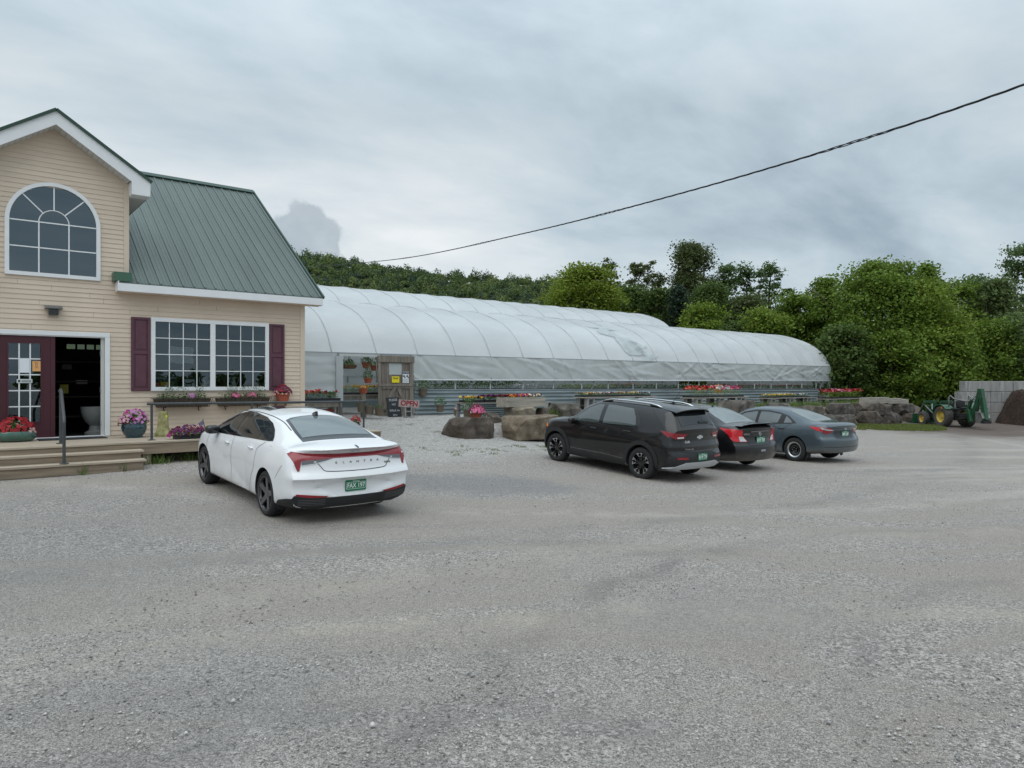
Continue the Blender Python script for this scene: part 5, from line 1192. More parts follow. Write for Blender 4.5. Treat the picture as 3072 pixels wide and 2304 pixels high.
for i, (yf, zt) in enumerate(((14.82, -1.27), (14.52, -1.42))):
    mb = MB(); mb.bx(-4.5, 2.95 - .02 * i, yf - .02, yf + .155, zt - .038, zt); mb.bx(-4.5, 2.95 - .02 * i, yf + .16, yf + .33, zt - .038, zt - .001); dpart(mb, 'step_tread', M_DECK, bevel=.004)
    mb = MB(); mb.bx(-4.5, 2.90 - .02 * i, yf + .01, yf + .045, zt - (.20 if i else .15), zt - .04); dpart(mb, 'step_riser', M_DECKF)
mb = MB(); mb.bx(2.86, 2.90, 14.60, DY0 - .005, -1.70, -1.47); mb.bx(2.861, 2.899, 14.88, DY0 - .005, -1.465, -1.31); dpart(mb, 'stringer', M_DECKF)
rz_ = -.42; rl = thing('deck_railing', 'long grey pipe railing along the front edge of the deck', 'railing', (3.2, 15.46, DZ)); RO_ = Vector((3.2, 15.46, DZ))
mb = MB(); a, b_ = at(441, 1212, 15.44), at(1098, 1207, 15.44); mb.tube([(a.x, 15.44, rz_ - .0), (b_.x, 15.44, rz_ - .03)], .026, 12); dpart(mb, 'top_rail', M_PIPE, rl, RO_, smooth=True, autosmooth=40)
for px in (455, 756, 1019, 1091):
    p = at(px, 1300, 15.44); mb = MB(); mb.tube([(p.x, 15.44, DZ), (p.x, 15.44, rz_ - .02)], .024, 12); mb.lathe([(.075, 0), (.075, .012), (.03, .02)], 12, c=(p.x, 15.44, DZ)); dpart(mb, 'post', M_PIPE, rl, RO_, smooth=True, autosmooth=40)
hr = thing('stair_handrail', 'dark pipe handrail sloping down beside the steps at the open door', 'handrail', (1.66, 15.2, DZ)); HO = Vector((1.66, 15.2, DZ))
mb = MB(); mb.tube([(1.70, 15.80, -.16), (1.70, 15.62, -.13), (1.69, 15.45, -.17), (1.64, 14.62, -.63), (1.635, 14.57, -.69), (1.635, 14.57, -.80)], .026, 12); dpart(mb, 'rail', M_PIPE, hr, HO, smooth=True)
for (x, y, z0, z1) in ((1.70, 15.62, DZ, -.14), (1.635, 14.57, -1.42, -.70)):
    mb = MB(); mb.tube([(x, y, z0), (x, y, z1)], .026, 12); mb.lathe([(.075, 0), (.075, .012), (.03, .02)], 12, c=(x, y, z0)); dpart(mb, 'post', M_PIPE, hr, HO, smooth=True, autosmooth=40)
o = MB(); pa, pb = at(150, 1310, 16.8), at(327, 1303, 16.8); o.bx(1.45, 2.62, 16.55, 17.12, DZ + .001, DZ + .014); o = o.build('door_mat', mat('charcoal_mat', (.03, .031, .035), .9)); tag(o, 'thin charcoal mat lying on the deck at the open doorway', 'mat')
# ================================================================== potted plants and small things
M_LEAF = mat('plant_leaf', (.085, .165, .042), .6, island=.5, trans=.25, hue=.03)
M_LEAFY = mat('yellow_green_leaf', (.22, .32, .05), .6, island=.4, trans=.25, hue=.02)
M_LEAFG = mat('grey_green_leaf', (.14, .20, .115), .7, island=.4, trans=.2)
M_SILVER = mat('silver_leaf', (.42, .46, .44), .7, island=.3)
def petal(name, col, i=.3): return mat('petal_' + name, col, .6, island=i, trans=.2)
P_RED = petal('red', (.33, .010, .016)); P_PINK = petal('pink', (.68, .16, .30)); P_MAG = petal('magenta', (.40, .03, .22)); P_PURP = petal('purple', (.085, .018, .12)); P_WINE = petal('wine', (.14, .008, .04))
P_YEL = petal('yellow', (.85, .52, .02)); P_WHITE = petal('white', (.72, .70, .66)); P_CORAL = petal('coral', (.75, .14, .09)); P_LILAC = petal('lilac', (.50, .22, .45)); P_ORANGE = petal('orange', (.75, .27, .04)); P_PALE = petal('pale_pink', (.66, .38, .36))
M_TERRA = mat('terracotta', (.34, .085, .045), .7, var=.15, vscale=6); M_OLIVEPOT = mat('olive_plastic_pot', (.135, .11, .078), .6, var=.1); M_DARKTRAY = mat('black_tray', (.012, .013, .016), .5)
M_SOIL = mat('potting_soil', (.035, .025, .018), .95); M_GREYWOOD = mat('grey_weathered_wood', (.21, .185, .155), .85, var=.35, vscale=2.5, stretch=(8, 8, .5), bump=.004, bscale=30)
M_PALEWOOD = mat('pale_weathered_wood', (.33, .30, .255), .85, var=.3, vscale=2.0, stretch=(.5, 7, 7), bump=.004, bscale=25)
M_BLOCK = mat('concrete_block_grey', (.30, .295, .285), .9, var=.2, vscale=7, bump=.004, bscale=60)
PR = np.random.default_rng(21)
def dome(n, rx, ry, h, rng, inner=.35, z0=0.0):
    v = rng.normal(size=(n, 3)); v /= np.linalg.norm(v, axis=1)[:, None]; v[:, 2] = np.abs(v[:, 2]); r = (inner + (1 - inner) * rng.random(n) ** .5)[:, None]
    return v * r * np.array([rx, ry, h]) + np.array([0, 0, z0])
def foliage(root, z0, rx, ry, h, n, size, m=M_LEAF, droop=0.0, name='foliage', base=0.0):
    C = dome(n, rx, ry, h, PR, z0=z0)
    if droop: rr = np.hypot(C[:, 0] / rx, C[:, 1] / ry); C[:, 2] -= droop * np.clip(rr - .55, 0, 1) * 2
    C[:, 2] = np.maximum(C[:, 2], base)
    return quads_obj(name, leaf_quads(C, size * (.6 + .8 * PR.random(n)), PR), m, root)
def blossoms(root, z0, rx, ry, h, n, size, m, droop=0.0, name='blossoms', sect=None, rim=.85):
    C = dome(n, rx, ry, h, PR, inner=rim, z0=z0)
    if sect is not None:
        a = sect[0] + (sect[1] - sect[0]) * PR.random(n); q = np.hypot(C[:, 0] / rx, C[:, 1] / ry); C[:, 0] = np.cos(a) * q * rx; C[:, 1] = np.sin(a) * q * ry
    if droop: rr = np.hypot(C[:, 0] / rx, C[:, 1] / ry); C[:, 2] -= droop * np.clip(rr - .55, 0, 1) * 2
    out = (C - np.array([0, 0, z0])) / np.array([rx, ry, h]) + np.array([0, -.5, .3]); out /= np.linalg.norm(out, axis=1)[:, None]
    Q = []
    for k in range(2):                                   # two crossed rhombs make a ruffled bloom
        t = PR.normal(size=(n, 3)); t -= out * (t * out).sum(1)[:, None]; t /= np.linalg.norm(t, axis=1)[:, None]; b = np.cross(out, t); s = (size * (.7 + .6 * PR.random(n)))[:, None] / 2
        Q.append(np.stack([C - t * s + out * s * .2 * k, C + b * s, C + t * s + out * s * .3, C - b * s], 1))
    return quads_obj(name, np.concatenate(Q), m, root)
def pot(root, prof, m, name='pot', sx=1, sy=1, n=28):
    o = MB().lathe(prof, n, sx=sx, sy=sy, cap=False).build(name, m, root, smooth=True, autosmooth=40)
    r, z = prof[-1]; zz = z - .02; MB().lathe([(r * 1.0, zz), (.0, zz + .01)], n, sx=sx, sy=sy, cap=False).build('soil', M_SOIL, root); return o
def flare(r0, r1, h, lip=.012): return [(0, 0), (r0, 0), (r1 - .004, h * .82), (r1 + lip, h * .83), (r1 + lip, h), (r1 - .01, h)]
# ------------------------------------------------------------------ on the deck
t = thing('flower_bowl', 'wide green glazed bowl of red petunias before the shut burgundy door', 'planter', (1.08, 16.72, DZ))
pot(t, [(0, 0), (.22, 0), (.30, .03), (.335, .09), (.33, .16), (.31, .20), (.30, .20)], mat('green_glaze', (.045, .11, .085), .12, var=.2, vscale=4, coat=.8), sy=.8)
foliage(t, .18, .30, .24, .24, 420, .05); blossoms(t, .20, .31, .25, .28, 120, .075, P_RED); blossoms(t, .16, .33, .26, .2, 26, .06, P_PALE, sect=(-1.2, .4))
t = thing('flower_pot', 'round dark blue glazed pot of pink and purple daisies on the deck', 'planter', (3.08, 16.42, DZ))
pot(t, [(0, 0), (.155, 0), (.16, .03), (.215, .10), (.243, .19), (.238, .26), (.21, .325), (.205, .345), (.19, .345)], mat('blue_glaze', (.010, .035, .055), .06, var=.3, vscale=3, coat=1.0, col2=(.02, .065, .085)))
foliage(t, .34, .26, .24, .20, 420, .05, droop=.06); blossoms(t, .36, .30, .27, .24, 60, .06, P_LILAC, droop=.05); blossoms(t, .36, .24, .22, .25, 40, .065, P_MAG); blossoms(t, .34, .30, .26, .18, 30, .05, P_PALE, sect=(2.2, 4.4)); blossoms(t, .30, .32, .27, .12, 30, .04, P_WINE, droop=.05)
t = thing('stone_pedestal', 'yellow green flared stone pedestal standing empty on the deck', 'pedestal', (3.62, 16.35, DZ))
m = MB(); pr = [(.165, 0), (.165, .05), (.15, .10), (.115, .20), (.105, .35), (.09, .53), (.075, .53)]; m.lathe([(r, z) for r, z in pr], 6, cap=True); m.build('shaft', mat('lichen_stone', (.235, .235, .075), .85, var=.3, vscale=9, bump=.006, bscale=40, col2=(.33, .31, .16)), t)
m = MB(); m.box((.045, -.082, .43), (.035, .012, .05)); m.build('price_tag', mat('yellow_tag', (.75, .68, .05), .6), t)
t = thing('seedling_flat', 'black tray of purple petunias with a small flag, near the deck edge', 'flower tray', (3.92, 15.42, DZ)); ft = t
m = MB(); m.bx(-.30, .0, -.13, .13, 0, .075); m.bx(.005, .305, -.12, .14, 0, .075); m.build('tray', M_DARKTRAY, t, bevel=.006)
foliage(t, .07, .40, .20, .14, 420, .045, base=.06); blossoms(t, .09, .42, .20, .20, 120, .05, P_WINE); blossoms(t, .09, .40, .18, .19, 110, .05, P_PURP); blossoms(t, .06, .44, .22, .16, 40, .05, P_MAG, sect=(2.4, 3.8))
fp = at(612, 1257, 15.35); t = thing('small_flag', 'little stars and stripes flag on a stick in the purple petunias', 'flag', (fp.x - .01, 15.35, DZ + .06))
m = MB(); m.tube([(.06, 0, -.03), (-.01, 0, fp.z - DZ - .05)], .005, 6); m.build('stick', M_TRIM, t)
def small_flag():
    H, Wd = .17, .27; top = Vector((-.008, -.008, fp.z - DZ - .075)); dv = Vector((.03, 0, -.1)).normalized(); du = Vector((-.80, -.12, -.58)).normalized()
    S = [mat('flag_red', (.40, .02, .035), .7), mat('flag_white', (.72, .70, .70), .7), mat('flag_blue', (.03, .04, .13), .7)]
    V = []; F = []; mi = []; nu, nv = 14, 13
    for i in range(nu + 1):
        for j in range(nv + 1):
            u, v = i / nu, j / nv; V.append(top + du * (u * Wd) + dv * (v * H) + Vector((0, .018 * math.sin(u * 7 + v * 1.5), -.02 * u * u)))
    for i in range(nu):
        for j in range(nv):
            a = i * (nv + 1) + j; F.append((a, a + nv + 1, a + nv + 2, a + 1)); mi.append(2 if (i < 6 and j < 7) else j % 2)
    o = mesh_obj('cloth', V, F, S, t, smooth=True, midx=mi)
    st = MB()
    for r in range(5):
        for c in range(6 if r % 2 == 0 else 5):
            u = (.03 + (c + (.5 if r % 2 else 0)) * .065) * 1.0; v = .05 + r * .105; p = top + du * (u * Wd) + dv * (v * H) + Vector((0, .018 * math.sin(u * 7 + v * 1.5) - .004, -.02 * u * u))
            st.box(p, (.007, .003, .007))
    st.build('stars', S[1], o)
small_flag()
# ------------------------------------------------------------------ window boxes
def window_box(px0, px1, label, fl):
    a, b_ = at(px0, 1196, 17.0), at(px1, 1196, 17.0); xc = (a.x + b_.x) / 2; w = b_.x - a.x; zt = -.36; t = thing('window_box', label, 'window box', (xc, 17.05, zt - .17), 0, 'window boxes under the double window')
    m = MB(); h = w / 2 - .03; V = [(-h, -.12, .17), (h, -.12, .17), (h, .10, .17), (-h, .10, .17), (-h + .06, -.07, 0), (h - .06, -.07, 0), (h - .06, .09, 0), (-h + .06, .09, 0)]
    m.add(V, [(4, 5, 1, 0), (5, 6, 2, 1), (6, 7, 3, 2), (7, 4, 0, 3), (7, 6, 5, 4), (0, 1, 2, 3)]); m.build('coco_liner', mat('coco_fibre', (.075, .062, .045), .95, var=.3, vscale=12, bump=.01), t)
    m = MB(); wi = .007; n = 13
    for z, i in ((.185, 1.0), ): m.tube([(-w / 2, .12, z), (-w / 2, -.14, z), (w / 2, -.14, z), (w / 2, .12, z)], wi, 6)
    m.tube([(-h + .04, -.085, -.01), (h - .04, -.085, -.01)], wi, 6)
    for i in range(n): q = -1 + 2 * i / (n - 1); m.tube([(q * w / 2, -.14, .185), (q * (h - .04), -.085, -.01)], wi * .9, 5)
    for q in (-.62, .62): m.tube([(q * h, .13, .26), (q * h, .11, .24), (q * h, .11, -.06), (q * h, .05, -.10)], .012, 6); m.tube([(q * h, .11, -.02), (q * h, -.08, -.02)], .01, 6)
    m.build('wire_rack', mat('dark_iron', (.03, .022, .02), .5), t)
    C = np.stack([(PR.random(520) - .5) * w * .85, (PR.random(520) - .5) * .16 - .02, .15 + .14 * PR.random(520) ** 1.6], -1); quads_obj('foliage', leaf_quads(C, .035 * (.6 + .8 * PR.random(520)), PR), M_LEAF, t)
    for q in (-.58, -.35, .05, .62) if fl == 0 else (-.45, -.30, .15, .60):                # taller spikes of grey-leaved herbs
        k = 90; z = PR.random(k); sp = .03 + .05 * z; C = np.stack([q * h + PR.normal(size=k) * sp, PR.normal(size=k) * sp * .6, .17 + .28 * z], -1); quads_obj('herb_sprig', leaf_quads(C, .035, PR), M_LEAFG, t)
    for (m_, x, k) in (((P_LILAC, .15, 10),) if fl == 0 else ((P_PINK, -.12, 26), (P_PINK, .16, 22))):
        b = blossoms(t, .20, .10, .08, .10, k, .07, m_); b.location.x = x * w
window_box(458, 636, 'wire window box of green herbs under the left half of the double window', 0)
window_box(646, 812, 'wire window box with bright pink geraniums under the right half of the double window', 1)
p = at(848, 1207, 17.02); t = thing('flower_pot', 'terracotta pot of dark red and pink petunias by the right shutter', 'planter', (p.x, 17.0, p.z))
pot(t, [(0, 0), (.12, 0), (.155, .18), (.17, .18), (.172, .225), (.155, .225)], M_TERRA); foliage(t, .22, .20, .17, .13, 220, .045); blossoms(t, .22, .22, .18, .20, 90, .055, P_WINE); blossoms(t, .22, .24, .19, .13, 70, .05, P_PALE, droop=.04); blossoms(t, .24, .2, .17, .2, 26, .06, P_RED)
m = MB(); m.bx(-.20, .20, -.14, .17, -.03, -.002); m.bar((-.12, .14, -.03), (-.12, .14, -.2), .03); m.bar((.12, .14, -.03), (.12, .14, -.2), .03); m.build('wall_shelf', M_GREYWOOD, None, loc=(p.x, 17.0, p.z)); tag(bpy.data.objects['wall_shelf'], 'small grey shelf on the wall under the terracotta pot', 'shelf')
p = at(1076, 1256, 15.9); t = thing('flower_pot', 'small pot of bright red flowers at the far railing end of the deck', 'planter', (7.72, 15.66, DZ))
pot(t, flare(.08, .10, .14), M_OLIVEPOT); foliage(t, .14, .13, .13, .14, 90, .045); blossoms(t, .15, .13, .13, .20, 50, .055, P_RED)
# ------------------------------------------------------------------ things in the shop window and doorway
def win(px0, py0, px1, py1, y): a, b_ = at(px0, py0, y), at(px1, py1, y); return a.x, b_.x, b_.z, a.z
y = YF + .05
x0, x1, z0, z1 = win(463, 1118, 532, 1160, y); o = MB(); o.bx(x0, x1, y, y + .006, z0, z1); ps = o.build('seed_poster', mat('dark_teal_poster', (.022, .045, .055), .6)); tag(ps, 'dark seed poster with white capitals in the lower left window corner', 'poster')
M_INKW = mat('pale_print', (.70, .72, .70), .6)
text_obj('lettering', 'ORGANIC SEEDS', .062, M_INKW, ps, face_matrix((( x0 + x1) / 2 - .03, y - .002, z0 + (z1 - z0) * .62), (1, 0, 0), (0, 0, 1)), depth=.001)
for i, (mm, fx, w) in enumerate(((P_CORAL, .12, .10), (P_YEL, .5, .22), (M_LEAFY, .72, .12))): o = MB(); o.bx(x0 + (x1 - x0) * fx - w / 2, x0 + (x1 - x0) * fx + w / 2, y - .004, y - .001, z0 + .02, z0 + .09 + .02 * i); o.build('poster_picture', mm, ps)
x0, x1, z0, z1 = win(552, 1138, 584, 1162, y); o = MB(); o.bx(x0, x1, y, y + .012, z0, z1); dg_ = o.build('dog_sign', mat('white_card', (.62, .66, .66), .6)); tag(dg_, 'white sign with a black standing dog in the shop window', 'sign')
o = MB(); c = (x0 + x1) / 2; w = x1 - x0
dogp = [(-.36, -.30), (-.30, -.30), (-.28, -.05), (.12, -.05), (.14, -.30), (.20, -.30), (.22, .02), (.30, .10), (.42, .08), (.42, .16), (.28, .24), (.22, .18), (.10, .12), (-.25, .10), (-.45, .16), (-.46, .12), (-.34, .04)]
o.prism([(u * w, v * w) for u, v in dogp], (c, y - .006, (z0 + z1) / 2 - .01), (1, 0, 0), (0, 0, 1), (0, .005, 0)); o.build('dog_figure', M_TRIM, dg_)
def angel(px, label):
    p = at(px, 1163, y + .1); t = thing('angel_ornament', label, 'ornament', (p.x, y + .1, p.z)); m = MB(); m.lathe([(.065, 0), (.05, .10), (.02, .19), (.0, .2)], 12, sy=.4); m.build('gown', mat('white_ornament', (.60, .62, .60), .5), t, smooth=True)
    for s in (-1, 1): m = MB(); m.tube([(0, 0, .17), (s * .05, 0, .25), (s * .10, 0, .24), (s * .105, 0, .16), (s * .06, 0, .08), (s * .02, 0, .12)], .008, 6); m.build('wing', mat('white_ornament', (.60, .62, .60), .5), t)
    m = MB(); m.lathe([(0, .195), (.025, .21), (.03, .23), (.02, .255), (0, .26)], 10); m.build('head', mat('white_ornament', (.60, .62, .60), .5), t, smooth=True)
angel(612, 'white angel ornament inside the left half of the double window'); angel(702, 'white angel ornament inside the right half of the double window')
x0, x1, z0, z1 = win(506, 1040, 580, 1090, y + .25); o = MB(); V = []; F = []
for i in range(9):
    for j in range(7): u, v = i / 8, j / 6; V.append((x0 + (x1 - x0) * (u + .03 * math.sin(v * 9)), y + .25 + .03 * math.sin(u * 7 + v * 3), z0 + (z1 - z0) * (v + .03 * math.sin(u * 11))))
for i in range(8):
    for j in range(6): a = i * 7 + j; F.append((a, a + 7, a + 8, a + 1))
o.add(V, F); o = o.build('paper_sheet', mat('crumpled_paper', (.62, .62, .58), .8, var=.12, vscale=6)); so_ = o.modifiers.new('thick', 'SOLIDIFY'); so_.thickness = .004; tag(o, 'crumpled pale paper sheet hanging inside the left window half', 'paper')
p = at(272, 1296, 18.3); t = thing('white_urn', 'pale white urn standing just inside the open doorway', 'urn', (p.x + .1, 18.3, -1.16)); MB().lathe([(0, 0), (.22, 0), (.22, .05), (.14, .10), (.13, .20), (.22, .30), (.29, .48), (.30, .62), (.28, .62), (.26, .5), (0, .45)], 24, cap=False).build('bowl', mat('white_ceramic', (.35, .36, .35), .4), t, smooth=True, autosmooth=40)
for (px, py, yy, w, h, mm, nm, lb) in ((192, 1180, 18.9, .16, .20, mat('yellow_box', (.30, .26, .03), .6), 'yellow_box', 'small yellow carton on a dark shelf inside the doorway'), (245, 1152, 19.5, .22, .09, M_INKW, 'white_card_rack', 'pale card lying on a dark shelf inside the doorway'), (200, 1108, 20, .2, .12, mat('grey_card', (.25, .25, .26), .7), 'grey_carton', 'grey carton high on a dark shelf inside the doorway')):
    p = at(px, py, yy); o = MB(); o.bx(-w / 2, w / 2, -.06, .06, 0, h); o = o.build(nm, mm, loc=(p.x, yy, p.z)); tag(o, lb, 'box')
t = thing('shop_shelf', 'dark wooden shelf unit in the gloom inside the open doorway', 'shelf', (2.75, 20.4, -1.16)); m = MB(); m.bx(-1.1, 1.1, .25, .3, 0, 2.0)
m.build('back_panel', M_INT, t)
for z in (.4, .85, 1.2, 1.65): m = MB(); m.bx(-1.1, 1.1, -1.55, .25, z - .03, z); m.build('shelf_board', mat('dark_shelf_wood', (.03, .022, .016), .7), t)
# ================================================================== greenhouses
def film_mat(name, col, transp, transl, rough=.28, var=.06, vs=.6, gloss=.5, stretch=(1, 1, 1), bump=.0, bs=3.0):
    if name in MATS: return MATS[name]
    m = bpy.data.materials.new(name); m.use_nodes = True; nt = m.node_tree; L = nt.links; MATS[name] = m; b = nt.nodes['Principled BSDF']
    b.inputs['Roughness'].default_value = rough; b.inputs['Specular IOR Level'].default_value = gloss
    tc = N(nt, 'ShaderNodeTexCoord'); mp = N(nt, 'ShaderNodeMapping'); mp.inputs['Scale'].default_value = stretch; L.new(tc.outputs['Object'], mp.inputs[0]); n = N(nt, 'ShaderNodeTexNoise', in_Scale=vs, in_Detail=5.0); L.new(mp.outputs[0], n.inputs['Vector'])
    rp = N(nt, 'ShaderNodeValToRGB'); e = rp.color_ramp.elements; e[0].position = .35; e[1].position = .65; e[0].color = (*[v * (1 - var) for v in col], 1); e[1].color = (*[min(1, v * (1 + var)) for v in col], 1); L.new(n.outputs[0], rp.inputs[0]); L.new(rp.outputs[0], b.inputs['Base Color'])
    if bump:
        n2 = N(nt, 'ShaderNodeTexNoise', in_Scale=bs, in_Detail=3.0, in_Distortion=1.0); L.new(mp.outputs[0], n2.inputs['Vector']); bp = N(nt, 'ShaderNodeBump', in_0=1.0); bp.inputs['Distance'].default_value = bump; L.new(n2.outputs[0], bp.inputs['Height']); L.new(bp.outputs[0], b.inputs['Normal'])
    t = N(nt, 'ShaderNodeBsdfTranslucent'); L.new(rp.outputs[0], t.inputs[0]); m1 = N(nt, 'ShaderNodeMixShader', in_0=transl); L.new(b.outputs[0], m1.inputs[1]); L.new(t.outputs[0], m1.inputs[2])
    tr = N(nt, 'ShaderNodeBsdfTransparent'); m2 = N(nt, 'ShaderNodeMixShader', in_0=transp); L.new(m1.outputs[0], m2.inputs[1]); L.new(tr.outputs[0], m2.inputs[2]); L.new(m2.outputs[0], nt.nodes['Material Output'].inputs[0]); return m
M_FILM = film_mat('greenhouse_film', (.75, .78, .79), .10, .32, rough=.32, var=.07, bump=.02, bs=1.6, stretch=(.5, 1, 1))
M_SKIRT = film_mat('clear_skirt_film', (.72, .76, .76), .22, .32, rough=.12, var=.07, vs=1.5, gloss=.9, bump=.01, bs=6.0)
M_CURTAIN = film_mat('grey_curtain_film', (.60, .64, .65), .06, .25, rough=.4, var=.08)
M_GALV = mat('galvanised_steel', (.33, .35, .36), .45, .55, var=.15, vscale=3)
M_TIN = mat('galvanised_siding', (.20, .25, .265), .5, .25, var=.35, vscale=1.1, stretch=(.35, 1, 3.5), col2=(.225, .27, .28))
PROF = [(22.47, 1.01), (22.87, 1.70), (23.67, 2.39), (24.75, 2.85), (25.96, 3.17), (27.10, 3.30)]
def arch_curve(n=18, yo=0.0, zo=0.0, prof=PROF):
    t = np.linspace(0, 1, n); P = np.array(prof); s = np.r_[0, np.cumsum(np.linalg.norm(np.diff(P, axis=0), axis=1))]; s /= s[-1]
    y, z = pchip(s, P[:, 0], t), pchip(s, P[:, 1], t); yc = P[-1, 0]; y = np.r_[y, 2 * yc - y[::-1][1:]]; z = np.r_[z, z[::-1][1:]]; return y + yo, z + zo
GX0, GX1, HOOP = 8.6, 43.7, 1.675
def greenhouse(name, label, x0, x1, yoff, zoff, scale, group=None):
    root = thing(name, label, 'greenhouse', (x0, 22.45 + yoff, -1.3), 0, group); O = Vector(root.location)
    y, z = arch_curve(20); yc = 27.1; y = yc + (y - yc) * scale + yoff; z = z + zoff
    hoops = [x1 - HOOP * k for k in range(0, int((x1 - x0) / HOOP) + 1)]
    nx = int((x1 - x0) / .28); xs = np.linspace(x0, x1 + .02, nx); V = []; F = []; n = len(y); rng = np.random.default_rng(5)
    for x in xs:                                                     # film sags slightly between the hoops
        ph = ((x - hoops[0]) / HOOP) % 1.0; sag = .028 * math.sin(math.pi * ph) ** 2
        for j in range(n):
            yy, zz = y[j], z[j]; d = Vector((0, yy - yc - yoff, (zz - 1.0 - zoff) * 1.3)); d = d / max(d.length, 1e-3)
            wv = .012 * math.sin(x * 1.1 + j * .9) * math.sin(j * .35 + x * .23)
            V.append((x - O.x, yy - d.y * (sag - wv) - O.y, zz - d.z * (sag - wv) - O.z))
    for i in range(nx - 1):
        for j in range(n - 1): a = i * n + j; F.append((a, a + n, a + n + 1, a + 1))
    mesh_obj('film_cover', V, F, M_FILM, root, smooth=True)
    for xe in (x1,):                                                 # end wall
        mb = MB(); mb.add([(xe - O.x, yy - O.y, zz - O.z) for yy, zz in zip(y, z)] + [(xe - O.x, y[-1] - O.y, 0.1), (xe - O.x, y[0] - O.y, 0.1)], [tuple(range(n + 2))]); mb.build('end_wall', M_FILM, root)
    return root, O, hoops, y, z
gh, GO, hoops, gy_, gz_ = greenhouse('greenhouse', 'long white film hoop greenhouse with clear rolled skirts and a wooden door', GX0, GX1, 0, 0, 1.0, 'hoop greenhouses')
def gpart(mb, name, m, parent=gh, off=None, **kw):
    off = off or GO; mb.v = [(v[0] - off.x, v[1] - off.y, v[2] - off.z) for v in mb.v]; return mb.build(name, m, parent, **kw)
M_HOOP = mat('hoop_pipe', (.40, .42, .43), .5, .2)
for hx in hoops:
    mb = MB(); pts = [(hx, 22.46, .0)] + [(hx, yy + .004, zz - .004) for yy, zz in zip(gy_, gz_)] + [(hx, 31.74, 0)]; mb.tube(pts, .028, 7); gpart(mb, 'hoop', M_HOOP, smooth=True)
# posts below the hoops on the near side, only in the open strip
for hx in hoops:
    if hx < 13.3: continue
    mb = MB(); mb.tube([(hx, 22.52, -1.25), (hx, 22.50, .3)], .03, 8); gpart(mb, 'post', M_GALV, smooth=True)
for k, hx in enumerate(hoops[:-2]):
    if k % 2 == 0 and hx > 15: mb = MB(); mb.tube([(hx - .1, 22.56, .9), (hx - 1.25, 22.56, -.6)], .014, 6); gpart(mb, 'brace', M_GALV); mb = MB(); mb.tube([(hx + .1, 22.56, .9), (hx + 1.0, 22.56, -.35)], .012, 6); gpart(mb, 'brace', M_GALV)
mb = MB(); mb.bx(GX0, GX1, 22.425, 22.455, .985, 1.03); gpart(mb, 'batten_rail', mat('wiggle_channel', (.30, .32, .33), .4, .5))
mb = MB(); mb.tube([(13.35, 22.40, .10), (GX1 + .25, 22.40, .10)], .028, 8); gpart(mb, 'roll_tube', mat('white_roll_tube', (.62, .65, .66), .4), smooth=True)
def wrinkled(x0, x1, z0, z1, yb, m, name, seed, amp=.05, horizontal=False, dx=.10):
    """film sheet with pulled diagonal folds"""
    rng = np.random.default_rng(seed); nx = int((x1 - x0) / dx) + 1; nz = 15; X = np.linspace(x0, x1, nx); Z = np.linspace(z0, z1, nz); gx, gzz = np.meshgrid(X, Z, indexing='ij'); d = np.zeros_like(gx)
    if horizontal:
        for k in range(9): d += .016 * np.sin((gzz * (16 + 9 * rng.random()) + (gx - x0) * rng.normal() * 1.5 + rng.random() * 6)) * np.exp(-((gzz - (z0 + (z1 - z0) * rng.random())) / .35) ** 2)
    else:
        for k in range(int((x1 - x0) * 2.6)):                    # each fold: a narrow ridge along a random sloping line
            cx = x0 + (x1 - x0) * rng.random(); cz = z0 + (z1 - z0) * rng.random(); sl = rng.normal() * .35 - .25; ln = .5 + rng.random() * .9; wd = .025 + .05 * rng.random(); u = (gx - cx); v = (gzz - cz) - sl * u
            d += rng.choice([-1, 1], p=[.35, .65]) * (.014 + .028 * rng.random()) * np.exp(-(v / wd) ** 2) * np.exp(-(u / ln) ** 2)
        d *= amp / .05
    V = np.stack([gx, np.full_like(gx, yb) - d, gzz], -1).reshape(-1, 3) - np.array(GO); idx = np.arange(nx * nz).reshape(nx, nz); F = np.stack([idx[:-1, :-1], idx[1:, :-1], idx[1:, 1:], idx[:-1, 1:]], -1).reshape(-1, 4)
    return mesh_obj(name, V, F.tolist(), m, gh, smooth=True)
wrinkled(13.33, GX1, .10, 1.0, 22.42, M_SKIRT, 'roll_up_skirt', 4, amp=.085, dx=.06)
ca = at(1017, 1060, 22.4); wrinkled(GX0, ca.x - .06, -.30, 1.0, 22.41, M_CURTAIN, 'side_curtain', 9, horizontal=True, dx=.08)
mb = MB(); mb.bx(ca.x - .13, ca.x + .12, 22.33, 22.40, -.62, .90); gpart(mb, 'curtain_edge', M_CURTAIN)
mb = MB(); mb.bx(ca.x - .07, ca.x + .03, 22.40, 22.52, -1.2, 1.0); gpart(mb, 'door_post', mat('grey_post', (.25, .255, .26), .7)); mb = MB(); mb.bx(ca.x, 11.95, 22.37, 22.45, .90, .98); gpart(mb, 'door_header', mat('pale_header', (.50, .52, .50), .6))
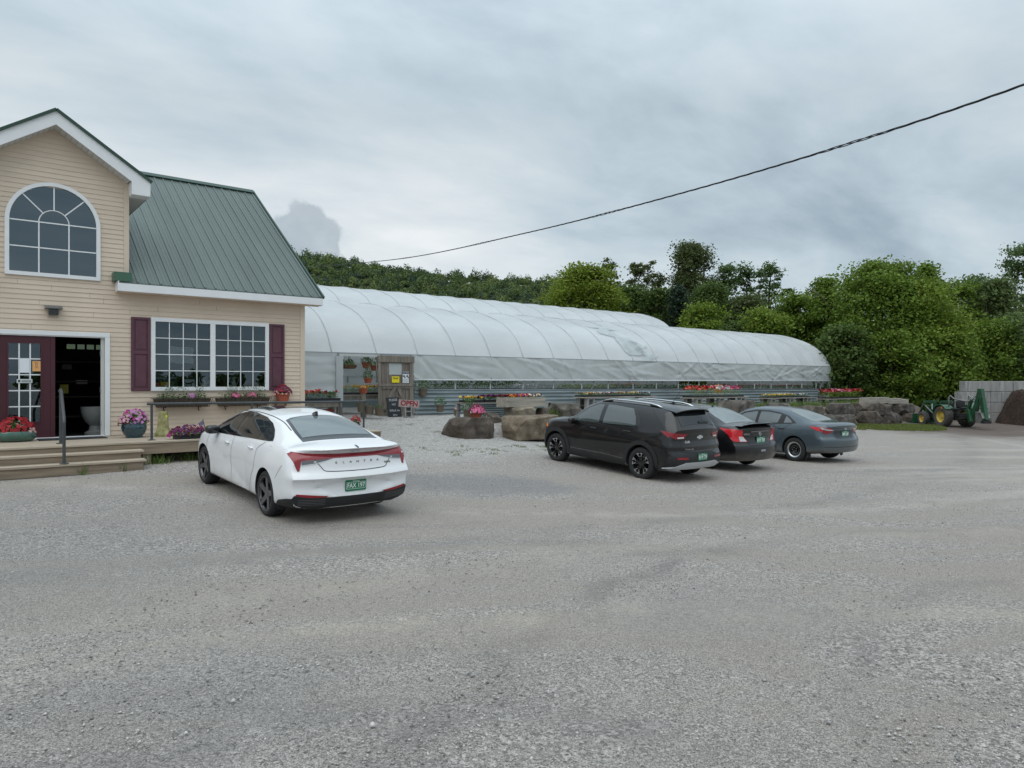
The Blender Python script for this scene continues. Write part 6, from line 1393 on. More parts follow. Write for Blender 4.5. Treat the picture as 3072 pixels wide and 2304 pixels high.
# corrugated knee wall
def kneewall():
    x0, x1 = 13.35, 42.0; ribs = 7; V = []; F = []; z0, z1 = -1.30, -.26; n = ribs * 8
    for i, x in enumerate(np.linspace(x0, x1, 24)):
        drop = -.13 * (x - x0) / (x1 - x0)
        for j in range(n + 1):
            t = j / n; ph = (t * ribs) % 1.0; V.append((x, 22.36 - .022 * (1 if .12 < ph < .32 else 0) - .010 * math.sin(t * ribs * 2 * math.pi), z0 + (z1 - z0) * t + drop))
    for i in range(23):
        for j in range(n): a = i * (n + 1) + j; F.append((a, a + n + 1, a + n + 2, a + 1))
    mb = MB(); mb.add(V, F); gpart(mb, 'knee_wall', M_TIN)
    mb = MB(); mb.add([(x0, 22.33, -.265), (x1, 22.33, -.395), (x1, 22.41, -.395), (x0, 22.41, -.265), (x0, 22.33, -.235), (x1, 22.33, -.365), (x1, 22.41, -.365), (x0, 22.41, -.235)], [(0, 1, 5, 4), (4, 5, 6, 7), (1, 2, 6, 5), (3, 0, 4, 7)]); gpart(mb, 'sill_rail', M_GALV)
kneewall()
# the wooden door
dt = thing('greenhouse_door', 'weathered grey plank door with a small square window in the greenhouse side', 'door', (12.6, 22.3, gz(12.6, 22.3))); DO = Vector(dt.location)
da, db = at(1134, 1068, 22.3), at(1240, 1245, 22.3); zt_, zb_ = .93, -1.16
M_PLANK = mat('door_plank', (.185, .16, .135), .9, var=.4, vscale=2.5, stretch=(9, 9, .5), bump=.004, bscale=30)
w0x, w1x = at(1168, 1100, 22.3).x, at(1206, 1100, 22.3).x; wz1, wz0 = at(1180, 1090, 22.3).z, at(1180, 1124, 22.3).z
mb = MB(); x = da.x + .02
while x < db.x - .02:
    x2 = min(x + .135, db.x - .02)
    if x2 > w0x and x < w1x: mb.bx(x, x2 - .006, 22.31, 22.335, zb_, wz0); mb.bx(x, x2 - .006, 22.31, 22.335, wz1, zt_)
    else: mb.bx(x, x2 - .006, 22.31, 22.335, zb_, zt_)
    x = x2
gpart(mb, 'planks', M_PLANK, dt, DO)
for (x0, x1, z0, z1, nm) in ((da.x, da.x + .13, zb_, .72, 'stile'), (db.x - .16, db.x, zb_, .72, 'stile'), (da.x - .02, db.x + .02, .72, .95, 'top_beam'), (da.x + .02, db.x - .06, at(1190, 1155, 22.3).z - .05, at(1190, 1155, 22.3).z + .05, 'mid_rail'), (da.x + .14, db.x - .17, at(1190, 1162, 22.3).z - .045, at(1190, 1162, 22.3).z + .03, 'lower_rail'), (da.x + .14, db.x - .17, zb_, zb_ + .1, 'bottom_rail')):
    mb = MB(); yy = 22.245 if nm in ('top_beam', 'mid_rail') else 22.27; mb.bx(x0, x1, yy, 22.308, z0, z1); gpart(mb, nm, M_GREYWOOD, dt, DO, bevel=.006)
zm = at(1190, 1166, 22.3).z; xm = (da.x + db.x) / 2
for s in (-1, 1): mb = MB(); mb.bar((xm + s * .05, 22.288, zm), (xm + s * .52, 22.288, zb_ + .12), .035, .12, up=(1, 0, 0)) if False else mb.prism([(s * .02, zm), (s * .16, zm), (s * .56, zb_ + .2), (s * .42, zb_ + .2)], (xm, 22.268, 0), (1, 0, 0), (0, 0, 1), (0, .04, 0)); gpart(mb, 'brace_board', M_GREYWOOD, dt, DO)
mb = MB(); mb.bx(w0x, w1x, 22.316, 22.322, wz0, wz1); gpart(mb, 'pane', film_mat('door_film', (.62, .66, .66), .15, .3), dt, DO)
def sign_on(px0, py0, px1, py1, yv, name, m, label, cat):
    a, b_ = at(px0, py0, yv), at(px1, py1, yv); c = Vector(((a.x + b_.x) / 2, yv, b_.z)); o = MB(); o.bx(-(b_.x - a.x) / 2, (b_.x - a.x) / 2, 0, .008, 0, a.z - b_.z); o = o.build(name, m, loc=c); tag(o, label, cat); return o, b_.x - a.x, a.z - b_.z
M_INK = mat('black_ink', (.015, .015, .018), .7)
def lett(o, s, size, x, z, m, sx=1.0, y=-.0012): return text_obj('lettering', s, size, m, o, face_matrix((x, y, z), (1, 0, 0), (0, 0, 1)), sx=sx, depth=.0006)
o, w, h = sign_on(1176, 1129, 1198, 1148, 22.235, 'yellow_notice', mat('yellow_paper', (.80, .66, .02), .7), 'yellow hand-lettered notice pinned to the plank door', 'notice')
lett(o, 'PLEASE', .085, 0, h * .68, M_INK, .8); lett(o, 'KNOCK', .085, 0, h * .30, M_INK, .8) if False else lett(o, 'Please', .1, 0, h * .70, mat('brown_ink', (.25, .14, .02), .7), .9); 
o, w, h = sign_on(1208, 1115, 1227, 1149, 22.24, 'pet_notice', mat('white_notice', (.68, .70, .72), .7), 'white notice with a navy heading and two dogs on the plank door', 'notice')
mb = MB(); mb.bx(-w / 2, w / 2, -.002, 0, h * .80, h * .98); mb.build('heading', mat('navy_print', (.015, .03, .06), .6), o); lett(o, 'NO PETS', .062, 0, h * .885, mat('white_print', (.7, .72, .74), .6), .95, y=-.003)
for s in (-1, 1):
    mb = MB(); mb.lathe([(.02, 0), (.02, .001)], 10, c=(s * w * .26, -.002, h * .68), axis='Y'); mb.prism([(-.06, .04), (-.02, .04), (.05, 0), (.05, -.05), (.02, -.05), (0, -.01), (-.05, .01)], (s * w * .26, -.002, h * .55), (1, 0, 0), (0, 0, 1), (0, .001, 0)); mb.build('dog_print', M_INK, o)
mb = MB()
for k in range(6): mb.bx(-w * .42, w * .42, -.0015, 0, h * (.06 + .055 * k), h * (.075 + .055 * k))
mb.build('print_lines', mat('grey_print', (.3, .3, .32), .7), o)
# chalk board, OPEN sign, hollow block
p = at(1188, 1250, 21.75); zc = gz(p.x, 21.75); cb = thing('chalkboard', 'black chalkboard leaning against the plank door, white chalk lettering', 'chalkboard', (p.x - .02, 21.75, zc)); M_ = Matrix.Rotation(R(-14), 4, 'X'); Mr = Matrix.Rotation(R(4), 4, 'Z')
mb = MB(); mb.bx(-.27, .27, 0, .025, .0, .70); o = mb.build('board', mat('chalkboard_black', (.020, .024, .028), .7, var=.3, vscale=5), cb); o.matrix_local = Mr @ M_
for i, (s, sz) in enumerate((('PLEASE', .12), ('NO', .11), ('WALK ins', .11), ('thru', .11))): text_obj('lettering', s, sz, mat('chalk', (.50, .53, .55), .9), o, face_matrix((0, -.002, .60 - .155 * i - (.06 if i > 1 else 0)), (1, .0, .03), (0, 0, 1)), depth=.001, sx=.9)
p = at(1223, 1256, 21.35); zc = gz(p.x, 21.35); hb = thing('hollow_block', 'grey hollow concrete block standing on end below the OPEN board', 'block', (p.x, 21.35, zc)); mb = MB(); a_, b2, hh = .195, .195, .40
def hollow(mb, w, d, h, hole=.125, wall=.035):
    """block on end: two square cells run through it, seen from the front"""
    zs = [0, wall, h / 2 - wall / 2, h / 2 + wall / 2, h - wall, h]
    mb.bx(-w / 2, -w / 2 + wall, -d / 2, d / 2, 0, h); mb.bx(w / 2 - wall, w / 2, -d / 2, d / 2, 0, h)
    for i in (0, 2, 4): mb.bx(-w / 2 + wall, w / 2 - wall, -d / 2 + .001, d / 2 - .001, zs[i], zs[i + 1])
    mb.bx(-w / 2 + wall, w / 2 - wall, d / 2 - .02, d / 2 - .005, .01, h - .01)
hollow(mb, .24, .2, .42); o = mb.build('block', M_BLOCK, hb); o.rotation_euler = (0, 0, R(-12))
p = at(1226, 1211, 21.3); t = thing('open_sign', 'pinkish board with red hand-painted OPEN on the hollow block', 'sign', (p.x, 21.26, p.z)); Ms = Matrix.Rotation(R(4.5), 4, 'Y'); mb = MB(); mb.bx(-.40, .40, 0, .03, -.125, .125); o = mb.build('board', mat('pink_board', (.40, .30, .29), .8, var=.25, vscale=5), t); o.matrix_local = Ms
text_obj('lettering', 'OPEN', .25, mat('red_paint', (.26, .012, .02), .7), o, face_matrix((0, -.003, .0), (1, 0, 0), (0, 0, 1)), depth=.002, sx=1.05, offset=.006)
for x in (.18, .33): MB().tube([(x, .02, -.13), (x, .02, -.52)], .008, 6).build('wire_leg', M_GALV, t)
# pots by the door
def simple_pot(px, py, Y, r, h, label, leaf=None, pm=M_OLIVEPOT, fol=(.2, .3, 120, .05), bl=None, zz=None, name='plant_pot'):
    p = at(px, py, Y); z = p.z if zz is None else zz; t = thing(name, label, 'plant pot', (p.x, Y, z)); pot(t, flare(r * .78, r, h), pm)
    if leaf: foliage(t, h, fol[0], fol[0], fol[1], fol[2], fol[3], leaf)
    for b in (bl or []): blossoms(t, h + .02, b[1], b[1], b[2], b[3], b[4], b[0])
    return t
simple_pot(1108, 1242, 21.5, .16, .28, 'olive plastic pot of soil standing left of the door boards', M_LEAF, fol=(.08, .06, 12, .05)); simple_pot(1138, 1246, 21.3, .155, .26, 'olive plastic pot with short sprouts at the foot of the plank door', M_LEAF, fol=(.13, .10, 60, .05)); simple_pot(1084, 1236, 21.6, .15, .34, 'tall olive pot of dry brown stems behind the railing end', mat('dry_stem', (.16, .10, .04), .8, island=.4), fol=(.1, .12, 30, .06))
simple_pot(1270, 1190, 22.25, .14, .27, 'olive pot of bushy herbs hung on the corrugated wall right of the door', M_LEAFG, fol=(.26, .36, 260, .045), zz=-.50, name='hanging_pot')
simple_pot(1320, 1236, 21.9, .145, .27, 'olive pot of bushy green herbs standing by the corrugated wall', M_LEAF, fol=(.25, .34, 260, .045)); simple_pot(1371, 1247, 19.5, .12, .20, 'small brown pot of pale flowers left of the long boulder', M_LEAF, fol=(.10, .06, 40, .04), bl=[(P_PALE, .11, .07, 14, .06)])
# hanging baskets in the opening
def basket(px, py, Y, kind, label, rx=.3, hang=.5):
    p = at(px, py, Y); t = thing('hanging_basket', label, 'hanging basket', (p.x, Y, p.z))
    if kind == 'wicker':
        mb = MB(); mb.lathe([(.0, 0), (rx * .75, 0), (rx, .13)], 20, sy=.55, cap=False); mb.build('liner', mat('wicker_dark', (.045, .03, .02), .9), t)
        mb = MB()
        for k in range(6): z = .01 + .022 * k; r = rx * (.76 + .24 * z / .13) + .006; mb.tube([(r * math.cos(a), .55 * r * math.sin(a), z + .006 * math.sin(a * 6 + k * 3)) for a in np.linspace(0, 2 * math.pi, 33)], .008, 5, cap=False)
        mb.build('weave', mat('wicker', (.17, .09, .05), .8, var=.3, vscale=10), t); zt = .12
    else: pot(t, flare(.10, .145, .19), M_TERRA); zt = .18
    mb = MB()
    for s in (-1, 1): mb.tube([(s * rx * .6, 0, zt), (0, 0, zt + hang)], .006, 5)
    mb.build('hanger', M_TRIM, t); return t, zt
t, z = basket(1043, 1106, 22.6, 'wicker', 'wide wicker hanging basket of trailing plants in the greenhouse opening', .34, .5); foliage(t, z, .32, .2, .22, 260, .06, droop=.12); foliage(t, z, .3, .2, .14, 80, .05, M_LEAFY)
t, z = basket(1098, 1104, 22.65, 'pot', 'terracotta hanging pot of green herbs beside the wicker basket', .2, .45); foliage(t, z, .2, .2, .28, 160, .055)
t, z = basket(1104, 1150, 22.4, 'pot', 'terracotta pot with long trailing vines hanging lower in the opening', .2, .75); foliage(t, z, .18, .18, .4, 180, .05); C = np.stack([PR.normal(size=120) * .1, PR.normal(size=120) * .06, z + .7 * PR.random(120)], -1); quads_obj('vines', leaf_quads(C, .05, PR), M_LEAF, t)
t, z = basket(1123, 1112, 22.7, 'pot', 'hanging pot of yellowish foliage close to the plank door', .2, .45); foliage(t, z, .17, .17, .26, 130, .055, M_LEAFY)
def plank_table(x0, x1, y0, y1, zt, zg, label, name='plank_table', legs='wood'):
    t = thing(name, label, 'table', ((x0 + x1) / 2, (y0 + y1) / 2, zg)); w, d, h = x1 - x0, y1 - y0, zt - zg; m = MB(); n = max(2, int(d / .16))
    for i in range(n): m.bx(-w / 2, w / 2, -d / 2 + d * i / n, -d / 2 + d * (i + .94) / n, h - .04, h)
    m.build('table_top', M_PALEWOOD, t)
    if legs == 'wood':
        for sx in (-1, 1):
            for sy in (-1, 1): m = MB(); m.bx(sx * (w / 2 - .10) - .05, sx * (w / 2 - .10) + .05, sy * (d / 2 - .09) - .05, sy * (d / 2 - .09) + .05, -.05, h - .042); m.build('leg', M_GREYWOOD, t)
        m = MB(); m.bx(-w / 2 + .02, w / 2 - .02, -d / 2 + .02, -d / 2 + .05, h - .16, h - .042); m.build('apron', M_GREYWOOD, t)
    else:
        for sx in (-1, 0, 1) if w > 3.5 else (-1, 1):
            k = max(1, int(round((h - .04) / .41)));
            m = MB(); hollow(m, .40, .20, h - .042 + .06, wall=.05); o = m.build('block_leg', M_BLOCK, t); o.location = (sx * (w / 2 - .45), -d / 2 + .13, -.06)
            m = MB(); hollow(m, .40, .20, h - .042 + .06, wall=.05); o = m.build('block_leg', M_BLOCK, t); o.location = (sx * (w / 2 - .45), d / 2 - .13, -.06)
    return t
def flats(x0, x1, y0, y1, z, label, fl, h=.16, leaf=M_LEAF, name='flower_flat', n=None, tray=.07, bloom=.055, rows=None):
    """row of nursery trays; fl = list of (x fraction from, to, petal material, share)"""
    t = thing(name, label, 'flower tray', ((x0 + x1) / 2, (y0 + y1) / 2, z)); w, d = x1 - x0, y1 - y0; m = MB(); k = max(1, int(round(w / .54)))
    for i in range(k): a = -w / 2 + w * i / k; m.bx(a + .004, a + w / k - .004, -d / 2, d / 2, 0, tray)
    m.build('tray', M_DARKTRAY, t); n = n or int(w * d * 900); C = np.stack([(PR.random(n) - .5) * w, (PR.random(n) - .5) * d, tray + (h - tray) * PR.random(n) ** .7], -1); quads_obj('foliage', leaf_quads(C, .05 * (.6 + .7 * PR.random(n)), PR), leaf, t)
    for (a, b_, pm, den) in fl:
        q = int(w * (b_ - a) * d * den); C = np.stack([-w / 2 + w * (a + (b_ - a) * PR.random(q)), (PR.random(q) - .5) * d, h * (.85 + .3 * PR.random(q))], -1)
        Q = np.concatenate([leaf_quads(C, bloom * (.7 + .6 * PR.random(q)), PR, up=.2, aspect=1.0) for _ in range(2)]); quads_obj('blossoms', Q, pm, t)
    return t
# table of flowers left of the opening
za = -.62; zg = gz(9.8, 21.7); a, b_ = at(914, 1190, 21.7), at(1008, 1190, 21.7)
plank_table(a.x - .35, b_.x + .1, 21.4, 22.05, za, zg, 'grey wooden bench with red crates beneath, left of the greenhouse opening'); flats(a.x - .3, b_.x + .05, 21.45, 22.0, za, 'black trays of coral geraniums on the bench beside the shop corner', [(0, .55, P_CORAL, 60), (.3, 1, P_RED, 20)], h=.34, bloom=.11, n=420, tray=.12)
for i, (fx, mm, lb) in enumerate(((.35, M_TERRA, 'dull red crate under the grey bench, left one'), (.7, mat('rust_crate', (.25, .045, .03), .7), 'rust red crate under the grey bench, right one'))):
    x = a.x + (b_.x - a.x) * fx; o = MB(); o.bx(-.18, .18, -.15, .15, 0, .34); o.bx(-.19, .19, -.16, .16, .30, .345); o = o.build('crate', mm, loc=(x, 21.75, zg - .01)); tag(o, lb, 'crate')
# benches inside the opening
plank_table(10.7, 13.2, 23.0, 24.1, -.42, -1.2, 'slatted bench of bedding plants just inside the greenhouse opening'); flats(10.7, 13.2, 23.0, 24.1, -.42, 'yellow and lime bedding plants on the bench inside the opening', [(0, .6, P_YEL, 50), (.5, 1, P_ORANGE, 40), (.55, 1, P_WINE, 12)], h=.30, leaf=M_LEAFY, n=900)
simple_pot(1090, 1180, 21.95, .15, .17, 'wide terracotta bowl on a wooden stump before the opening', M_LEAF, M_TERRA, (.14, .08, 50, .045), [(P_ORANGE, .12, .06, 16, .05)]); p = at(1090, 1180, 21.95)
o = MB(); o.lathe([(.10, 0), (.09, .3), (.085, p.z - gz(p.x, 21.95))], 12); o = o.build('wood_stump', M_GREYWOOD, loc=(p.x, 21.95, gz(p.x, 21.95))); tag(o, 'upright wooden post carrying the wide terracotta bowl', 'post')
# plants along the open strip: each bench of one kind
segs = [(13.6, 18.4, M_LEAF, [(0, 1, P_WINE, 4)], 'dark trailing foliage on the first inside bench right of the door', .26), (18.5, 21.0, M_SILVER, [(0, .5, P_WHITE, 50)], 'silver white dusty foliage on an inside bench behind the planter box', .24), (21.1, 24.4, M_LEAFY, [(0, 1, P_WHITE, 14)], 'bright green seedlings on an inside bench above the pansy table', .26), (24.5, 28.4, M_LEAF, [(0, .5, P_ORANGE, 25), (.4, 1, P_WHITE, 8)], 'green seedlings with orange blooms on an inside bench behind the SUV', .27), (28.5, 33.6, M_LEAF, [(0, .6, P_WHITE, 14), (.75, 1, P_RED, 40)], 'green plants ending in red blooms on an inside bench above the geraniums', .27), (33.8, 38.2, M_LEAF, [(.3, 1, P_PINK, 20)], 'mixed pink flowering plants on an inside bench above the yellow pansies', .26), (38.4, 43.0, M_LEAF, [(0, .6, P_RED, 40)], 'red flowering plants on the last inside bench of the greenhouse', .24)]
for (xa, xb, lf, fl, lb, h) in segs:
    zt = -.30 - .13 * (xa - 13) / 29; flats(xa, xb, 22.75, 23.75, zt, lb, fl, h=h, leaf=lf, name='bedding_plants', n=int((xb - xa) * 330)); plank_table(xa, xb, 22.72, 23.78, zt, -1.25, lb.split(' on ')[0].replace('foliage', 'plants') + ' stand on this slatted bench', name='plant_bench')
for xa, xb in ((13.5, 17.2), (17.3, 20.5)):                                            # a darker row of hanging plants farther in
    t = thing('hanging_vines', 'row of dark hanging foliage deep inside the greenhouse, ' + ('nearer the door' if xa < 15 else 'farther along'), 'plants', ((xa + xb) / 2, 25.0, .0)); n = 700; C = np.stack([(PR.random(n) - .5) * (xb - xa), PR.normal(size=n) * .2, -.1 + .55 * PR.random(n)], -1); quads_obj('foliage', leaf_quads(C, .11, PR), M_LEAF, t); MB().tube([(-(xb - xa) / 2, 0, .45), ((xb - xa) / 2, 0, .45)], .02, 6).build('hanging_rail', M_GALV, t)
# the second, higher house behind
g2, O2, hoops2, y2, z2 = greenhouse('greenhouse', 'second white hoop greenhouse standing higher behind the long one', 9.0, 40.3, 9.4, 1.95, 1.02, 'hoop greenhouses')
for hx in hoops2:
    mb = MB(); mb.tube([(hx, y2[0], .4)] + [(hx, yy + .004, zz - .004) for yy, zz in zip(y2, z2)] + [(hx, y2[-1], .4)], .028, 7); gpart(mb, 'hoop', M_HOOP, g2, O2, smooth=True)
mb = MB(); mb.bx(9.0, 40.3, y2[0] - .02, y2[0] + .02, -1.3, 3.0); gpart(mb, 'side_wall', M_CURTAIN, g2, O2); mb = MB(); mb.bx(9.0, 40.3, y2[-1] - .02, y2[-1] + .02, -1.3, 3.0); gpart(mb, 'side_wall', M_CURTAIN, g2, O2)
mb = MB(); mb.bx(GX0, GX1, 31.70, 31.74, -1.3, -.3); gpart(mb, 'knee_wall', M_TIN); mb = MB(); mb.bx(GX0, GX1, 31.71, 31.73, .3, 1.0); gpart(mb, 'roll_up_skirt', M_SKIRT)
# a clear patch where the outer film has been mended
def film_patch(xc, hw, j0, j1, seed):
    V = []; F = []; n = j1 - j0 + 1; rg = random.Random(seed); k = 14; wob = [rg.uniform(-.5, .5) for _ in range(n)]; wid = [hw * rg.uniform(.35, 1.1) for _ in range(n)]
    for i in range(k + 1):
        for j in range(n): y, z = gy_[j0 + j], gz_[j0 + j]; V.append((xc + wob[j] - .35 * (j - n / 2) * hw / 2 + (i / k - .5) * 2 * wid[j] - GO.x, y - .03 - GO.y, z + .03 - GO.z))
    for i in range(k):
        for j in range(n - 1): a_ = i * n + j; F.append((a_, a_ + n, a_ + n + 1, a_ + 1))
    mesh_obj('clear_patch', V, F, film_mat('patch_film', (.62, .67, .67), .20, .3, rough=.15, var=.12, vs=3.0), gh, smooth=True)
film_patch(25.2, .75, 1, 9, 3); film_patch(26.2, .45, 0, 4, 8)
# ------------------------------------------------------------------ display tables on the terrace
def tabled(px0, px1, pyt, Y, depth, label_t, label_f, fl, h, legs='block', leaf=M_LEAF, bloom=.065):
    a, b_ = at(px0, pyt, Y + depth), at(px1, pyt, Y); z = at((px0 + px1) / 2, pyt, Y).z; zg = gz((a.x + b_.x) / 2, Y + depth / 2)
    plank_table(a.x - .15, b_.x + .35, Y, Y + depth, z, zg, label_t, name='block_table', legs=legs); flats(a.x, b_.x, Y + .05, Y + depth - .05, z + .002, label_f, fl, h=h, leaf=leaf, bloom=bloom, n=int((b_.x - a.x) * 330))
tabled(1722, 1955, 1190, 21.0, .75, 'block and plank table of mixed pansies, behind the SUV roof', 'trays of mixed pale, yellow and dark pansies behind the SUV roof', [(0, 1, P_WHITE, 40), (0, 1, P_PURP, 45), (.0, .2, P_YEL, 60), (.55, .85, P_YEL, 70), (.2, .6, P_PALE, 30)], .16)
tabled(2045, 2235, 1192, 20.6, .85, 'block and plank table of tall geraniums, above the charcoal sedan roof', 'trays of red, white and pink geraniums under the orange card', [(0, .45, P_RED, 55), (0, .5, P_CORAL, 35), (.42, .75, P_WHITE, 50), (.6, 1, P_MAG, 25), (.7, 1, P_RED, 30), (.3, .9, P_PINK, 30)], .46, leaf=M_LEAFY, bloom=.12)
tabled(2275, 2433, 1193, 20.6, .75, 'block and plank table of low yellow pansies, above the grey sedan roof', 'trays of low yellow and grey white pansies above the grey sedan', [(0, .6, P_YEL, 80), (.1, .5, P_WHITE, 30), (.58, 1, P_WHITE, 55), (.6, 1, P_PURP, 25)], .17)
tabled(2450, 2592, 1196, 20.0, .95, 'last block and plank table, at the far greenhouse corner', 'trays of bright red and pink geraniums at the far greenhouse corner', [(0, .55, P_RED, 60), (.1, .6, P_PINK, 40), (.3, .5, P_WHITE, 25), (.5, 1, P_RED, 70)], .46, leaf=M_LEAFY, bloom=.12)
p = at(2155, 1168, 21.3); o = MB(); o.bx(-.33, .33, 0, .012, 0, .40); o = o.build('orange_card', mat('orange_card', (.72, .38, .15), .7), loc=(p.x, 21.3, p.z - .18)); tag(o, 'blank orange card standing up among the red geraniums', 'card'); MB().tube([(0, .02, -.3), (0, .02, .3)], .012, 6).build('stake', M_GALV, o)
# pansy table and planter box near the boulders
a, b_ = at(1408, 1208, 18.9), at(1520, 1206, 18.9); z = a.z; zg = gz((a.x + b_.x) / 2, 19.2); t = thing('tin_table', 'low table with a corrugated tin front under the purple pansies', 'table', ((a.x + b_.x) / 2, 19.2, zg)); w = b_.x - a.x + .3; hh = z - zg
m = MB(); m.bx(-w / 2, w / 2, -.32, .34, hh - .04, hh); m.build('table_top', M_GREYWOOD, t); m = MB(); V = []; F = []
for i in range(2):
    for j in range(41): V.append(((-1 + 2 * i) * (w / 2 - .12), -.26 - .012 * math.sin(j * 1.25), hh - .05 - (hh - .02) * j / 40))
F = [(j, j + 1, j + 42, j + 41) for j in range(40)]; m.add(V, F); m.build('tin_front', M_TIN, t)
for sx in (-1, 1): m = MB(); m.bx(sx * (w / 2 - .06) - .06, sx * (w / 2 - .06) + .06, -.30, -.18, -.05, hh - .042); m.build('leg', mat('grey_post', (.25, .255, .26), .7), t); m = MB(); m.bx(sx * (w / 2 - .06) - .06, sx * (w / 2 - .06) + .06, .18, .30, -.05, hh - .042); m.build('leg', mat('grey_post', (.25, .255, .26), .7), t)
flats(a.x, a.x + .62, 18.92, 19.5, z + .002, 'tray of yellow and violet pansies left of the planter box', [(0, 1, P_YEL, 130), (.1, 1, P_PURP, 60)], h=.17, bloom=.08); flats(a.x + .66, b_.x + .05, 18.92, 19.5, z + .002, 'trays of wine purple pansies next to the planter box', [(0, 1, P_WINE, 120), (0, 1, P_PURP, 90), (.2, .8, P_MAG, 40)], h=.20, bloom=.07)
a, b_ = at(1517, 1222, 18.0), at(1636, 1222, 18.0); z0 = a.z; t = thing('planter_box', 'pale weathered plank box of mixed pansies resting on the stone slab', 'planter', ((a.x + b_.x) / 2, 18.25, z0)); w = b_.x - a.x; m = MB()
m.bx(-w / 2, w / 2, -.25, -.22, 0, .155); m.bx(-w / 2, w / 2, -.25, -.22, .158, .31); m.bx(-w / 2, w / 2, .22, .25, 0, .31); m.bx(-w / 2, -w / 2 + .03, -.219, .219, 0, .309); m.bx(w / 2 - .03, w / 2, -.219, .219, 0, .309); m.bx(-w / 2 - .01, -w / 2 + .14, -.28, -.252, 0, .312); m.bx(-w / 2 + .02, w / 2 - .02, -.21, .21, .01, .2); m.build('box', M_PALEWOOD, t, bevel=.005)
n = 260; C = np.stack([(PR.random(n) - .5) * w * .95, (PR.random(n) - .5) * .42, .27 + .08 * PR.random(n)], -1); quads_obj('foliage', leaf_quads(C, .05, PR), M_LEAF, t)
for pm, a_, b2, k in ((P_WINE, 0, .3, 30), (P_ORANGE, .15, .35, 26), (P_MAG, .3, .7, 34), (P_ORANGE, .5, .7, 20), (P_WHITE, .6, 1, 26), (P_PURP, .6, .95, 26), (P_YEL, .7, .95, 10)):
    C = np.stack([(-.5 + a_ + (b2 - a_) * PR.random(k)) * w, (PR.random(k) - .5) * .44, .34 + .07 * PR.random(k)], -1); quads_obj('blossoms', np.concatenate([leaf_quads(C, .075, PR, up=.2, aspect=1.0) for _ in range(2)]), pm, t)
# ------------------------------------------------------------------ boulders
from mathutils import noise as mnoise
M_ROCK = mat('brown_boulder', (.070, .054, .043), .9, var=.45, vscale=2.2, bump=.03, bscale=9, col2=(.105, .086, .070)); M_ROCKT = mat('tan_boulder', (.135, .098, .063), .9, var=.4, vscale=3.0, bump=.02, bscale=14, col2=(.17, .138, .10)); M_ROCKG = mat('grey_boulder', (.062, .051, .042), .9, var=.5, vscale=1.8, bump=.04, bscale=7, col2=(.115, .103, .09))
def boulder(px0, px1, pyt, pyb, Y, m, label, depth=.8, seed=1, p=4.5, tilt=0.0, name='boulder', rot=0.0, rough=.12):
    a, b_ = at(px0, pyb, Y + depth * .75), at(px1, pyb, Y); w = b_.x - a.x; zt, zb = at((px0 + px1) / 2, pyt, Y).z, at((px0 + px1) / 2, pyb, Y).z; h = zt - zb
    rg = random.Random(seed * 13 + 1); bm = bmesh.new(); bmesh.ops.create_cube(bm, size=1.0)
    for v in bm.verts: v.co = Vector((v.co.x * w * 1.03, v.co.y * depth, v.co.z * h * 1.03))
    for k in range(int(15 if p > 3 else 26)):                       # split faces: planes that knock corners and edges off the block
        nv = Vector((rg.uniform(-1, 1), rg.uniform(-1, .6), rg.uniform(-.35, 1))).normalized(); sup = abs(nv.x) * w / 2 + abs(nv.y) * depth / 2 + abs(nv.z) * h / 2
        rad = math.sqrt((nv.x * w / 2) ** 2 + (nv.y * depth / 2) ** 2 + (nv.z * h / 2) ** 2); dd = rad + (sup - rad) * rg.uniform(.06, .62) if p > 3 else rad * 1.02
        r_ = bmesh.ops.bisect_plane(bm, geom=bm.verts[:] + bm.edges[:] + bm.faces[:], plane_co=nv * dd, plane_no=nv, clear_outer=True)
        bmesh.ops.holes_fill(bm, edges=[e for e in bm.edges if e.is_boundary])
    bmesh.ops.bevel(bm, geom=[e for e in bm.edges], offset=min(w, h) * .035, segments=2, affect='EDGES', profile=.6, clamp_overlap=True)
    bmesh.ops.triangulate(bm, faces=bm.faces)
    for it in range(5):
        L = [e for e in bm.edges if e.calc_length() > max(.05, min(w, h) * .09)]
        if not L: break
        bmesh.ops.subdivide_edges(bm, edges=L, cuts=1); bmesh.ops.triangulate(bm, faces=[f for f in bm.faces if len(f.verts) > 3])
    bm.normal_update(); ns = [v.normal.copy() for v in bm.verts]
    for v, nn in zip(bm.verts, ns):
        q = v.co; f1 = mnoise.fractal(q * 3.5 + Vector((seed * 7.3, seed * 1.7, 0)), 1.0, 2.1, 4); f2 = mnoise.noise(Vector((q.x * 1.2, q.y * 1.2, q.z * 9)) + Vector((seed * 3.1, 5, 0)))
        v.co = q + nn * (f1 * .022 + f2 * .016 - .01 * abs(mnoise.noise(q * 8 + Vector((seed, 0, 0))))) * min(1, h * 1.8) * (rough / .12)
    me = bpy.data.meshes.new(name); bm.to_mesh(me); bm.free(); me.materials.append(m); me.polygons.foreach_set('use_smooth', np.ones(len(me.polygons), dtype=bool)); me.set_sharp_from_angle(angle=R(28)); o = bpy.data.objects.new(name, me); COL.objects.link(o); o.location = ((a.x + b_.x) / 2, Y + depth / 2, (zt + zb) / 2); o.rotation_euler.z = rot; tag(o, label, 'boulder', 'boulders edging the terrace'); return o
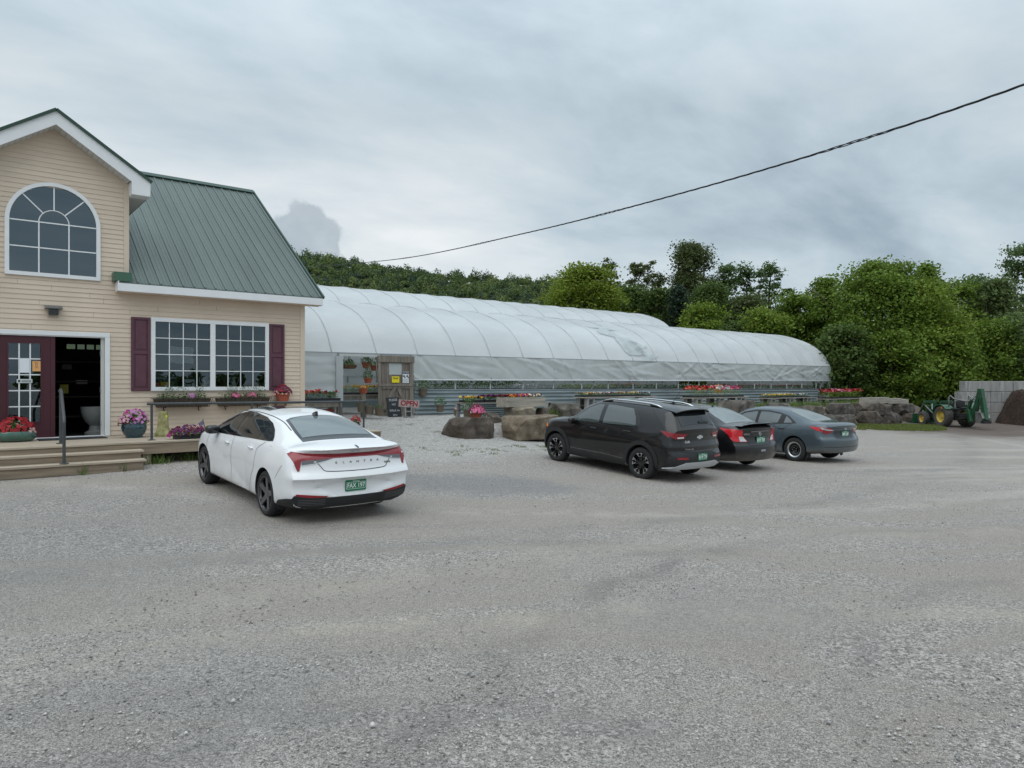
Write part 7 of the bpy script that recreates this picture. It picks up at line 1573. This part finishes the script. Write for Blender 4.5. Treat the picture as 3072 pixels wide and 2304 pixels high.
BL = [(1333, 1500, 1255, 1318, 16.9, M_ROCK, 'long flat-topped brown boulder carrying the petunia pot', 1.0, 1), (1450, 1512, 1240, 1290, 17.9, M_ROCK, 'rounded brown boulder between the long boulder and the tan block', .7, 2), (1503, 1705, 1251, 1318, 16.5, M_ROCKT, 'large tan block of stone under the planter slab, next to the SUV nose', 1.1, 3),
      (1524, 1620, 1222, 1252, 17.7, mat('pale_slab', (.21, .18, .135), .9, var=.4, vscale=3, bump=.02, bscale=12), 'pale stone slab lying on the tan block under the planter box', .7, 4), (1612, 1650, 1226, 1254, 17.9, M_ROCK, 'small brown stone beside the pale slab', .5, 5), (1640, 1760, 1213, 1275, 18.0, M_ROCKG, 'dark mound-shaped boulder behind the SUV bonnet', 1.2, 6),
      (2165, 2285, 1204, 1262, 17.4, M_ROCKG, 'grey boulder seen between the charcoal and grey sedan roofs', 1.0, 7), (2290, 2380, 1212, 1268, 17.2, M_ROCKG, 'grey boulder behind the grey sedan windows', 1.0, 8), (2385, 2480, 1220, 1276, 17.0, M_ROCK, 'brown boulder behind the grey sedan boot', 1.0, 9),
      (2478, 2573, 1212, 1250, 17.1, M_ROCKG, 'rounded upper boulder directly right of the grey sedan roof', .9, 10), (2569, 2677, 1210, 1246, 17.1, M_ROCK, 'broad upper boulder below the pale timbers', .9, 11), (2673, 2756, 1213, 1245, 17.2, M_ROCKG, 'ragged upper boulder at the right end of the wall', .9, 12),
      (2480, 2575, 1247, 1284, 16.7, M_ROCKG, 'lower boulder partly hidden by the grey sedan tail', .9, 13), (2572, 2650, 1237, 1277, 16.7, M_ROCK, 'pointed lower boulder standing above the grass', .9, 14), (2636, 2709, 1240, 1273, 16.7, M_ROCKG, 'flat-faced lower boulder in the middle of the wall', .9, 15), (2705, 2775, 1242, 1270, 16.7, M_ROCK, 'lower boulder behind the tractor front wheel', .9, 16)]
for i, (x0, x1, yt, yb, Y, m, lb, dp, sd) in enumerate(BL): boulder(x0, x1, yt, yb, Y, m, lb, dp, sd, rot=R(3 * math.sin(i * 2.3)))
p = at(1429, 1252, 17.25); t = thing('flower_pot', 'terracotta pot of pink-rimmed and red petunias on the long boulder', 'planter', (p.x, 17.25, at(1429, 1262, 17.25).z)); pot(t, [(0, 0), (.13, 0), (.165, .20), (.18, .20), (.182, .25), (.165, .25)], M_TERRA)
foliage(t, .24, .25, .22, .18, 260, .05, droop=.05); blossoms(t, .25, .27, .24, .2, 90, .065, P_PINK, sect=(3.4, 6.0)); blossoms(t, .25, .25, .22, .27, 70, .065, P_WINE); blossoms(t, .25, .28, .24, .22, 40, .065, P_RED, sect=(-.9, .7)); blossoms(t, .25, .27, .24, .17, 40, .035, P_WHITE, sect=(3.4, 6.0))
simple_pot(1405, 1250, 18.0, .16, .2, 'pot of leafy green plants just behind the petunia pot', M_LEAF, fol=(.22, .42, 240, .05)); boulder(1444, 1458, 1252, 1264, 17.15, mat('pale_stone', (.30, .27, .24), .9), 'small round pale stone beside the petunia pot', .14, 22, p=2.2, name='stone', rough=.02)
MB().tube([(0, 0, 0), (.01, 0, .16)], .006, 5).build('plant_label', mat('white_paper', (.72, .76, .80), .7), loc=tuple(at(1459, 1262, 17.2))); tag(bpy.data.objects['plant_label'], 'thin white plant label stuck beside the pale stone', 'label')
p = at(1644, 1222, 19.2); hb2 = MB(); hollow(hb2, .2, .2, .40); o = hb2.build('hollow_block', M_BLOCK, loc=(p.x, 19.2, p.z - .2)); tag(o, 'grey hollow block standing right of the planter box', 'block')
for i, (x0, x1, lb) in enumerate(((2594, 2664, 'longest pale timber beam on the boulder wall'), (2665, 2703, 'middle pale timber beam on the boulder wall'), (2704, 2725, 'short end timber beam on the boulder wall'))):
    a, b_ = at(x0, 1211, 17.6), at(x1, 1211, 17.6); o = MB(); o.bx(0, b_.x - a.x, 0, .3, 0, .33 - .03 * i); o = o.build('timber_beam', M_PALEWOOD, loc=(a.x, 17.6, a.z - .02), bevel=.015); o.rotation_euler.z = R(-1.5); tag(o, lb, 'timber', 'pale timbers on the boulder wall')
grass('grass_patch', 'bright green grass patch in front of the right boulders', [tuple(np.array(atd(px, 1278, 33.2 + 3.2 * _r.random())[:2]) ) + (.35,) for px in np.linspace(2575, 2815, 46) for _ in range(3)], h=.10, n=150, w=.018, m=mat('bright_grass', (.15, .185, .045), .7, island=.4, trans=.3), spread=.35, seed=4)
grass('weeds', 'weedy growth between the boulders and the terrace', [(14 + 28 * _r.random(), 18.3 + 1.6 * _r.random(), .2) for _ in range(70)], h=.3, n=80, w=.012, seed=6)
# ================================================================== yard at the right: tractor, block wall, mulch; overhead cable
M_JGREEN = mat('tractor_green', (.012, .072, .030), .42, var=.15, vscale=4, coat=.3); M_JYEL = mat('tractor_yellow', (.50, .36, .07), .55, var=.1); M_STEEL = mat('worn_steel', (.22, .215, .21), .5, .6, var=.3, vscale=6); M_GRIME = mat('dark_machinery', (.02, .02, .02), .7, var=.3, vscale=8)
def tractor():
    az = 55; loc = atd(2865, 1148, 36.4); z = gz(loc.x, loc.y) - .0; t = thing('tractor', 'small green tractor with front loader and backhoe parked by the concrete block wall', 'tractor', (loc.x, loc.y, z), R(az))
    def wheel(x, y, r, w, rr, sd):
        b = MB(); h = w / 2; b.lathe([(rr, -h * .8), (rr + (r - rr) * .6, -h), (r - .04, -h * .95), (r, -h * .7), (r, h * .7), (r - .04, h * .95), (rr + (r - rr) * .6, h), (rr, h * .8), (rr - .03, h * .3), (rr - .03, -h * .8)], 32, axis='Y', cap=False)
        n = 22
        for k in range(n):                                     # chevron lugs
            a = 2 * math.pi * k / n
            for s in (-1, 1): c = Vector((math.cos(a + s * .05) * r, s * h * .42, math.sin(a + s * .05) * r)); b.box(c, (.03, h * .8, .05), Matrix.Rotation(-a, 3, 'Y') @ Matrix.Rotation(s * .5, 3, 'X'))
        o = b.build('wheel', mat('worn_tyre', (.075, .072, .066), .9, var=.2, vscale=6), t, smooth=True, autosmooth=40); o.location = (x, y, r)
        if sd < 0: o.rotation_euler.z = math.pi
        m = MB(); m.lathe([(rr + .005, h * .86), (rr - .03, h * .55), (rr * .82, h * .35), (rr * .45, h * .30), (rr * .30, h * .55), (0, h * .55)], 28, axis='Y', cap=False); m.lathe([(rr, -h * .5), (0, -h * .5)], 20, axis='Y', cap=False); m.build('rim', M_JYEL, o, smooth=True, autosmooth=35)
    for sd in (1, -1): wheel(0, sd * .62, .53, .40, .30, sd); wheel(1.68, sd * .56, .345, .27, .19, sd)
    m = MB(); V = [(.62, -.26, .62), (2.02, -.24, .66), (2.02, .24, .66), (.62, .26, .62), (.62, -.26, 1.14), (1.95, -.22, 1.04), (1.95, .22, 1.04), (.62, .26, 1.14)]; m.add(V, [(3, 2, 1, 0), (4, 5, 6, 7), (0, 1, 5, 4), (1, 2, 6, 5), (2, 3, 7, 6), (3, 0, 4, 7)]); m.build('bonnet', M_JGREEN, t, bevel=.05)
    m = MB(); m.bx(-.35, 2.0, -.20, .20, .34, .64); m.tube([(1.68, -.55, .345), (1.68, .55, .345)], .06); m.tube([(0, -.6, .53), (0, .6, .53)], .1); m.build('chassis', M_GRIME, t)
    for sd in (1, -1):
        m = MB(); V = []; n = 10
        for k in range(n + 1):
            a = R(20 + 120 * k / n); 
            for y in (.40, .84): V.append((math.cos(a) * .61, sd * y, .53 + math.sin(a) * .61))
        F = [(2 * k, 2 * k + 1, 2 * k + 3, 2 * k + 2) for k in range(n)]; m.add(V, F); o = m.build('fender', M_JGREEN, t); q = o.modifiers.new('t', 'SOLIDIFY'); q.thickness = .03
        # loader: upright, arm with its elbow, cylinder
        m = MB(); m.bar((.95, sd * .45, .40), (.92, sd * .45, 1.28), .09, .14); m.build('loader_post', M_JGREEN, t)
        m = MB(); m.bar((.90, sd * .47, 1.26), (1.75, sd * .47, 1.22), .07, .13); m.bar((1.73, sd * .47, 1.24), (2.30, sd * .47, .30), .07, .13); m.build('loader_arm', M_JGREEN, t, bevel=.015)
        m = MB(); m.tube([(1.0, sd * .47, .62), (1.75, sd * .47, 1.08)], .03); m.tube([(1.72, sd * .52, 1.1), (2.2, sd * .52, .55)], .022); m.build('loader_cylinder', M_STEEL, t)
    m = MB(); m.prism([(0, 0), (.55, -.02), (.60, .03), (.12, .10), (.05, .50), (0, .50)], (2.22, -.78, .08), (1, 0, 0), (0, 0, 1), (0, 1.56, 0)); m.build('loader_bucket', M_JGREEN, t)
    blob('seat', (-.18, 0, .92), (.46, .48, .14), M_TRIM, t, p=4); blob('seat_back', (-.40, 0, 1.16), (.13, .46, .42), M_TRIM, t, p=4)
    m = MB(); m.tube([(.5, 0, 1.0), (.38, 0, 1.28)], .025); pts = [Vector((.36, 0, 1.30)) + Vector((math.sin(a) * .06, math.cos(a) * .17, math.sin(a) * .12)) for a in np.linspace(0, 2 * math.pi, 21)]; m.tube(pts, .014, 6, cap=False); m.build('steering_wheel', M_TRIM, t)
    m = MB(); m.bx(.42, .64, -.25, .25, .8, 1.16); m.build('dashboard', M_TRIM, t)
    m = MB(); pts = [(-.28, -.52, .78), (-.28, -.52, 1.52), (-.34, -.50, 1.60), (-.60, -.48, 1.44), (-1.25, -.46, 1.36), (-1.30, 0, 1.36), (-1.25, .46, 1.36), (-.60, .48, 1.44), (-.34, .50, 1.60), (-.28, .52, 1.52), (-.28, .52, .78)]; m.tube(pts, .035, 8); m.build('roll_bar', M_STEEL, t, smooth=True)
    m = MB(); m.box((.62, -.0, 1.16), (.02, .02, .02)); m.tube([(1.3, .1, 1.05), (1.3, .1, 1.42)], .03); m.build('exhaust_pipe', M_GRIME, t)
    m = MB(); m.box((-.2, .86, .98), (.03, .05, .1)); m.build('marker_lamp', M_AMBER, t); m = MB(); m.bx(1.02, 1.05, .50, .53, .85, 1.15); m.build('white_sticker', mat('white_sticker', (.8, .8, .8), .5), t)
    # backhoe
    m = MB(); m.bx(-.95, -.35, -.35, .35, .38, .70); m.bx(-1.1, -.9, -.55, .55, .45, .62); m.build('backhoe_frame', M_GRIME, t)
    for sd in (1, -1): m = MB(); m.bar((-1.0, sd * .55, .55), (-1.05, sd * .82, .95), .09); m.bx(-1.2, -.9, sd * .72 - .14, sd * .72 + .14, .93, .98); m.build('stabiliser', M_GRIME, t)
    m = MB(); m.bar((-1.15, 0, .38), (-1.55, -.02, 1.20), .16, .20); m.bar((-1.53, -.02, 1.16), (-1.77, -.02, 1.88), .15, .22); m.build('boom', M_JGREEN, t, bevel=.02)
    m = MB(); m.bar((-1.80, -.02, 1.92), (-2.14, -.02, .42), .17, .26); m.bx(-1.91, -1.69, -.13, .09, 1.72, 1.97); m.build('dipper_arm', M_JGREEN, t, bevel=.02)
    m = MB(); m.bar((-1.32, .14, .30), (-1.12, .14, .95), .13, .20); m.bar((-1.12, .14, .95), (-1.42, .14, 1.42), .10, .16); m.build('swing_tower', M_JGREEN, t, bevel=.02)
    m = MB(); m.tube([(-1.88, -.18, 1.1), (-2.08, -.18, .5)], .035); m.tube([(-1.3, -.16, .6), (-1.75, -.16, 1.5)], .035); m.build('hydraulic_cylinder', M_CHROME, t)
    m = MB(); m.tube([(-1.85, .1, 1.75), (-2.05, .14, 1.55), (-2.0, .12, 1.25)], .018, 6); m.tube([(-1.2, .1, .9), (-1.35, .2, 1.3), (-1.7, .14, 1.6)], .016, 6); m.build('hose', M_TRIM, t)
    m = MB(); m.prism([(0, .42), (-.36, .38), (-.50, .12), (-.36, -.12), (-.06, -.14), (-.06, -.10), (-.32, -.06), (-.42, .12), (-.30, .30), (0, .34)], (-1.70, -.22, .42), (1, 0, 0), (0, 0, 1), (0, .42, 0)); m.bx(-2.1, -1.72, -.22, -.19, .36, .78); m.bx(-2.1, -1.72, .17, .20, .36, .78); m.build('backhoe_bucket', M_STEEL, t)
    m = MB(); m.bx(-2.28, -2.02, -.20, .16, .28, .42); m.build('bucket_link', M_GRIME, t)
    blob('backhoe_seat', (-.78, 0, .98), (.34, .40, .10), M_TRIM, t, p=4)
    m = MB(); 
    for y in (-.12, .12): m.tube([(-1.0, y, .7), (-1.02, y, 1.25)], .014, 6)
    m.build('control_lever', M_TRIM, t)
tractor()
M_WALLBLK = mat('cast_concrete', (.30, .295, .285), .9, var=.28, vscale=1.6, stretch=(2.5, 2.5, .5), bump=.008, bscale=30)
def block_wall():
    d0 = 41.0; A = atd(2973, 1148, d0); zg = gz(A.x, A.y) - .1; t = thing('block_wall', 'tall bunker wall of stacked cast concrete blocks behind the tractor', 'wall', (A.x, A.y, zg))
    d = FW * .95 + RT * .31; d /= np.linalg.norm(d); e1 = -RT * .98 + FW * .14; e1 /= np.linalg.norm(e1); e2 = RT * .97 - FW * .10; e2 /= np.linalg.norm(e2); n1 = np.array([-e1[1], e1[0]]); 
    H = .615; rr = random.Random(3)
    def course(e, L0, rows, first):
        depth = FW * .6
        for r in range(rows):
            L = L0[r]; s = 0.0; k = 0
            while s < L - .05:
                w = min(first[r] if k == 0 else 1.22, L - s); a = e * (s + .010); b_ = e * (s + w - .010); z0, z1 = r * H + .006, (r + 1) * H - .012; j = rr.uniform(-.02, .02); off = FW * j
                V = [(*(p + off + q), z) for z in (z0, z1) for p, q in ((a, 0), (b_, 0), (b_, depth), (a, depth))]; V = [(float(x), float(y), float(z)) for x, y, z in V]
                m = MB(); m.add(V, [(3, 2, 1, 0), (4, 5, 6, 7), (0, 1, 5, 4), (1, 2, 6, 5), (2, 3, 7, 6), (3, 0, 4, 7)]); o = m.build('block', M_WALLBLK, t, bevel=.02); s += w; k += 1
                bm = bmesh.new(); bm.from_mesh(o.data); bmesh.ops.recalc_face_normals(bm, faces=bm.faces); bm.to_mesh(o.data); bm.free()
    course(e1, (1.62, 1.62, 1.64, 1.36), 4, (.62, 1.22, .62, 1.22)); course(e2, (6.1, 6.1, 6.1, 5.5), 4, (.5, 1.1, .6, 1.22))
block_wall()
def mulch():
    c = atd(3165, 1148, 39.0); z0 = gz(c.x, c.y) - .15; bm = bmesh.new(); bmesh.ops.create_grid(bm, x_segments=110, y_segments=110, size=3.6)
    for v in bm.verts:
        r = math.hypot(v.co.x, v.co.y); n = mnoise.fractal(v.co * 1.1, 1, 2, 4); v.co.z = max(-.1, (2.85 - r) * 2.1 + n * .45 + .10 * mnoise.noise(v.co * 5) + .05 * mnoise.noise(v.co * 13)) if r < 3.4 else -.2
        v.co.z = min(v.co.z, 1.98 + .22 * n + .06 * mnoise.noise(v.co * 7))
    me = bpy.data.meshes.new('mulch_pile'); bm.to_mesh(me); bm.free(); me.materials.append(mat('dark_mulch', (.034, .019, .012), .95, var=.6, vscale=9, bump=.05, bscale=18)); me.polygons.foreach_set('use_smooth', np.ones(len(me.polygons), dtype=bool)); o = bpy.data.objects.new('mulch_pile', me); COL.objects.link(o); o.location = (c.x, c.y, z0); tag(o, 'steep dark brown mulch heap against the block wall at the right edge', 'mulch heap')
mulch()
def cable():
    P = [(3420, 118), (3072, 254), (2569, 424), (2083, 569), (1569, 701), (1187, 778), (905, 803)]; pts = []; xs = np.array([p[0] for p in P][::-1], float); ys = np.array([p[1] for p in P][::-1], float)
    px = np.linspace(3420, 905, 420); py = pchip(xs, ys, px); t = (px - 905) / (3420 - 905); inv = 1 / 46 + t * (1 / 9.0 - 1 / 46)
    C = [atd(a, b_, 1 / i) for a, b_, i in zip(px, py, inv)]; e = (C[0] - C[4]).normalized(); C = [C[0] + e * (.12 * k) + Vector((0, 0, .0004 * k * k * .12)) for k in range(200, 0, -1)] + C; root = thing('overhead_cable', 'twisted black overhead cable crossing the sky down to the shop', 'cable', C[-1]); O = Vector(C[-1]); L = [0]
    for a, b_ in zip(C[:-1], C[1:]): L.append(L[-1] + (b_ - a).length)
    for k in range(3):
        Q = []
        for i, c in enumerate(C):
            a = L[i] * 2 * math.pi / 1.1 + k * 2.09; rad = .011 * (1.0 + .8 * max(0, math.sin(L[i] * .9 + 1.3)) ** 6); Q.append(c + Vector((.6 * math.cos(a) * rad, -.6 * math.cos(a) * rad, math.sin(a) * rad)) - O)
        MB().tube(Q, .0092, 5).build('strand', M_TRIM, root, smooth=True)
cable()
# ================================================================== trees and the wooded hill
TR = np.random.default_rng(77)
LM = {k: mat('leaves_' + k, c, .6, island=.30, trans=.42, hue=.018, spec=.3) for k, c in dict(yellow=(.19, .25, .034), maple=(.145, .220, .034), deep=(.092, .142, .035), bronze=(.110, .140, .052), poplar=(.115, .180, .066), grey=(.140, .195, .070), bright=(.180, .255, .037), spruce=(.035, .058, .036)).items()}
M_BARK = mat('bark', (.050, .042, .034), .9, var=.3, vscale=6, bump=.02, bscale=20)
def tree(px, ytop, hw, d, shape, lm, label, base=.12, dens=1.0, leaf=.30, stems=1, name='leafy_tree'):
    p = atd(px, 1148, d); zg = gz(p.x, p.y); top = (1148 - ytop) / FPX * d - zg; r = hw / FPX * d; t = thing(name, label, 'tree', (p.x, p.y, zg), group='trees behind the greenhouse and yard')
    zb = top * base; hgt = top - zb; n = int(95 * dens * (r * r * hgt / 30) ** .62) + 22
    u = TR.random(n); ang = TR.random(n) * 6.283
    if shape == 'round': prof = np.sqrt(np.clip(1 - (2 * u - .86) ** 2 / 1.30, 0.04, 1))
    elif shape == 'broad': prof = np.clip(np.minimum(u * 3 + .35, (1 - u) * 1.5 + .22), .08, 1)
    elif shape == 'cone': prof = np.clip(1.02 - u, .03, 1)
    elif shape == 'thin': prof = np.clip(.25 + .9 * np.sin(np.clip(u, 0, 1) * 2.7 + .25), .12, 1)
    else: prof = np.clip(.35 + .75 * np.sin(u * 2.9 + .2), .15, 1)
    lob = 1 + .22 * np.sin(ang * 3 + px) + .16 * np.sin(ang * 5 + u * 9 + px * .7)           # uneven outline
    q = (.35 + .65 * TR.random(n) ** .45) * prof * lob; zj = u + .05 * TR.normal(size=n)
    C = np.stack([np.cos(ang) * q * r, np.sin(ang) * q * r, zb + zj * hgt], -1); C[:, 2] = np.clip(C[:, 2], .2, top * 1.0 - .15)
    m = {'thin': 66, 'poplar': 74, 'cone': 90}.get(shape, 128); rc = (.13 * r + .38) * (.6 + .75 * TR.random(n))
    if shape in ('thin', 'poplar'): rc *= .85
    L = np.repeat(C, m, 0); o = np.clip(TR.normal(size=L.shape), -2.0, 2.0) * np.array([1, 1, .62]) * np.repeat(rc, m)[:, None] * .62; L = L + o
    if shape == 'cone': L[:, 2] -= np.hypot(L[:, 0], L[:, 1]) * .25
    if shape == 'poplar': L[:, 2] += .5 * np.abs(o[:, 2])
    L = L[L[:, 2] > .1]; Q = leaf_quads(L, leaf * (.55 + .8 * TR.random(len(L))), TR, up=.5, aspect=.75)
    quads_obj('crown', Q, lm if isinstance(lm, list) else LM[lm], t)
    mb = MB(); rt = .06 + .018 * top
    for s in range(stems):
        a0 = s * 2.4 + px; sx, sy = (math.cos(a0) * .5, math.sin(a0) * .5) if stems > 1 else (0, 0); ln = .35 * r if stems > 1 else .12 * r; pts = [(sx, sy, -.2), (sx * 1.3, sy * 1.3, top * .2), (sx + math.cos(a0) * ln * .5, sy + math.sin(a0) * ln * .5, top * .5), (sx + math.cos(a0) * ln, sy + math.sin(a0) * ln, top * .88)]
        k = rt * (1 if stems == 1 else .55); mb.tube(pts, [k, k * .8, k * .55, k * .15], 7)
        for b in range(9 if stems == 1 else 4):
            f = .22 + .66 * TR.random(); zz = top * f; c = C[TR.integers(n)]; bx = sx + math.cos(a0) * ln * f; by = sy + math.sin(a0) * ln * f; tip = (c[0] * .9, c[1] * .9, max(zz + .2, min(c[2], zz + top * .35))); mid = ((bx + tip[0]) / 2, (by + tip[1]) / 2, zz * .55 + tip[2] * .45 + .1); mb.tube([(bx, by, zz), mid, tip], [k * .38, k * .24, k * .08], 5)
    mb.build('trunk', M_BARK, t, smooth=True); return t
TL = [(1745, 808, 118, 62, 'round', 'yellow', 'yellow-green round tree rising over the middle of the greenhouse roof', .05, 1.3),
      (1832, 774, 30, 76, 'thin', 'bronze', 'thin dark treetop standing right behind the yellow-green round tree', .30, .8), (1905, 792, 34, 76, 'thin', 'bronze', 'thin dark treetop between the yellow-green tree and the tallest tree', .28, .8), (1962, 787, 40, 76, 'thin', 'bronze', 'thin dark treetop touching the left side of the tallest tree', .28, .9),
      (2072, 738, 88, 72, 'broad', 'bronze', 'tallest tree, dark and broad, in the middle of the treeline', .12, 1.0), (2176, 802, 42, 70, 'poplar', 'poplar', 'lacy poplar just right of the tallest dark tree', .2, 1.1), (2236, 804, 44, 71, 'poplar', 'poplar', 'lacy poplar in the middle of the three pale poplars', .2, 1.1), (2304, 799, 42, 70, 'poplar', 'poplar', 'lacy poplar farthest right of the three pale poplars', .2, 1.1), (2360, 868, 24, 70, 'thin', 'deep', 'small dark treetop right of the lacy poplars', .2, .8),
      (1895, 868, 72, 65, 'round', 'deep', 'dark leafy tree low behind the second greenhouse end', .0, 1.2), (1985, 876, 76, 63, 'round', 'deep', 'dark leafy tree below the tallest tree, left side', .0, 1.2), (2130, 862, 80, 62, 'round', 'deep', 'dark leafy tree below the tallest tree, right side', .0, 1.2), (2240, 895, 82, 62, 'round', 'bronze', 'dark leafy tree below the lacy poplars', .0, 1.2),
      (2035, 862, 46, 57, 'cone', 'spruce', 'dark blue-green spruce behind the middle of the greenhouse', .02, 1.3), (2108, 922, 72, 55, 'round', 'bright', 'low bright green bush tree behind the greenhouse right of the spruce', .0, 1.1), (2195, 975, 60, 53, 'round', 'deep', 'low dark shrubby tree behind the greenhouse end', .0, 1.1), (2300, 935, 66, 51, 'round', 'bright', 'bright green tree just above the far greenhouse end', .0, 1.2), (2395, 892, 90, 53, 'round', 'maple', 'mid green tree left of the great maple, over the greenhouse end', .0, 1.2),
      (2480, 842, 88, 54, 'broad', 'maple', 'maple with an open ragged crown at the left of the great maple', .03, 1.0), (2630, 802, 150, 50, 'round', 'maple', 'great spreading green maple above the boulder wall', .06, 1.5), (2778, 793, 52, 56, 'broad', 'maple', 'rounded treetop standing up right of the great maple', .2, 1.0), (2760, 858, 125, 49, 'round', 'bright', 'wide bright green maple above the tractor', .05, 1.4), (2868, 852, 76, 56, 'round', 'maple', 'green tree between the wide maple and the grey-green trees', .03, 1.2),
      (2930, 832, 66, 60, 'round', 'poplar', 'mid green treetop behind the trees of the block wall', .15, 1.1), (2985, 846, 66, 55, 'round', 'grey', 'grey-green tree left of the tall edge poplar', .03, 1.2), (3050, 748, 62, 58, 'poplar', 'poplar', 'tall lacy poplar at the right edge of the picture', .15, 1.0), (2965, 975, 95, 50, 'round', 'maple', 'low green tree directly behind the block wall', .0, 1.2), (3055, 950, 90, 50, 'round', 'grey', 'low grey-green tree behind the mulch heap', .0, 1.2),
      (2530, 990, 75, 46, 'round', 'deep', 'dark undergrowth tree right beside the greenhouse end', .0, 1.2), (2850, 1010, 70, 46.5, 'round', 'maple', 'low green maple whose branches hang behind the tractor', .03, 1.1), (2690, 1000, 95, 46, 'round', 'maple', 'low leafy maple hanging over the boulder wall', .10, 1.1)]
for i, (px, yt, hw, d, sh, lm, lb, bs, dn) in enumerate(TL): tree(px, yt, hw, d, sh, lm, lb, bs, dn, leaf=.12 + .0016 * d, stems=1 if sh in ('thin', 'cone', 'poplar') or i % 2 else 4, name={'cone': 'spruce_tree', 'poplar': 'poplar_tree'}.get(sh, 'leafy_tree'))
a, b_ = atd(2415, 862, 52), atd(2492, 908, 52.5); o = MB(); o.tube([b_ - Vector((0, 0, .3)), (a + b_) / 2 + Vector((0, 0, .08)), a], [.07, .05, .015], 6); o.tube([(a + b_) / 2, a + Vector((.5, 0, .35))], [.03, .01], 5); o = o.build('dead_branch', mat('dead_wood', (.16, .13, .11), .9)); tag(o, 'bare dead branch sticking out left of the great maple', 'branch')
RIDGE = [(-400, 735), (400, 735), (860, 752), (1000, 764), (1100, 780), (1215, 800), (1350, 815), (1500, 825), (1640, 831), (1780, 842), (1950, 880), (2250, 940), (2600, 1020), (3300, 1090), (4200, 1120)]
def ridge_y(px): return pchip(*zip(*RIDGE), px)
D0, D1 = 380., 720.
def hill_point(px, t):
    d = D0 + (D1 - D0) * t; zr = (1148 - (ridge_y(px) + 31)) / FPX * D1; f = .5 * t + .5 * (t * t * (3 - 2 * t)); z = -2 + (zr + 2) * f; v = (FW + ((px - PCX) / FPX)[..., None] * RT) * d[..., None]; return v[..., 0], v[..., 1], z
def hill():
    px = np.linspace(-400, 4200, 70); t = np.r_[np.linspace(0, 1, 26), 1.1, 1.35]; gx, gt = np.meshgrid(px, t, indexing='ij'); x, y, z = hill_point(gx, np.minimum(gt, 1.0)); back = gt > 1
    d = D0 + (D1 - D0) * gt; x = np.where(back, (FW[0] + (gx - PCX) / FPX * RT[0]) * d, x); y = np.where(back, (FW[1] + (gx - PCX) / FPX * RT[1]) * d, y); z = z - np.where(back, (gt - 1) * 130, 0)
    idx = np.arange(gx.size).reshape(gx.shape); F = np.stack([idx[:-1, :-1], idx[1:, :-1], idx[1:, 1:], idx[:-1, 1:]], -1).reshape(-1, 4)
    o = mesh_obj('hill', np.stack([x, y, z], -1).reshape(-1, 3), F.tolist(), mat('forest_floor', (.020, .032, .010), .9), smooth=True); tag(o, kind='structure')
    n = 5200; P = np.r_[700 + 1800 * TR.random(n - 500), -300 + 1000 * TR.random(250), 2400 + 1500 * TR.random(250)]; T = TR.random(n) ** .75; T[TR.random(n) < .12] = 1.0; cx, cy, cz = hill_point(P, T); d = D0 + (D1 - D0) * T
    r = (2.0 + 3.2 * TR.random(n) ** 1.8) * (.8 + .2 * T); h = r * (.8 + 1.0 * TR.random(n) ** 2); m = 120; v = TR.normal(size=(n, m, 3)); v /= np.linalg.norm(v, axis=2)[..., None]; v[..., 2] = np.abs(v[..., 2]) * 1.1 - .25
    rad = (.80 + .25 * TR.random((n, m))) * (1 + .25 * np.sin(np.arctan2(v[..., 1], v[..., 0]) * 3 + P[:, None])); L = v * rad[..., None] * np.stack([r, r, h], -1)[:, None] + np.stack([cx, cy, cz + h * .8], -1)[:, None]
    nv = (v + .35 * TR.normal(size=v.shape)).reshape(-1, 3); nv[:, 2] += .25; nv /= np.linalg.norm(nv, axis=1)[:, None]; C = L.reshape(-1, 3)      # sprays face outwards, so every crown rounds off
    ta = TR.normal(size=C.shape); ta -= nv * (ta * nv).sum(1)[:, None]; ta /= np.linalg.norm(ta, axis=1)[:, None]; tb = np.cross(nv, ta); sz = (np.repeat(.55 + r * .19, m) * (.6 + .7 * TR.random(n * m)))[:, None] / 2
    Q = np.stack([C - ta * sz, C + tb * sz, C + ta * sz, C - tb * sz], 1); ms = [mat('hill_leaves_' + k, c, .8, island=.22, trans=.3) for k, c in (('mid', (.105, .155, .045)), ('deep', (.066, .108, .042)), ('light', (.16, .205, .062)), ('blue', (.060, .098, .060)))]
    o = quads_obj('hill_forest', Q, ms); k = TR.choice(4, size=n, p=[.42, .28, .2, .1]); o.data.polygons.foreach_set('material_index', np.repeat(k, m).astype(np.int32)); tag(o, 'dense green forest covering the distant hillside', 'forest', kind='stuff')
hill()

def unseen_treeline():
    """unseen treeline added behind the camera for reflections in paint and glass"""
    n = 620; a = R(150) + R(215) * TR.random(n); rad = 190 + 60 * TR.random(n); x, y = 10 + np.cos(a) * rad, 6 + np.sin(a) * rad; h = 3 + 3 * TR.random(n); m = 60
    v = TR.normal(size=(n, m, 3)); v /= np.linalg.norm(v, axis=2)[..., None]; L = v * (TR.random((n, m, 1)) ** .4) * np.stack([h * .42, h * .42, h * .5], -1)[:, None] + np.stack([x, y, ground_z(x, y) + h * .5], -1)[:, None]
    o = quads_obj('unseen_treeline', leaf_quads(L.reshape(-1, 3), 1.3 * (.6 + .7 * TR.random(n * m)), TR, up=.4, aspect=.9), [LM['deep']]); tag(o, 'unseen treeline added behind the camera, mirrored in the shop windows and car paint', 'wood', kind='stuff')
unseen_treeline()
# ------------------------------------------------------------------ lift everything so that the lot lies near z = 0
for o in list(SC.objects):
    if o.parent is None: o.location.z += EYE
